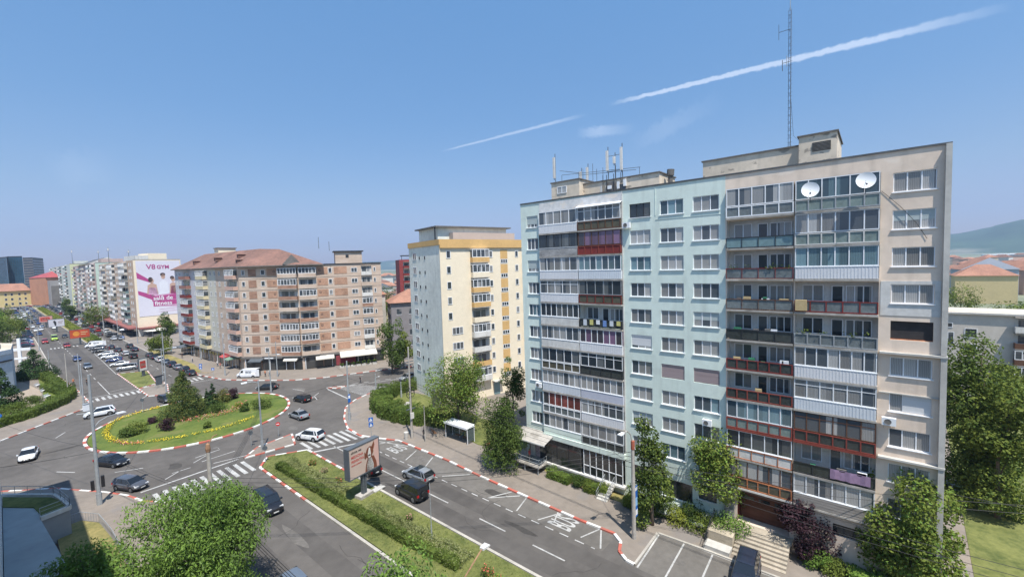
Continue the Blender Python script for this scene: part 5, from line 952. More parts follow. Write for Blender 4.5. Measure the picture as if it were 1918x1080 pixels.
def scatter(name,label,cat,polys,n,m,leaf,h,seed,kind='stuff',flat=.5):
    rng=np.random.default_rng(seed); P=[]
    for poly in polys:
        xs=[p[0] for p in poly]; ys=[p[1] for p in poly]; k=0; A=(max(xs)-min(xs))*(max(ys)-min(ys))
        pts=rng.uniform((min(xs),min(ys)),(max(xs),max(ys)),(int(n),2)); ins=np.zeros(len(pts),bool); j=len(poly)-1
        for i in range(len(poly)):
            xi,yi=poly[i][:2]; xj,yj=poly[j][:2]
            c=((yi>pts[:,1])!=(yj>pts[:,1]))&(pts[:,0]<(xj-xi)*(pts[:,1]-yi)/((yj-yi) or 1e-9)+xi); ins^=c; j=i
        P.append(pts[ins])
    P=np.concatenate(P); C=np.c_[P,.17+rng.uniform(0,h,len(P))]; Q=leafquads(rng,C,np.tile([0,0,flat],(len(P),1)),leaf,.5); o=tag(ob(name,quads(name,Q,m if isinstance(m,list) else [m],rng.integers(0,len(m),len(P)) if isinstance(m,list) else None)),label,cat,None,kind); return o
# foreground trees, tops just below the camera
tree('big bright green willow-like tree filling the lower left foreground',(8.3,38.4),10.5,4.15,.08,L_LIGHT,52000,.25,1,'round',blobs=90,trunk=.22,m2=L_ACAC,frac2=.3,droop=1.,asp=.34,bl=.27)
tree('second leafy tree low at the bottom left in front of the roof terrace',(2.9,38.0),8.7,3.6,.1,L_LIGHT,30000,.24,2,'round',blobs=60,trunk=.18,m2=L_ACAC,frac2=.25,droop=.7,asp=.38,bl=.30)
tree('young loose bright tree cut by the bottom edge beside the near carriageway',(11.3,16.4),13.6,2.1,.3,L_LIGHT,9000,.2,3,'egg',blobs=30,trunk=.1,m2=L_ACAC,frac2=.3,droop=.6,asp=.45,bl=.38)
# pavement trees in front of the blocks
pxtree('slender tree between the concrete pole and the green block',1222,985,788,36,cb=.05,m=L_DARK,n=8000,leaf=.24,seed=4,shape='column',m2=L_MAPLE,frac2=.4,blobs=34)
pxtree('broad tree with a bare lower trunk in front of the entrance steps',1350,985,803,50,cb=.24,m=L_MAPLE,n=9000,leaf=.24,seed=5,m2=L_LIGHT,frac2=.2,blobs=34)
pxtree('dark purple-leaved plum tree beside the entrance steps',1515,1042,912,46,cb=.08,m=L_PURP,n=9000,leaf=.2,seed=6,name='tree',blobs=30)
pxtree('large maple hiding the lower right corner of the beige block',1697,1096,853,67,cb=.03,m=L_MAPLE,n=26000,leaf=.24,seed=7,shape='egg',m2=L_LIGHT,frac2=.2,blobs=52)
pxtree('tall dark leafy tree right of the beige block wall',1818,935,636,58,cb=.03,m=L_DARK,n=17000,leaf=.28,seed=8,shape='column',m2=L_MAPLE,frac2=.3,blobs=50)
pxtree('leafy tree with drooping lower boughs over the lawn at the right edge',1868,972,720,48,cb=.02,m=L_MAPLE,n=12000,leaf=.28,seed=9,m2=L_DARK,frac2=.4,blobs=40)
tree('dark tree in front of the low grey block, at its first window',(86,-5.6),13.5,4.2,.2,L_DARK,6000,.4,10,'column'); tree('green tree at the far right before the balconies of the low grey block',(103,-16.5),8.5,3.6,.2,L_MAPLE,4000,.4,11)
pxtree('round yellowish-green tree in front of the yellow block',860,806,664,57,cb=.16,m=L_MAPLE,n=16000,leaf=.26,seed=12,m2=L_LIGHT,frac2=.35,blobs=46)
pxtree('dense round dark tree at the left corner of the green block',945,880,747,39,cb=.0,m=L_DARK,n=14000,leaf=.2,seed=13,blobs=60,bl=.42)
pxtree('dark tree squeezed between the yellow block and the green block',962,790,672,22,cb=.1,m=L_DARK,n=5000,leaf=.26,seed=14)
# between brick and yellow blocks
for i,(bx_,by,ty,hw,m,l) in enumerate([(735,700,600,24,L_DARK,'dark tree behind the hedge, right of the brick block'),(757,690,622,20,L_MAPLE,'lighter tree beside the grey house behind the yellow block'),(722,640,536,20,L_DARK,'tall dark tree behind the white bay building'),(742,650,560,22,L_MAPLE,'mid green tree between the white bay building and the grey house'),(180,612,568,19,L_MAPLE,'round tree between the mint end wall and the gym block'),(316,655,585,15,L_DARK,'dark tree between the gym wall and the brick block'),(300,665,628,20,L_MAPLE,'low bushy tree beside the awnings of the gym block'),(126,590,556,8,L_DARK,'tree beside the lime end wall'),(133,600,572,9,L_DARK,'small dark tree in front of the mint block'),(20,640,588,26,L_MAPLE,'flat-topped green tree at the left edge beyond the chapel'),(5,650,600,16,L_DARK,'dark tree touching the left edge beyond the chapel'),(33,628,598,14,L_DARK,'tree right of the flat-topped one at the left edge'),(8,600,572,12,L_MAPLE,'distant tree at the left edge near the school'),(3,620,584,14,L_LIGHT,'pale tree at the very left edge')]):
    pxtree(l,bx_,by,ty,hw,cb=.12,m=m,n=3200,leaf=.5 if by<640 else .4,seed=20+i,blobs=22)
for i,(x,y,h,r) in enumerate([(150,-22,9,5),(160,-26,10,5),(170,-14,10,5),(140,-30,8,4),(190,-34,10,6),(230,-24,11,5),(185,-8,9,5)]): tree(['tree by the red roof box at the right','tree under the yellow house at the right','tree left of the yellow house among the far roofs','tree at the right edge behind the flat roof','tree far right beyond the flat roof','tree beside the far brown house','dark tree beside the beige wall near the red box'][i],(x,y),h+3,r,.1,[L_DARK,L_MAPLE][i%2],2200,.5,50+i)
# chapel garden
pxtree('broad dark conifer in the chapel garden',66,708,655,30,cb=.03,m=L_CON,n=11000,leaf=.28,seed=30,shape='cone',name='conifer',blobs=90)
pxtree('dark fir half cut by the left edge beside the chapel',5,765,690,26,cb=.03,m=L_CON,n=7000,leaf=.3,seed=31,shape='cone',name='conifer',blobs=70)
hedge('thick dark hedge bending round the chapel garden corner',[(-2.5,119.8),(1.5,122.6),(4.4,126.2),(6.6,129.6),(8.3,134.5),(8.6,142)],2.4,1.7,L_HEDGE,45,.22,40); hedge('clipped hedge along the chapel garden lawn beside the street',[(8.3,143),(7.4,156),(6.2,170)],2.0,1.6,L_HEDGE,40,.22,41); hedge('inner hedge behind the white benches',[(5.4,150),(6.6,146),(7.6,141)],1.4,1.4,L_HEDGE,45,.2,42)
for i,(p,r) in enumerate((((3.2,136.5),1.5),((1.1,131.6),1.7),((-.8,130.2),1.5))): bush(['round clipped bush nearest the benches in the chapel yard','middle round clipped bush in the chapel yard','round clipped bush at the left edge of the chapel yard'][i],p,r,1.8,L_HEDGE,43+i,1600,.2)
# corner hedge by the side street
hedge('tall rounded hedge round the corner lawn by the side street',[(45.2,57.8),(43.6,62),(43.3,66),(44.4,70.5),(46.9,74.0),(49.8,76.0)],3.4,2.5,L_HEDGE,70,.2,60,L_LIGHT,.15); hedge('tall hedge along the side street before the grey wall',[(50,76.2),(55,76.8),(60,74.4)],2.2,2.2,L_HEDGE,50,.2,61)
bush('dark bush beside the concrete pole and the wooden bench',(45.8,55.9),2.0,2.6,L_DARK,62,3000,.2); bush('wide bush left of the bus shelter',(47.6,54.2),1.6,2.0,L_DARK,63,1800,.2)
# hedges in front of the green block
hedge('clipped box hedge in front of the glazed shop',[(42.5,30.7),(42.35,27.6)],1.2,1.0,L_HEDGE,150,.13,64,L_LIGHT,.3); bush('round dark bush in the middle of the front hedge',(42.5,26.5),.95,1.3,L_DARK,65,2200,.13); hedge('yellowish clipped hedge left of the shop steps',[(42.3,25.5),(42.6,22.8)],1.2,1.1,L_HEDGE,150,.13,66,L_YEL,.35)
hedge('low hedge right of the shop steps',[(42.4,20.6),(42.3,17.6)],1.3,1.1,L_MAPLE,120,.15,67,L_YEL,.25)
for i,(x,y,r,h,m) in enumerate([(42.6,16.5,1.0,1.6,L_DARK),(42.4,15.0,1.0,1.3,L_YEL),(43.1,13.6,1.0,1.7,L_DARK),(42.4,12.6,1.0,1.3,L_MAPLE),(42.9,11.2,1.1,1.6,L_HEDGE),(42.8,9.9,1.1,1.9,L_LIGHT),(43.2,3.6,.8,1.2,L_LIGHT),(42.9,2.3,.8,1.0,L_MAPLE)]): r*=1.3; h*=1.25; bush(['dark shrub behind the concrete pole','yellow-green low shrub right of the pole','dark shrub under the slender tree','mid green shrub at the pavement edge','thick shrub under the broad tree','bright green shrub beside the stair railing','pale shrub under the purple tree','low shrub right of the purple tree'][i],(x,y),r,h,m,70+i,1900,.15)
hedge('bright hedge along the pavement in front of the maple',[(43.0,1.4),(43.1,-3.2)],1.3,1.0,L_LIGHT,120,.15,79,L_MAPLE,.3)
# median hedge, roses
hedge('long clipped hedge with a dark side running along the median',[(22.7,61.2),(22.9,52),(23.2,44),(23.6,34.5),(24.2,27.5)],.75,.85,L_HEDGE,210,.12,80,L_SILV,.06)
hedge('paler low hedge alongside the dark median hedge',[(24.0,61.5),(24.1,54),(24.4,47.6)],1.5,.62,L_SILV,150,.12,81,L_HEDGE,.25,core=False); hedge('paler low hedge past the billboard foot',[(24.4,42.0),(24.7,34),(25.2,27.4)],1.6,.62,L_SILV,150,.12,82,L_HEDGE,.25,core=False)
for i,(x,y,m,m2) in enumerate([(25.8,58,L_HEDGE,FLR),(25.7,54.6,L_SILV,FLP),(25.4,50.5,L_HEDGE,FLR),(25.9,36.8,L_HEDGE,FLP),(25.2,25.0,L_HEDGE,FLR),(25.0,23.6,L_LIGHT,FLR),(24.6,22.0,L_HEDGE,FLP)]):
    me,_,_=crown_mesh('foliage',500,.5,.5,.4,m,.12,90+i,9,m2=m2,frac2=.16); tag(ob('rose_bush',me,None,(x,y,.14)),['red rose bush nearest the median tip','pink rose bush second from the median tip','red rose bush in the lawn left of the billboard','pink rose bush right of the billboard foot','red rose bush at the end of the median hedge','pale green rose bush beyond the hedge end','pink rose bush at the bottom edge of the median'][i],'bush')
scatter('grass','short uneven grass tufts on the median lawn','grass',[off(MS,.35)],30000,[GRASS,L_MAPLE],.10,.05,95); 
# roundabout planting
pxtree('tall golden-green conifer on the roundabout',343,781,698,33,cb=.02,m=leafmat('needle_gold',(.17,.19,.05),(.07,.085,.022)),n=22000,leaf=.2,seed=100,shape='cone',name='conifer',blobs=120,m2=L_CON,frac2=.35)
pxtree('slim dark green cypress on the roundabout',399,757,718,10,cb=.03,m=L_CON,n=3500,leaf=.18,seed=101,shape='cone',name='conifer',blobs=50); pxtree('small pointed conifer left of the slim cypress',387,765,728,8,cb=.03,m=L_CON,n=3000,leaf=.18,seed=102,shape='cone',name='conifer',blobs=40)
for i,(x,y,rp,hp,m) in enumerate([(418,755,14,24,leafmat('leaf_olive',(.16,.15,.04),(.07,.08,.02))),(437,748,9,18,L_PURP),(405,772,19,18,L_DARK),(360,780,14,16,L_HEDGE),(335,781,10,16,L_HEDGE),(240,818,13,14,L_DARK),(256,812,17,20,L_MAPLE),(311,807,12,20,L_PURP),(286,793,7,10,L_PURP),(458,771,8,14,L_DARK),(490,765,17,18,L_HEDGE),(388,802,6,10,L_HEDGE),(446,765,5,8,L_YEL)]):
    b=G(x,y); s=depth(b)/CF; bush(['olive bush right of the golden conifer','small purple shrub behind the olive bush','wide dark shrub under the cypress','low green shrub right of the conifer foot','round shrub left of the conifer foot','dark bush at the left end of the roundabout lawn','leafy bush beside the dark one on the roundabout left','dark red shrub on the roundabout lawn','tiny purple shrub left on the lawn','dark round shrub in the right half of the roundabout','green bush by the lamp post on the roundabout','small round shrub near the flower border','yellow shrub right of the olive bush'][i],(b.x,b.y),rp*s,hp*s*1.15,m,110+i,1500,.2)
def border(name,label,pts,m,n,seed,w=.5,h=.35):
    rng=np.random.default_rng(seed); P=[]; pts=[G(*p) for p in pts]
    for a,b in zip(pts,pts[1:]):
        L=(b-a).length; k=int(n*L); s=rng.uniform(0,1,(k,1)); q=np.array(a)[None]+(np.array(b)-np.array(a))[None]*s; q[:,:2]+=rng.normal(size=(k,2))*w*.5; q[:,2]=.16+rng.uniform(.05,h,k); P.append(q)
    P=np.concatenate(P); tag(ob(name,quads(name,leafquads(rng,P,np.tile([0,0,1.],(len(P),1)),.16,.8),m,rng.integers(0,len(m),len(P)))),label,'flower bed',None,'stuff')
zq=lambda L:[(x/2.843,y/2.843+700) for x,y in L]
border('flower_border','yellow marigold border curving round the left end of the roundabout lawn',zq([(860,180),(720,215),(640,245),(590,270),(565,315),(575,345),(610,365)]),[FLY,L_YEL,FLY],60,130)
border('flower_border','orange and pink flowers along the front of the roundabout',zq([(610,365),(680,378),(760,375)]),[FLR,L_LIGHT,FLP,FLY],60,131); border('flower_border','yellow flower strip along the front kerb of the roundabout',zq([(780,370),(880,355),(990,340)]),[FLY,FLY,L_LIGHT],60,132); border('flower_border','yellow strip along the right front of the roundabout',zq([(1020,330),(1150,305),(1260,270),(1360,232)]),[FLY,L_LIGHT,FLY],45,133)
border('flower_border','pinkish rose bed across the middle of the roundabout',zq([(905,240),(980,255),(1060,245),(1160,225),(1240,205),(1290,160)]),[FLP,L_LIGHT,L_YEL,FLR],90,134,1.3,.6)
# far median planting
hedge('long yellow-green planted strip in the far median',[(23.8,240),(23.6,300),(23.2,420),(22.6,560)],3.4,1.0,L_YEL,7,.5,140,L_MAPLE,.5,core=False); hedge('dark hedge at the near end of the far median',[(24.6,240),(24.6,262)],1.6,1.2,L_HEDGE,20,.35,141)
bush('dark shrub at the head of the dry strip by the pavement',(34.4,193),2.0,2.0,L_DARK,142,900,.3)
# ================================================================ VEHICLES
TYRE=mat('tyre',(.018,.018,.018),.85,0); RIM=mat('alloy',(.30,.31,.32),.35,0,metal=.7); CG=mat('car_glass',(.012,.015,.018),.05,0,spec=.9); LAMP=mat('headlamp',(.65,.66,.66),.15,0,spec=.8); TAIL=mat('tail_lamp',(.38,.015,.015),.25,0); PLATE=mat('number_plate',(.6,.6,.58),.5,0); TRIM=mat('black_trim',(.02,.02,.022),.6,0); GRILL=mat('grille',(.03,.03,.032),.4,0)
def paint(name,c,met=.0,r=.28):
    if name in MATS: return MATS[name]
    m=mat(name,c,r,0,metal=met,spec=.5); m.node_tree.nodes['Principled BSDF'].inputs['Coat Weight'].default_value=.6; m.node_tree.nodes['Principled BSDF'].inputs['Coat Roughness'].default_value=.06; return m
PW_=paint('paint_white',(.70,.71,.72)); PCOL=dict(white=PW_,black=paint('paint_black',(.012,.013,.016)),grey=paint('paint_grey',(.10,.105,.12),.3),silver=paint('paint_silver',(.38,.40,.42),.5),blue=paint('paint_blue',(.02,.05,.17)),navy=paint('paint_navy',(.02,.028,.05)),red=paint('paint_red',(.36,.02,.02)),lime=paint('paint_lime',(.42,.60,.08)),slate=paint('paint_slate',(.16,.19,.23),.3),dark=paint('paint_dark',(.03,.032,.036)),ivory=paint('paint_ivory',(.62,.58,.50)))
# kind: L,W,H, hood z, belt z, trunk z, base rear/front x of cabin, roof rear/front x, wheel r
KINDS=dict(sedan=(4.6,1.8,1.45,.86,.92,.98,-1.75,1.15,-.95,.35,.32),hatch=(4.1,1.75,1.48,.92,.95,.98,-2.0,1.15,-1.65,.35,.31),suv=(4.5,1.85,1.68,1.05,1.08,1.10,-2.2,1.15,-1.85,.40,.36),wagon=(4.6,1.82,1.52,.90,.94,1.0,-2.25,1.15,-1.8,.30,.33),box=(4.5,1.85,1.85,1.12,1.15,1.15,-2.22,.95,-2.12,.55,.40),van=(5.2,2.0,2.3,1.25,1.35,1.35,-2.55,1.75,-2.5,1.15,.34),kombi=(4.6,1.85,1.85,1.10,1.15,1.15,-2.25,1.35,-2.15,.75,.33))
CM={}
def carmesh(kind):
    if kind in CM: return CM[kind]
    L,Wd,H,hz,bz,tz,xr0,xf0,xr1,xf1,wr=KINDS[kind]; hw=Wd/2; g=MB(); B=PW_
    xs=[-L/2,-L/2+.08,-L/2+.35,xr0+.2 if xr0>-L/2+.5 else -L/2+.6,-.6,.4,xf0,xf0+.35,L/2-.45,L/2-.12,L/2]
    zt=[tz-.28,tz-.05,tz,tz,bz,bz-.01,hz+.02,hz,hz-.09,hz-.24,hz-.42]; ww=[.80,.93,.985,1,1,1,1,.99,.95,.86,.74]; zb=[.42,.30,.24,.2,.2,.2,.2,.2,.24,.30,.36]
    rings=[]
    for x,z,w,b in zip(xs,zt,ww,zb):
        w*=hw; half=[(w*.5,b),(w*.96,b+.02),(w,b+.22),(w,(b+z)/2+.06),(w*.965,z-.10),(w*.86,z-.005),(w*.45,z+.025)]
        rings.append([(x,y,q) for y,q in half]+[(x,-y,q) for y,q in half[::-1]])
    base=len(g.v); n=len(rings[0]); k=g.mi(B)
    for r in rings: g.v+=r
    for i in range(len(rings)-1):
        for j in range(n): q=(j+1)%n; g.f.append((base+i*n+j,base+(i+1)*n+j,base+(i+1)*n+q,base+i*n+q)); g.m.append(k)
    g.f.append(tuple(base+j for j in range(n))); g.m.append(k); g.f.append(tuple(base+(len(rings)-1)*n+j for j in range(n))[::-1]); g.m.append(k)
    body=g.mesh('body',True)
    # cabin glass
    tb=hw*.90; tt=hw*(.70 if kind not in('van','box','kombi') else .80); zt_=H-.045; c=MB(); zr=tz-.03; zf=hz-.02 if kind!='van' else hz
    A=[(xr0,-tb,zr),(xf0,-tb,bz-.03 if kind!='van' else zf),(xf0,tb,bz-.03 if kind!='van' else zf),(xr0,tb,zr)]; T=[(xr1,-tt,zt_),(xf1,-tt,zt_),(xf1,tt,zt_),(xr1,tt,zt_)]
    if kind=='van': c.face([A[1],A[2],T[2],T[1]],CG); 
    else:
        for i in range(4): j=(i+1)%4; c.face([A[i],A[j],T[j],T[i]],CG)
    glass=c.mesh('windows')
    r=MB(); e=.02
    # roof with slightly crowned middle
    X=[xr1-.08,xr1+.15,(xr1+xf1)/2,xf1-.15,xf1+.06]; Z=[H-.07,H-.015,H+.01,H-.01,H-.06]; 
    for i in range(4):
        for (ya,yb,za,zb_) in ((-tt-.03,-tt*.6,-.05,0),(-tt*.6,tt*.6,0,0),(tt*.6,tt+.03,0,-.05)):
            r.face([(X[i],ya,Z[i]+za),(X[i+1],ya,Z[i+1]+za),(X[i+1],yb,Z[i+1]+zb_),(X[i],yb,Z[i]+zb_)],B)
    def pil(p,q,w,m=B): 
        p=Vector(p);q=Vector(q); s=1 if p.y>0 else -1; o=Vector((0,.012*s,.0)); 
        r.face([p+o-Vector((w/2,0,0)),p+o+Vector((w/2,0,0)),q+o+Vector((w/2,0,0)),q+o-Vector((w/2,0,0))],m)
    for s in (-1,1):
        pil((xf0,s*tb,bz-.03),(xf1,s*tt,zt_),.10); pil((xr0,s*tb,zr),(xr1,s*tt,zt_),.22 if kind!='sedan' else .3)
        if kind!='van':
            xm=(xf0+xr0)/2+.1; xm2=(xf1+xr1)/2+.02; pil((xm,s*tb,bz-.02),(xm2,s*tt,zt_),.09,TRIM)
            if kind in('suv','wagon','kombi','box','hatch'): pil((xr0+.55,s*tb,bz),(xr1+.45,s*tt,zt_),.14)
        else:
            y0=s*(tb+.0); r.face([(xr0,y0,zr-.1),(.55,y0,zr-.1),(.45,s*tt,zt_),(xr1,s*tt,zt_)],B); r.face([(.5,y0,bz-.05),(xf0-.0,y0,bz-.05),(xf1,s*tt,zt_),(.45,s*tt,zt_)],B); r.face([(.75,s*(tb+.012),bz+.06),(1.45,s*(tb+.012),bz+.06),(1.15,s*(tt*.3+tb*.7+.02),bz+.62),(.72,s*(tt*.3+tb*.7+.02),bz+.62)],CG)
    if kind=='van': r.face([(xr0,-tb,zr-.1),(xr0,tb,zr-.1),(xr1,tt,zt_),(xr1,-tt,zt_)],B)
    if kind in('suv','wagon'):
        for s in (-1,1): r.tube([(xr1+.1,s*tt,H+.03),(xf1-.2,s*tt,H+.03)],.02,TRIM,5)
    roof=r.mesh('roof')
    d=MB(); 
    for s in (-1,1):
        for x in (L/2-.85,-L/2+.80): 
            d.tube([(x,s*(hw-.10),wr+.02),(x,s*(hw+.004),wr+.02)],wr+.075,TRIM,16)
        d.box(xf0-.35,xf0-.15,s*(hw+.0),s*(hw+.17),bz-.02,bz+.13,TRIM if kind=='box' else B); d.box(-L/2+1.2,L/2-1.25,s*(hw-.02),s*(hw+.006),.2,.33,TRIM)
        for x in (-.15,-1.15): d.box(x,x+.16,s*(hw-.01),s*(hw+.012),bz-.22,bz-.19,TRIM); d.box(x+.33,x+.34,s*(hw-.01),s*(hw+.004),.35,bz-.08,TRIM)
    d.box(L/2-.14,L/2+.015,-hw*.42,hw*.42,hz-.45,hz-.30,GRILL); d.box(L/2-.2,L/2+.0,-hw*.6,hw*.6,.28,.42,TRIM); d.box(-L/2-.015,-L/2+.1,-hw*.7,hw*.7,.34,.46,TRIM)
    det=d.mesh('trim'); w=MB(); w.tube([(0,-.1,0),(0,.1,0)],wr,TYRE,16); w.tube([(0,-.106,0),(0,.106,0)],wr*.64,RIM,12)
    for k2 in range(5): t=k2*2*math.pi/5; w.box(-.02,.02,-.112,.112,-.0,.0,TRIM)
    h=MB(); h.box(-.14,.03,-.2,.2,-.075,.075,LAMP); t=MB(); t.box(-.03,.10,-.11,.11,-.13,.13,TAIL); p=MB(); p.box(-.015,.015,-.26,.26,-.055,.055,PLATE)
    CM[kind]=dict(body=body,glass=glass,roof=roof,trim=det,wheel=w.mesh('wheel'),head=h.mesh('headlight'),tail=t.mesh('taillight'),plate=p.mesh('number_plate'),K=KINDS[kind]); return CM[kind]
PROTO={}
def car(kind,color,label,x,y,hd,group=None,cat='car',full=True):
    key=(kind,full)
    if key not in PROTO:
        c=carmesh(kind); L,Wd,H,hz,bz,tz,*_,wr=c['K']; hw=Wd/2; rt=root({'van':'delivery_van'}.get(kind,'car'),'x',cat); o=ob('body',c['body'],rt); md=o.modifiers.new('s','SUBSURF'); md.levels=md.render_levels=1
        ob('windows',c['glass'],rt); ob('roof',c['roof'],rt)
        if full:
            ob('trim',c['trim'],rt)
            for s in (-1,1):
                for x_ in (L/2-.85,-L/2+.80): ob('wheel',c['wheel'],rt,(x_,s*(hw-.085),wr))
                ob('headlight',c['head'],rt,(L/2-.16,s*hw*.66,hz-.28)); ob('taillight',c['tail'],rt,(-L/2+.02,s*hw*.80,tz-.22 if kind!='van' else 1.2))
            ob('number_plate',c['plate'],rt,(L/2+.01,0,.45)); ob('number_plate',c['plate'],rt,(-L/2-.02,0,.62))
        else:
            for s in (-1,1):
                for x_ in (L/2-.85,-L/2+.80): ob('wheel',c['wheel'],rt,(x_,s*(hw-.085),wr))
        PROTO[key]=rt; use=rt
    else: use=dup(PROTO[key])
    use.location=(x,y,.012); use.rotation_euler=(0,0,hd); use['label']=label; use['category']=cat
    if 'group' in use.keys(): del use['group']
    if group: use['group']=group
    pm=PCOL[color]
    for ch in use.children:
        if ch.type=='MESH':
            for sl_ in ch.material_slots:
                base=sl_.material
                if base and base.name.startswith('paint_'): sl_.link='OBJECT'; sl_.material=pm
    return use
def car2(kind,color,label,rear,front,**k):
    a=G(*rear); b=G(*front); c=(a+b)/2; return car(kind,color,label,c.x,c.y,math.atan2(b.y-a.y,b.x-a.x),**k)
zc=lambda x,y:(x/2.843,y/2.843+700)
car2('suv','white','white crossover seen from the side left of the roundabout',(210,774),(163,783)); car2('sedan','white','white sedan coming towards the camera at the far left',(60,846),(48,869)); car2('sedan','black','black sedan passing the front of the roundabout kerb',(190,868),(231,872)); car2('hatch','grey','dark grey hatchback beside the tall steel pole',(218,910),(274,918))
c5=G(503,952); car('kombi','black','black people carrier on the near carriageway',c5.x,c5.y,-math.pi/2-.02); car2('sedan','dark','black sedan on the far side of the roundabout, right of the van',(516,728),(486,729))
c5=G(566,751); car('hatch','black','black car seen from behind leaving the roundabout on the right',c5.x,c5.y,1.75); c5=G(560,782); car('sedan','silver','silver sedan following the black car round the roundabout',c5.x,c5.y,1.65); c5=G(581,822); car('suv','white','white crossover seen from behind on the zebra crossing',c5.x,c5.y,1.95)
c5=G(690,884); car('hatch','black','black car mostly hidden behind the big billboard',c5.x,c5.y,math.pi/2); c5=G(783,896); car('wagon','silver','silver estate with a dark glass roof in the bus bay lane',c5.x,c5.y,math.pi/2+.04); c5=G(771,928); c5b=car('box','black','boxy black four by four beside the median kerb',c5.x,c5.y,math.pi/2)
car('suv','navy','dark blue car parked nose to the kerb in the parking bay',38.1,7.9,math.pi+.08); car('hatch','slate','grey-blue car cut by the bottom edge under the big foreground tree',14.2,35.8,-math.pi/2); car2('hatch','silver','silver car waiting on the side street behind the corner hedge',(782,706),(745,715)); c5=G(311,752); car('hatch','dark','dark car half hidden behind the golden conifer',c5.x,c5.y,-1.4)
g=MB(); g.box(-.75,.15,-.55,.55,1.513,1.53,CG); ob('glass_roof',g.mesh('glass_roof'),[o for o in COL.objects if o.get('label','').startswith('silver estate')][0])
g=MB(); g.tube([(-2.27,.0,.95),(-2.45,.0,.95)],.33,TYRE,16); ob('spare_wheel',g.mesh('spare_wheel'),c5b)
vn=car2('van','white','white delivery van reading ECO with open rear doors beside the brick block',(487,706),(444,707),cat='van')
for s in (1,-1):
    o=lett(vn,'ECO',0,0,.75,mat('van_lettering',(.08,.09,.12),.6,0),0,bold=.01); o.location=((-1.6 if s<0 else .1),s*.955,1.55); o.rotation_euler=(math.radians(85),0,0 if s<0 else math.pi)
g=MB(); g.box(-3.4,-2.6,.93,.98,.5,2.2,PW_); g.box(-2.66,-2.6,-.85,.85,.5,2.2,TRIM); ob('rear_door',g.mesh('rear_door'),vn)
# parked rows and traffic up the boulevard
for i,(x,y,k,c,l) in enumerate([(21.8,160.8,'kombi','silver','silver car with roof rack first in the angled row by the green island'),(21.6,170.6,'sedan','white','white car second in the angled row'),(21.6,180.2,'hatch','blue','bright blue hatchback in the angled row'),(21.7,188.8,'suv','white','white car behind the bright blue one in the angled row'),(21.7,197.2,'hatch','white','white hatchback sixth from the far end of the angled row'),(21.6,207.5,'sedan','dark','dark sedan in the angled row beside the white ones'),(21.6,215.5,'wagon','grey','grey estate in the angled row'),(21.8,224.5,'van','white','long white van at the far end of the angled row'),(21.9,234,'hatch','grey','dark car behind the white van at the median end')]): car(k,c,l,x,y,math.pi-.22,group='cars parked at an angle in the median')
for i,(x,y,k,c,l) in enumerate([(26.4,182.4,'kombi','black','black high van driving beside the angled row'),(25.9,191.6,'hatch','white','white hatchback just behind the black van'),(25.6,203.3,'sedan','dark','dark sedan third behind the black van'),(25.2,214.5,'hatch','navy','navy car waiting beside the median planting'),(29.6,209.5,'suv','dark','dark car in the kerb lane beyond the dry strip'),(29.4,199.4,'sedan','navy','navy sedan in the kerb lane near the dry strip head'),(30.2,180.4,'hatch','grey','grey hatchback seventh in the kerbside row'),(30.2,174.2,'sedan','navy','navy sedan sixth in the kerbside row'),(30.3,167.2,'suv','white','white car in the kerbside row'),(30.5,161.2,'sedan','slate','slate sedan right of the white one in the kerbside row'),(30.7,155.2,'suv','navy','dark blue car third in the kerbside row'),(30.9,149.2,'sedan','silver','silver sedan second in the kerbside row'),(31.0,143.2,'suv','black','black car first but one in the kerbside row'),(31.0,137.4,'sedan','black','black sedan nearest the crossing in the kerbside row'),(27.9,266,'hatch','grey','grey hatchback on the far northern lane'),(27.2,284,'sedan','black','black car ahead of the grey hatchback on the far lane'),(15.2,175,'hatch','slate','slate hatchback coming down the left carriageway'),(14.6,194,'hatch','blue','blue car behind the slate hatchback'),(10.8,259,'kombi','red','red van driving at the left of the lime one'),(13.9,267,'van','lime','bright lime van on the left carriageway'),(15.4,236,'wagon','red','red car just in front of the far left crossing'),(12.6,325,'sedan','white','white car beyond the lime van'),(17.6,275,'sedan','black','black car right of the lime van by the median')]): car(k,c,l,x,y,-math.pi/2 if x<20 or (y>180.5 and x<27) and 0 else math.pi/2,group='traffic up the boulevard')
rr=random.Random(12); ks=['sedan','hatch','suv','wagon','kombi']; cl=['white','black','silver','grey','navy','white','red','slate','dark','blue']; seen=[]
def farcar(x,y,hd):
    k=rr.choice(ks); c=rr.choice(cl); car(k,c,'tiny %s car far up the boulevard'%{'dark':'charcoal','grey':'dark grey'}.get(c,c),x,y,hd,group='tiny far %s cars'%c,full=False)
for y in np.arange(240,560,7.2): 
    if rr.random()<.85: farcar(31.4+rr.uniform(-.3,.3),y,math.pi/2)
for y in np.arange(300,600,8.5): 
    if rr.random()<.8: farcar(34.9,y,math.pi/2+.6)
for y in np.arange(292,600,9): 
    if rr.random()<.7: farcar(7.4,y,-math.pi/2+.5)
for lx,hd,s,st in ((10.8,-1,300,26),(13.8,-1,345,24),(17.2,-1,330,30),(27.8,1,300,19),(29.6,1,238,23),(29.9,1,330,17)):
    for y in np.arange(s,600,st): farcar(lx+rr.uniform(-.3,.3),y+rr.uniform(-5,5),hd*math.pi/2)
for y in np.arange(250,292,5.5): farcar(5.8,y,-.5)
for i in range(16): farcar(rr.uniform(8,30),rr.uniform(560,625),rr.uniform(0,3))
for i,(x,y,h) in enumerate(((66,-5.5,0),(70.5,-5.6,0),(84,-3,.2),(108.5,-14,1.5))): car('hatch',['silver','white','blue','silver'][i],['silver car under the right-hand trees beside the beige block','white car behind the right-hand trees','blue car further along the yard road','silver car in front of the low grey block'][i],x,y,h)
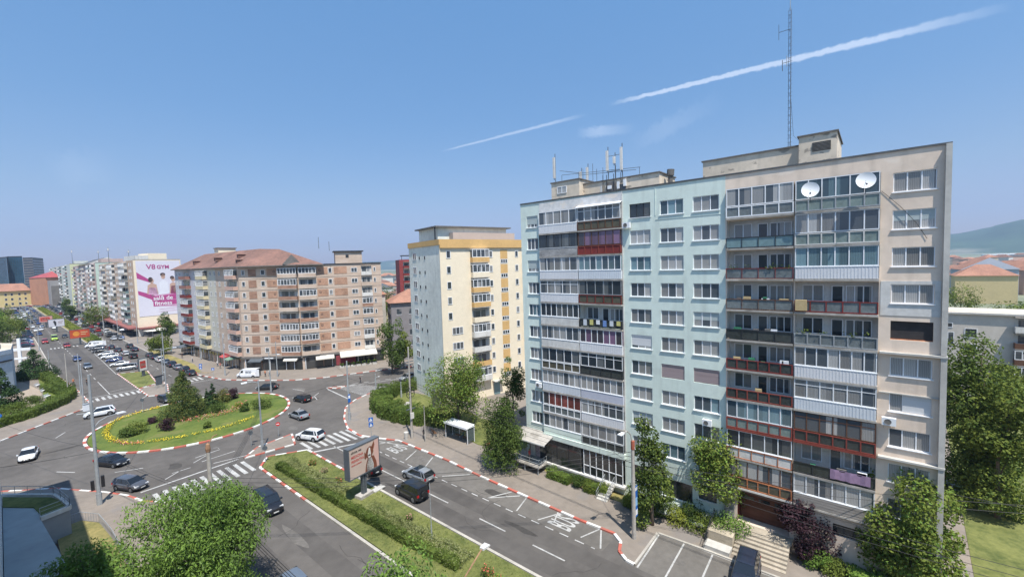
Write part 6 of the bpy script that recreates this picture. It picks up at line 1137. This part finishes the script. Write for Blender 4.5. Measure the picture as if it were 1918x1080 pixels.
# ================================================================ STREET FURNITURE
def lamp_head(g,x,y,z,dx,dy,m=None,s=1.):
    d=Vector((dx,dy,0)).normalized(); n=Vector((-d.y,d.x,0)); c=Vector((x,y,z)); m=m or WHITE
    a=[c+n*.13*s,c-n*.13*s,c-n*.2*s+d*.55*s,c+n*.2*s+d*.55*s]; b=[p+Vector((0,0,.13*s)) for p in a]; b[2]-=Vector((0,0,.06*s)); b[3]-=Vector((0,0,.06*s))
    g.face(b,m); g.face([a[0],a[3],a[2],a[1]],LAMP)
    for i in range(4): j=(i+1)%4; g.face([a[i],a[j],b[j],b[i]],m)
def pole(label,b,h,r=.13,m=None,arms=(),r1=None,name='street_lamp',cat='street lamp',col=None,group=None,lean=0.):
    m=m or STEEL; rt=root(name,label,cat,(b[0],b[1],.1),0,group); g=MB(); g.tube([(0,0,0),(lean*.5,0,h*.5),(lean,0,h)],r,m,10,r1 or r*.6); 
    if m is STEEL: g.tube([(0,0,0),(0,0,1.4)],r*1.35,m,10)
    ob('pole',g.mesh('pole',False),rt)
    for (z,dx,dy,up,hd) in arms:
        g=MB(); am=col or m; pts=[(0,0,z),(dx*.25,dy*.25,z+up*.7),(dx*.6,dy*.6,z+up),(dx,dy,z+up)]; g.tube(pts,.045,am,6); a=ob('lamp_arm',g.mesh('lamp_arm'),rt)
        if hd: g=MB(); lamp_head(g,dx,dy,z+up-.08,dx,dy,s=hd); ob('lamp_head',g.mesh('lamp_head'),a)
    return rt
def ppx(label,bx,by,ty,**k): b=G(bx,by); return pole(label,(b.x,b.y),HT(b,bx,ty),**k)
a=ppx('tall grey steel pole by the kerb left of the grey hatchback',187,946,700,r=.20,arms=((9.0,2.2,1.0,.9,1.5),(10.6,-1.2,.4,.3,0)),name='tram_pole',cat='pole')
g=MB(); g.box(-.6,-.3,-.18,.18,1.9,3.0,TRIM); g.box(.28,.58,-.18,.18,2.0,3.3,TRIM); ob('control_box',g.mesh('control_box'),a)
ppx('steel lamp post at the front right of the roundabout kerb',492,843,712,r=.15,arms=((10.0,-1.4,.3,.4,1.3),)); ppx('steel pole carrying a small blue plate near the side street corner',655,787,676,r=.17,name='tram_pole',cat='pole')
g=MB(); g.box(-.22,.22,-.25,-.2,3.2,4.6,mat('sign_blue',(.02,.12,.42),.5,0)); g.box(-.16,.16,-.265,-.25,3.9,4.4,WHITE); ob('blue_plate',g.mesh('blue_plate'),[o for o in COL.objects if o.get('label','').startswith('steel pole carrying')][0])
a=ppx('concrete pole with cable coils at the corner before the hedge',772,822,650,r=.19,m=POLEC,name='utility_pole',cat='pole')
g=MB()
for z in (7.0,7.5): 
    for s in (-1,1): 
        pts=[(s*.35+.38*math.cos(t),-.1,z+.5*math.sin(t)) for t in np.linspace(0,2*math.pi,14)]; g.tube(pts,.05,TRIM,5)
for z in (11.5,11.9,4.6): g.box(-.8,.8,-.08,.08,z,z+.12,STEELB)
g.tube([(.22,.1,0),(.22,.1,9.5)],.07,TRIM,6); g.box(-.3,.3,-.35,-.2,3.2,4.1,WDIRT); ob('cable_coil',g.mesh('cable_coil'),a)
b=G(798,828); pole('second slim concrete post beside the cable coil pole',(b.x-.1,b.y),5.5,.1,POLEC,name='utility_pole',cat='pole')
BLUE=mat('sign_blue',(.02,.12,.42),.5,0)
a=pole('concrete lamp pole with rusty cap and blue bus sign at the bus bay end',(37.35,17.3),9.3,.21,POLEC,r1=.15,name='street_lamp',arms=((9.2,-1.5,.2,1.5,1.1),))
g=MB(); g.tube([(0,0,8.7),(0,0,9.5)],.19,mat('rusty_red_cap',(.34,.10,.06),.8,.2,5),8); ob('pole_cap',g.mesh('pole_cap'),a); g=MB(); g.bx(.2,.85,-.03,.03,1.9,4.9,BLUE); g.bx(.24,.80,.03,.04,2.1,2.6,WHITE); g.bx(.24,.80,.03,.04,3.0,3.8,mat('sign_pale_blue',(.25,.45,.70),.5,0)); g.bx(.24,.80,.03,.04,4.5,4.8,WHITE); ob('bus_sign',g.mesh('bus_sign'),a)
a=pole('concrete pole with an orange insulated cap rising out of the foreground tree',(11.4,46.6),10.3,.23,POLEC,r1=.16,name='street_lamp',arms=((10.2,.9,.5,1.1,0),),col=mat('brown_rust',(.30,.17,.10),.8,.25,6)); g=MB(); g.lathe([(.001,10.95),(.16,10.8),(.22,10.4),(.18,10.1)],mat('brown_rust',(.30,.17,.10)),10); ob('pole_cap',g.mesh('pole_cap'),a); g=MB()
for z in (5.2,5.6,6.1): g.box(-.5,.5,-.05,.05,z,z+.1,STEELB); g.tube([(.25,0,3),(.25,.1,6.3)],.09,TRIM,6)
ob('cable_bracket',g.mesh('cable_bracket'),a)
h0=G(902,1028,10.6); t0=G(866,1084,10.0); d=(t0-h0); a=root('street_lamp','lamp with a glass hood on a rusty arm at the bottom edge over the median','street lamp',(h0.x+d.x*4,h0.y+d.y*4,0)); g=MB(); r0=Vector((h0.x+d.x*4,h0.y+d.y*4,0)); g.tube([(0,0,0),(0,0,8.3)],.2,POLEC,8,.14); ob('pole',g.mesh('pole'),a); g=MB(); g.tube([(0,0,8.2),Vector((t0.x,t0.y,9.9))-r0,Vector((h0.x,h0.y,10.6))-r0],.04,MATS['brown_rust'],6); o=ob('lamp_arm',g.mesh('lamp_arm'),a)
g=MB(); e=-d.normalized(); lamp_head(g,*(Vector((h0.x,h0.y,10.55))-r0),e.x,e.y,WDIRT,1.0); c_=Vector((h0.x,h0.y,10.5))-r0+e*.1; g.lathe([(.14,-.14),(.2,.0),(.16,.14)],CG,10,(0,0)) if 0 else None; ob('lamp_head',g.mesh('lamp_head'),o)
ppx('thin steel post standing in the median lawn',809,1011,905,r=.05,name='post',cat='post')
for i,(bx_,by,ty,l,am) in enumerate([(312,735,622,'steel lamp post by the splitter island beyond the conifer',((9.5,1.6,-.4,.4,1.3),(9.5,-1.6,.4,.4,0))),(306,712,652,'thin pole just left of the steel lamp beyond the conifer',()),(128,738,662,'slim wooden pole with a box beside the chapel hedge',()),(157,757,684,'grey pole at the kerb above the white crossover',()),(152,742,662,'thin grey post beside the chapel pavement corner',()),(74,657,609,'far pole beside the red van',()),(93,690,656,'pole right of the dark conifer',()),(196,627,601,'far pole in front of the round tree',()),(258,643,603,'pole in front of the gym block canopy',()),(422,704,632,'pole at the pavement in front of the brick block left wing',()),(376,674,634,'thin pole beside the kerbside row',()),(508,735,660,'steel pole behind the roundabout, left of the pair',((8,1.2,-1.2,.3,1.),)),(520,706,640,'steel pole in front of the shop signs',()),(705,748,700,'short lamp post standing by the hedge and side street',((4.2,.8,.3,.2,.8),)),(752,745,715,'thin light post inside the corner lawn',())]):
    ppx(l,bx_,by,ty,r=.13,arms=am,name='street_lamp' if am else 'utility_pole',cat='street lamp' if am else 'pole',m=STEEL if i not in(2,) else POLEC)
rrp=random.Random(5)
for i,(x,y) in enumerate([(31.9,250),(31.9,290),(31.9,330),(31.9,375),(31.9,420),(8.9,310),(8.7,350),(8.5,400),(8.4,450),(32.,470)]): pole('small far lamp pole beside the boulevard',(x,y),12,.14,STEEL,arms=((11.6,1.8 if x<20 else -1.8,0,.4,1.4),),group='far lamp poles')
# signs
def sign(label,b,h,kind,face=0.,plates=1):
    rt=root('traffic_sign',label,'traffic sign',(b[0],b[1],.1),face); g=MB(); g.tube([(0,0,0),(0,0,h)],.035,STEEL,6); ob('post',g.mesh('post'),rt)
    for k in range(plates):
        z=h-.35-k*.75; g=MB()
        if kind=='ped': g.bx(-.32,.32,.04,.06,z-.32,z+.32,BLUE); g.face([(-.22,-.065,z-.22),(.22,-.065,z-.22),(0,-.065,z+.24)],WHITE); g.bx(-.03,.03,.066,.07,z-.12,z+.08,TRIM)
        else:
            m={'red':mat('sign_red',(.55,.03,.03),.5,0),'back':STEELB,'yield':WHITE,'dir':BLUE}[kind]; pts=[(.32*math.cos(t),-.05,z+.32*math.sin(t)) for t in np.linspace(0,2*math.pi,17)[:-1]]; g.face(pts,m); g.face([(x,.03,zz) for x,_,zz in pts[::-1]],STEELB); g.bx(-.2,.2,.055,.06,z-.06,z+.06,WHITE) if kind=='red' else None
        ob('sign_plate',g.mesh('sign_plate'),rt)
    return rt
b=G(690,842); sign('pair of blue pedestrian signs above the big billboard corner',(b.x+.6,b.y),4.6,'ped',-.3,2)
for i,(x,y,k,l,p,h) in enumerate([(377,706,'ped','two blue plates on one post beside the kerbside row',2,3.4),(400,708,'ped','blue crossing sign in front of the brick block',1,2.6),(232,645,'ped','blue crossing sign far up at the gym block',1,3.2),(522,818,'red','red round sign on the roundabout exit splitter',1,2.4),(471,836,'back','thin post sign on the left of the lamp post',1,2.4),(498,867,'back','dark backed round sign at the tip of the median',1,2.4),(268,773,'back','dark round sign on the left rim of the roundabout',1,2.8),(2,800,'dir','blue sign at the left edge before the chapel hedge',1,2.4)]):
    b=G(x,y); sign(l,(b.x,b.y),h,k,-.6,p)
# billboards
def billboard(label,c,z0,w,h,ang,fm,draw,post=True,t=.5):
    rt=root('billboard',label,'billboard',(c[0],c[1],.1),ang); f_=MB(); f_.bx(-w/2,w/2,-t/2,t/2-.04,z0,z0+h,DARK if post is True else STEELB); e=.12
    for (a,b_,c_,d_) in ((-w/2-e,w/2+e,z0-e,z0),(-w/2-e,w/2+e,z0+h,z0+h+e),(-w/2-e,-w/2,z0,z0+h),(w/2,w/2+e,z0,z0+h)): f_.bx(a,b_,-t/2-.03,t/2+.03,c_,d_,STEELB)
    ob('frame',f_.mesh('frame'),rt); p=MB(); p.bx(-w/2,w/2,t/2-.04,t/2-.01,z0,z0+h,fm); s=ob('poster',p.mesh('poster'),rt); draw(s,w,h,z0,t/2+.0)
    g=MB(); g.bx(-.28,-.05,-.2,.2,0,z0,STEELB); g.bx(.05,.28,-.2,.2,0,z0,STEELB); g.bx(-.05,.05,-.1,.1,0,z0,DARK); ob('post',g.mesh('post'),rt); return rt
def fl(par,polys,y):
    g=MB()
    for p,m in polys: g.face([(x,-y,z) for x,z in p],m)
    return ob('print',g.mesh('print'),par)
BEP=mat('poster_beige',(.52,.40,.33),.5,.04,1); DOGB=mat('dog_brown',(.20,.07,.04),.6,.2,3); DOGW=mat('dog_white',(.66,.63,.58),.6,.1,3); PRED=mat('poster_red',(.48,.06,.05),.5,0); PINKP=mat('poster_blush',(.60,.38,.32),.5,.05,1)
def dogposter(s,w,h,z,y):
    X=lambda u,v:(-w/2+u*w,z+v*h)
    P=lambda L,m:([X(*q) for q in L],m)
    fl(s,[P([(.78,0),(1,0),(1,1),(.86,1)],PINKP)],y+.004)
    fl(s,[P([(.50,.0),(.92,0),(.90,.22),(.82,.45),(.62,.50),(.54,.25)],DOGB),P([(.55,0),(.80,0),(.80,.18),(.74,.42),(.62,.44),(.57,.2)],DOGW)],y+.008)
    fl(s,[P([(.56,.50),(.54,.66),(.60,.80),(.70,.84),(.80,.76),(.81,.60),(.74,.46),(.62,.44)],DOGB),P([(.56,.60),(.50,.72),(.49,.52),(.52,.44),(.57,.50)],DOGB),P([(.74,.78),(.84,.96),(.86,.82),(.81,.68)],DOGB)],y+.012)
    fl(s,[P([(.63,.44),(.61,.58),(.66,.80),(.70,.78),(.72,.56),(.71,.45)],DOGW),P([(.63,.50),(.63,.56),(.70,.56),(.70,.50)],TRIM)],y+.016)
    def L_(t,u,v,sz,m,sx=1.): o=ob('lettering',text_mesh(t,sz,m,.0,.008,'LEFT'),s,(-w/2+u*w,-(y+.01),z+v*h),rot=(math.pi/2,0,0)); o.scale=(sx,1,1)
    L_('clinica vet',.06,.87,.36,TRIM); L_('MEDICINA',.06,.71,.42,PRED,.84); L_('PREVENTIVA',.06,.56,.42,PRED,.74); L_('pentru prieteni',.06,.44,.23,PRED); 
b=G(684,935); billboard('big tilted billboard with a brown and white dog on a beige poster',(25.85,45.25),2.9,4.2,3.35,.17,BEP,dogposter,t=.75)
g=MB(); g.box(-.9,.9,-.55,.55,0,.35,CONC); g.box(1.0,2.6,-.7,.1,0,.12,CONCL); tag(ob('billboard_plinth',g.mesh('billboard_plinth'),None,(25.85,45.25,.14),.17),'concrete plinth under the dog billboard','plinth')
RB=mat('poster_orange_red',(.52,.09,.04),.5,.3,.5); SUNY=mat('poster_orange',(.68,.28,.05),.5,.2,1)
def sunposter(s,w,h,z,y): fl(s,[([(-w*.18+h*.3*math.cos(t),z+h*.5+h*.3*math.sin(t)) for t in np.linspace(0,6.283,17)[:-1]],SUNY),([(w*.05,z+h*.6),(w*.4,z+h*.6),(w*.4,z+h*.7),(w*.05,z+h*.7)],mat('poster_gold',(.6,.4,.2),.5,0)),([(w*.05,z+h*.35),(w*.3,z+h*.35),(w*.3,z+h*.45),(w*.05,z+h*.45)],MATS['poster_gold'])],y+.01)
def whiteposter(s,w,h,z,y): fl(s,[([(-w*.1,z+h*.1),(-w*.02,z+h*.1),(-w*.0,z+h*.6),(-w*.12,z+h*.85),(-w*.2,z+h*.7)],DARK),([(w*.1,z+h*.55),(w*.42,z+h*.6),(w*.42,z+h*.7),(w*.1,z+h*.65)],SHUTP),([(w*.1,z+h*.35),(w*.35,z+h*.4),(w*.35,z+h*.47),(w*.1,z+h*.42)],SHUTP)],y+.01)
def redposter(s,w,h,z,y): fl(s,[([(-w*.4,z+h*.2),(w*.3,z+h*.2),(w*.3,z+h*.8),(-w*.4,z+h*.8)],PRED),([(-w*.3,z+h*.35),(w*.2,z+h*.35),(w*.2,z+h*.6),(-w*.3,z+h*.6)],PINKP)],y+.01)
b=G(151,645); billboard('orange-red billboard with a bright disc in the far median',(b.x,b.y),2.7,5.6,3.2,.05,RB,sunposter); b=G(107,622); billboard('white billboard with a dark figure behind the orange-red one',(b.x,b.y),2.8,5.4,3.5,.1,mat('poster_pale',(.60,.60,.66),.5,.05,.5),whiteposter); b=G(87,613); billboard('small red and pink billboard farthest up the median',(b.x,b.y),2.9,4.9,3.1,.1,mat('poster_salmon',(.62,.32,.28),.5,.2,.5),redposter)
b=G(284,730); b=(23.0,146.5); billboard('small white and red panel on a post at the corner of the median lawn',b,1.6,2.0,3.1,.5,WDIRT,redposter,t=.3)
g=MB(); g.box(-.7,.7,-.35,.35,0,.6,CONC); g.box(-.6,.6,-.2,.2,.6,2.6,STEELB); g.box(-1,1,-.25,.25,2.6,2.8,DARK); tag(ob('information_kiosk',g.mesh('information_kiosk'),None,(22.8,128.4,.13),.4),'dark information panel with a roof on the splitter island','kiosk')
b=G(743,683); g=MB(); g.box(-.9,.9,-.6,.6,0,.25,CONC); g.box(-.2,.2,-.2,.2,.25,2.2,DARK); g.box(-.9,.9,-.15,.15,2.0,4.9,STEELB); g.box(-.8,.8,-.17,-.15,2.1,4.8,WDIRT); tag(ob('advertising_pillar',g.mesh('advertising_pillar'),None,(b.x,b.y,.13),.3),'grey framed advertising panel by the side street beside the brick block','sign')
# bus shelter, benches, bins
rt=root('bus_shelter','white-roofed glass bus shelter on the pavement','bus shelter',(43.5,48.1,.13),math.pi/2); g=MB(); g.face([(-2.5,.8,2.45),(2.5,.8,2.45),(2.5,-.95,2.62),(-2.5,-.95,2.62)],WHITE); g.box(-2.5,2.5,-.95,.8,2.36,2.44,WHITE); g.box(-2.5,2.5,.78,.84,2.3,2.6,WHITE); ob('roof',g.mesh('roof'),rt)
SG=mat('shelter_glass',(.10,.13,.15),.08,0,spec=.7); SG.node_tree.nodes['Principled BSDF'].inputs['Alpha'].default_value=.55
g=MB(); g.box(-2.35,2.35,-.86,-.84,.3,2.3,SG); g.box(-2.42,-2.4,-.8,.5,.3,2.3,SG); g.box(2.4,2.42,-.8,.5,.3,2.3,SG); ob('glass_panel',g.mesh('glass_panel'),rt)
for x in (-2.4,-.8,.8,2.4): g=MB(); g.box(x-.04,x+.04,-.9,-.82,0,2.4,WHITE); ob('post',g.mesh('post'),rt)
for x in (-2.4,2.4): g=MB(); g.box(x-.04,x+.04,.5,.58,0,2.4,WHITE); ob('post',g.mesh('post'),rt)
g=MB(); g.box(-1.6,1.2,-.75,-.35,.42,.48,mat('bench_wood',(.20,.11,.06),.8,.2,5)); ob('bench_seat',g.mesh('bench_seat'),rt)
WOOD=MATS['bench_wood']
def bench(label,p,rz,m):
    t=root('bench',label,'bench',(p[0],p[1],.15),rz); g=MB(); [g.box(-.85,.85,-.22+k*.15,-.1+k*.15,.42,.46,m) for k in range(3)]; ob('seat',g.mesh('seat'),t); g=MB(); [g.box(-.85,.85,.24,.28,.55+k*.16,.67+k*.16,m) for k in range(2)]; ob('backrest',g.mesh('backrest'),t)
    for x in (-.7,.7): g=MB(); g.box(x-.04,x+.04,-.2,.26,0,.42,CONC); ob('leg',g.mesh('leg'),t)
bench('brown wooden bench between the concrete pole and the bus shelter',G(813,815),1.2,WOOD); bench('white bench farther from the hedge corner in the chapel yard',(4.6,156),1.2,WHITE); bench('white bench in the middle of the chapel yard edge',(5.2,147.5),1.2,WHITE); bench('white bench by the dark shrubs in the chapel yard',(5.4,139.5),1.0,WHITE)
g=MB(); g.lathe([(.001,0),(.28,0),(.36,1.0),(.36,1.08),(.3,1.08),(.001,.9)],CONCL,14); b=G(765,826); tag(ob('litter_bin',g.mesh('litter_bin'),None,(38.9,55.0,.13)),'pale round litter bin at the foot of the cable coil pole','bin')
g=MB(); g.box(-.4,.4,-.3,.3,0,1.4,WHITE); g.box(-.45,.45,-.35,.35,1.4,1.5,STEEL); tag(ob('utility_cabinet',g.mesh('utility_cabinet'),None,(9.6,118.8,.13),.3),'white utility cabinet at the foot of the kerb pole','cabinet')
g=MB(); g.box(-.6,.6,-.4,.4,0,1.1,WDIRT); g.box(-.5,.5,-.3,.3,1.1,1.2,CONC); tag(ob('utility_cabinet',g.mesh('utility_cabinet'),None,(47.6,66.5,.15),.6),'white box standing in the corner lawn inside the hedge','cabinet')
# awnings / market stalls by the gym and brick blocks
for i,(x,y,w_,d_,m) in enumerate(((37.2,255,8,4,WHITE),(36.8,268,5,3,WDIRT),(44,236,7,4,CREAMC),(36.4,282,4,3,SHUT))):
    t=root('market_stall',['white canopied stall before the gym block','small white stall up the pavement','cream parasol stall under the gym banner','pale kiosk near the far crossing'][i],'stall',(x,y,.1)); g=MB(); g.face([(-w_/2,-d_/2,2.6),(w_/2,-d_/2,2.6),(w_/2*.2,0,3.6),(-w_/2*.2,0,3.6)],m); g.face([(w_/2,d_/2,2.6),(-w_/2,d_/2,2.6),(-w_/2*.2,0,3.6),(w_/2*.2,0,3.6)],m); g.face([(w_/2,-d_/2,2.6),(w_/2,d_/2,2.6),(w_/2*.2,0,3.6)],m); g.face([(-w_/2,d_/2,2.6),(-w_/2,-d_/2,2.6),(-w_/2*.2,0,3.6)],m); ob('canopy',g.mesh('canopy'),t); g=MB(); g.box(-w_/2*.8,w_/2*.8,-d_/2*.7,d_/2*.7,0,1.2,CONCD); ob('counter',g.mesh('counter'),t)
    for sx in (-1,1):
        for sy in (-1,1): g=MB(); g.tube([(sx*w_*.46,sy*d_*.46,0),(sx*w_*.46,sy*d_*.46,2.6)],.05,STEEL,5); ob('leg',g.mesh('leg'),t)
# terrace planters and café under the awnings
for i in range(7): 
    p=f3.world(9.2+i*1.4,3.6,0); g=MB(); g.box(-.55,.55,-.25,.25,0,.5,CONCL); o=tag(ob('planter',g.mesh('planter'),None,(p[0],p[1],.13),f3.a),'concrete planter with dark shrub in front of the cafe awning','planter',group='planters at the cafe'); me,_,_=crown_mesh('plant',160,.5,.4,.45,L_DARK,.25,200+i,6); ob('plant',me,o,(0,0,.45))
# overhead wires
def wire(a,b,sag=.6,r=.018,label='thin black overhead wire over the street',grp='overhead wires'):
    a=Vector(a);b=Vector(b); n=12; g=MB(); g.tube([a.lerp(b,t/n)-a-Vector((0,0,sag*4*(t/n)*(1-t/n))) for t in range(n+1)],r,TRIM,4,cap=False); tag(ob('overhead_wire',g.mesh('overhead_wire'),None,a),label,'wire',grp)
pa=G(187,946); pc=G(492,843); pd=G(655,787); pe=G(772,822); pf=G(312,735); ph_=Vector((11.4,46.6,0)); pi_=Vector((37.35,17.3,0))
def at(p,z): return (p.x,p.y,z)
def wires(label,prs,sag,r=.018):
    for a,b in prs: wire(a,b,sag,r,label,label.split(' between')[0].split(' running')[0] if len(prs)>1 else None)
wires('bundle wire running from the orange-capped pole to the roundabout lamp post',[(at(ph_,z),at(pc,z+.4)) for z in (6.3,6.0,5.7,5.4)],.5)
wires('left pair wire running from the orange-capped pole to the tall kerb pole',[(at(ph_,z),at(pa,z+.8)) for z in (6.2,5.9)],.5)
wires('long wire crossing the boulevard running to the bus sign pole',[(at(pi_,z),at(ph_,z-.8)) for z in (8.6,8.2,7.8)],1.0)
wires('pavement wire running from the cable coil pole to the bus sign pole',[(at(pe,z+.8),at(pi_,z)) for z in (8.4,8.0,7.5,7.0)],.7)
wires('wire over the parking bay running from the bus sign pole',[(at(pi_,z),(37.6,-16,z)) for z in (8.3,7.8,7.3)],.7)
wires('wire passing before the maple running from the bus sign pole',[(at(pi_,z-.5),(46.5,-9,z)) for z in (8.2,7.6)],.5)
wires('thick wire beside the near carriageway running to the orange-capped pole',[(at(ph_,z-1),(11.4,12,z+.3)) for z in (7.6,7.3,7.0,6.6)],.9,.022)
for l,a,b,s in (('wire leaving the tall kerb pole to the left edge',at(pa,6.4),(-14,86,6.0),.8),('wire over the roundabout from the tall kerb pole to the island lamp',at(pa,7.2),at(pf,8.5),1.0),('wire from the tall kerb pole towards the chapel pavement',at(pa,6.8),(-3,100,7),.6),('wire between the blue-plate pole and the cable coil pole',at(pd,7.6),at(pe,8.2),.5),('wire between the blue-plate pole and the roundabout lamp post',at(pd,7.2),at(pc,7.6),.6),('wire from the blue-plate pole across the side street',at(pd,8),(48,101,8),.5),('wire over the roundabout conifer between two lamp posts',at(pc,8.2),at(pf,8.4),1.2),('wire along the parked cars from the island lamp',at(pf,8.6),(31.8,172,8.4),.6),('wire over the left carriageway from the island lamp',at(pf,8.2),(9.5,171,8.4),.6),('wire sagging across the beige block front to the right',(FX-.1,9.,9.2),(54,-16,5.5),.7),('short wire from the green block to the bus sign pole',(FX-.5,24,6),at(pi_,7.4),.3)): wire(a,b,s,.018,l,None)
# ================================================================ PEOPLE
def person_mesh(seed,shirt,trouser,pose='walk',hair=None):
    rr=random.Random(seed); hair=hair or mat('hair_dark',(.04,.03,.025),.8,0); sk=mat('skin',(.45,.27,.19),.7,0); s=.16 if pose=='walk' else .04; sit=pose=='sit'
    V=[(0,0,.93),(0,.0,1.12),(0,.01,1.34),(0,.0,1.50),(0,.02,1.62),(0,.02,1.72),(.10,0,.90),(.11,-.05-s*.5,.50),(.11,s,.08),(.11,-.14+s,.04),(-.10,0,.90),(-.11,-.06+s*.3,.50),(-.11,-s+.0,.08),(-.11,-.14-s,.04),(.19,0,1.42),(.24,.03+s*.6,1.15),(.22,-.08+s*.7,.90),(.22,-.14+s*.7,.82),(-.19,0,1.42),(-.24,.03-s*.6,1.15),(-.22,-.10-s*.7,.92),(-.22,-.16-s*.7,.84)]
    if sit:
        for i,p in enumerate([(0,.1,.52),(0,.1,.72),(0,.08,.92),(0,.05,1.08),(0,.05,1.2),(0,.04,1.3),(.10,.05,.5),(.11,-.32,.5),(.11,-.34,.1),(.11,-.45,.04),(-.10,.05,.5),(-.11,-.32,.5),(-.11,-.34,.1),(-.11,-.45,.04),(.19,.06,1.0),(.23,.0,.76),(.16,-.2,.62),(.14,-.27,.6),(-.19,.06,1.0),(-.23,.0,.76),(-.16,-.2,.62),(-.14,-.27,.6)]): V[i]=p
    E=[(0,1),(1,2),(2,3),(3,4),(4,5),(0,6),(6,7),(7,8),(8,9),(0,10),(10,11),(11,12),(12,13),(2,14),(14,15),(15,16),(16,17),(2,18),(18,19),(19,20),(20,21)]
    R=[.15,.13,.16,.055,.095,.085,.10,.065,.045,.04,.10,.065,.045,.04,.065,.048,.036,.03,.065,.048,.036,.03]
    me=bpy.data.meshes.new('body'); me.from_pydata(V,E,[]); o=bpy.data.objects.new('body',me); COL.objects.link(o); md=o.modifiers.new('s','SKIN'); 
    for i,sv in enumerate(me.skin_vertices[0].data): sv.radius=(R[i],R[i]*.8); sv.use_root=(i==0)
    o.modifiers.new('d','SUBSURF').levels=1; bpy.context.view_layer.update(); m2=bpy.data.meshes.new_from_object(o.evaluated_get(bpy.context.evaluated_depsgraph_get())); bpy.data.objects.remove(o)
    m2.materials.clear(); [m2.materials.append(m) for m in (sk,shirt,trouser,hair,TRIM)]
    for p in m2.polygons:
        c=p.center; z=c.z; top=V[3][2]; p.use_smooth=True
        p.material_index=3 if z>V[4][2]+.04 or (z>V[4][2]-.05 and c.y>.06) else 0 if z>top-.04 else 4 if z<.10 else (1 if z>V[0][2]-.02 and not(abs(c.x)>.17 and z<(1.12 if not sit else .7)) else (0 if abs(c.x)>.17 and z<1.12 and z>.7 and not sit else 2))
    return m2
cloth=lambda n,c: mat('cloth_'+n,c,.9,.1,4)
PM=[person_mesh(1,cloth('white',(.62,.6,.58)),cloth('jeans',(.06,.09,.16))),person_mesh(2,cloth('black',(.03,.03,.035)),cloth('dark',(.035,.035,.045))),person_mesh(3,cloth('red',(.45,.08,.07)),cloth('grey',(.15,.15,.16))),person_mesh(4,cloth('lightblue',(.30,.42,.52)),cloth('beige',(.36,.30,.22))),person_mesh(5,cloth('green',(.10,.16,.12)),cloth('jeans',(.06,.09,.16)),'sit'),person_mesh(6,cloth('orange',(.50,.20,.10)),cloth('dark',(.035,.035,.045)),'stand')]
def person(i,p,rz,label,z=.13): tag(ob('person',PM[i],None,(p[0],p[1],z),rz),label,'person')
p=G(675,717); person(1,(p.x,p.y),1.2,'person in black walking over the side street zebra crossing',.012)
for i,(k,x,y,l) in enumerate([(1,35.7,166.4,'person in black on the pavement beside the kerbside row'),(0,35.9,156.1,'person in a white shirt walking along the dry strip'),(0,38.4,142.0,'person in a white shirt under the brick block'),(3,35.4,178,'person in light blue walking near the bus sign up the pavement'),(2,38.0,138.2,'person in a red top by the red shop front')]): person(k,(x,y),i*1.1,l)
p=G(138,722); person(5,(p.x,p.y),.4,'person in orange standing at the pavement near the chapel hedge'); p=G(163,722); person(1,(p.x,p.y),.9,'dark dressed person at the kerb beside the left carriageway')
p=G(497,706); person(5,(p.x,p.y),2,'person in orange at the open rear of the delivery van'); p=G(503,705); person(0,(p.x+.3,p.y),-1,'person in white beside the delivery van doors'); p=G(911,852); person(1,(p.x,p.y),1.4,'person in dark clothes in the shade of the round tree'); p=G(916,850); person(2,(p.x+.2,p.y+.2),1.2,'person in a red top in the shade of the round tree')
person(4,(44.15,48.0),-math.pi/2,'person sitting on the bench inside the bus shelter',.13); p=G(795,823); person(1,(p.x,p.y),2.6,'person in black standing by the concrete pole'); p=G(210,640); person(3,(p.x,p.y),.5,'small far person at the crossing by the gym block'); p=f.world(1.6,1.6); person(2,p,0,'person in a red top at the shop door under the awning',1.18)
# ================================================================ HAZE
HZ=True
if HZ:
    g=MB(); g.box(-9000,9000,-9000,9000,-2,620,GROUND); me=g.mesh('haze'); me.materials.clear(); hm=bpy.data.materials.new('haze'); hm.use_nodes=True; nt=hm.node_tree; nt.nodes.clear(); v=nt.nodes.new('ShaderNodeVolumePrincipled'); v.inputs['Density'].default_value=.00013; v.inputs['Color'].default_value=(.52,.72,1,1); v.inputs['Anisotropy'].default_value=.1; oo=nt.nodes.new('ShaderNodeOutputMaterial'); nt.links.new(v.outputs[0],oo.inputs['Volume']); me.materials.append(hm); o=ob('haze',me); o['kind']='stuff'; o['label']='thin pale summer haze over the whole city'; o['category']='haze'
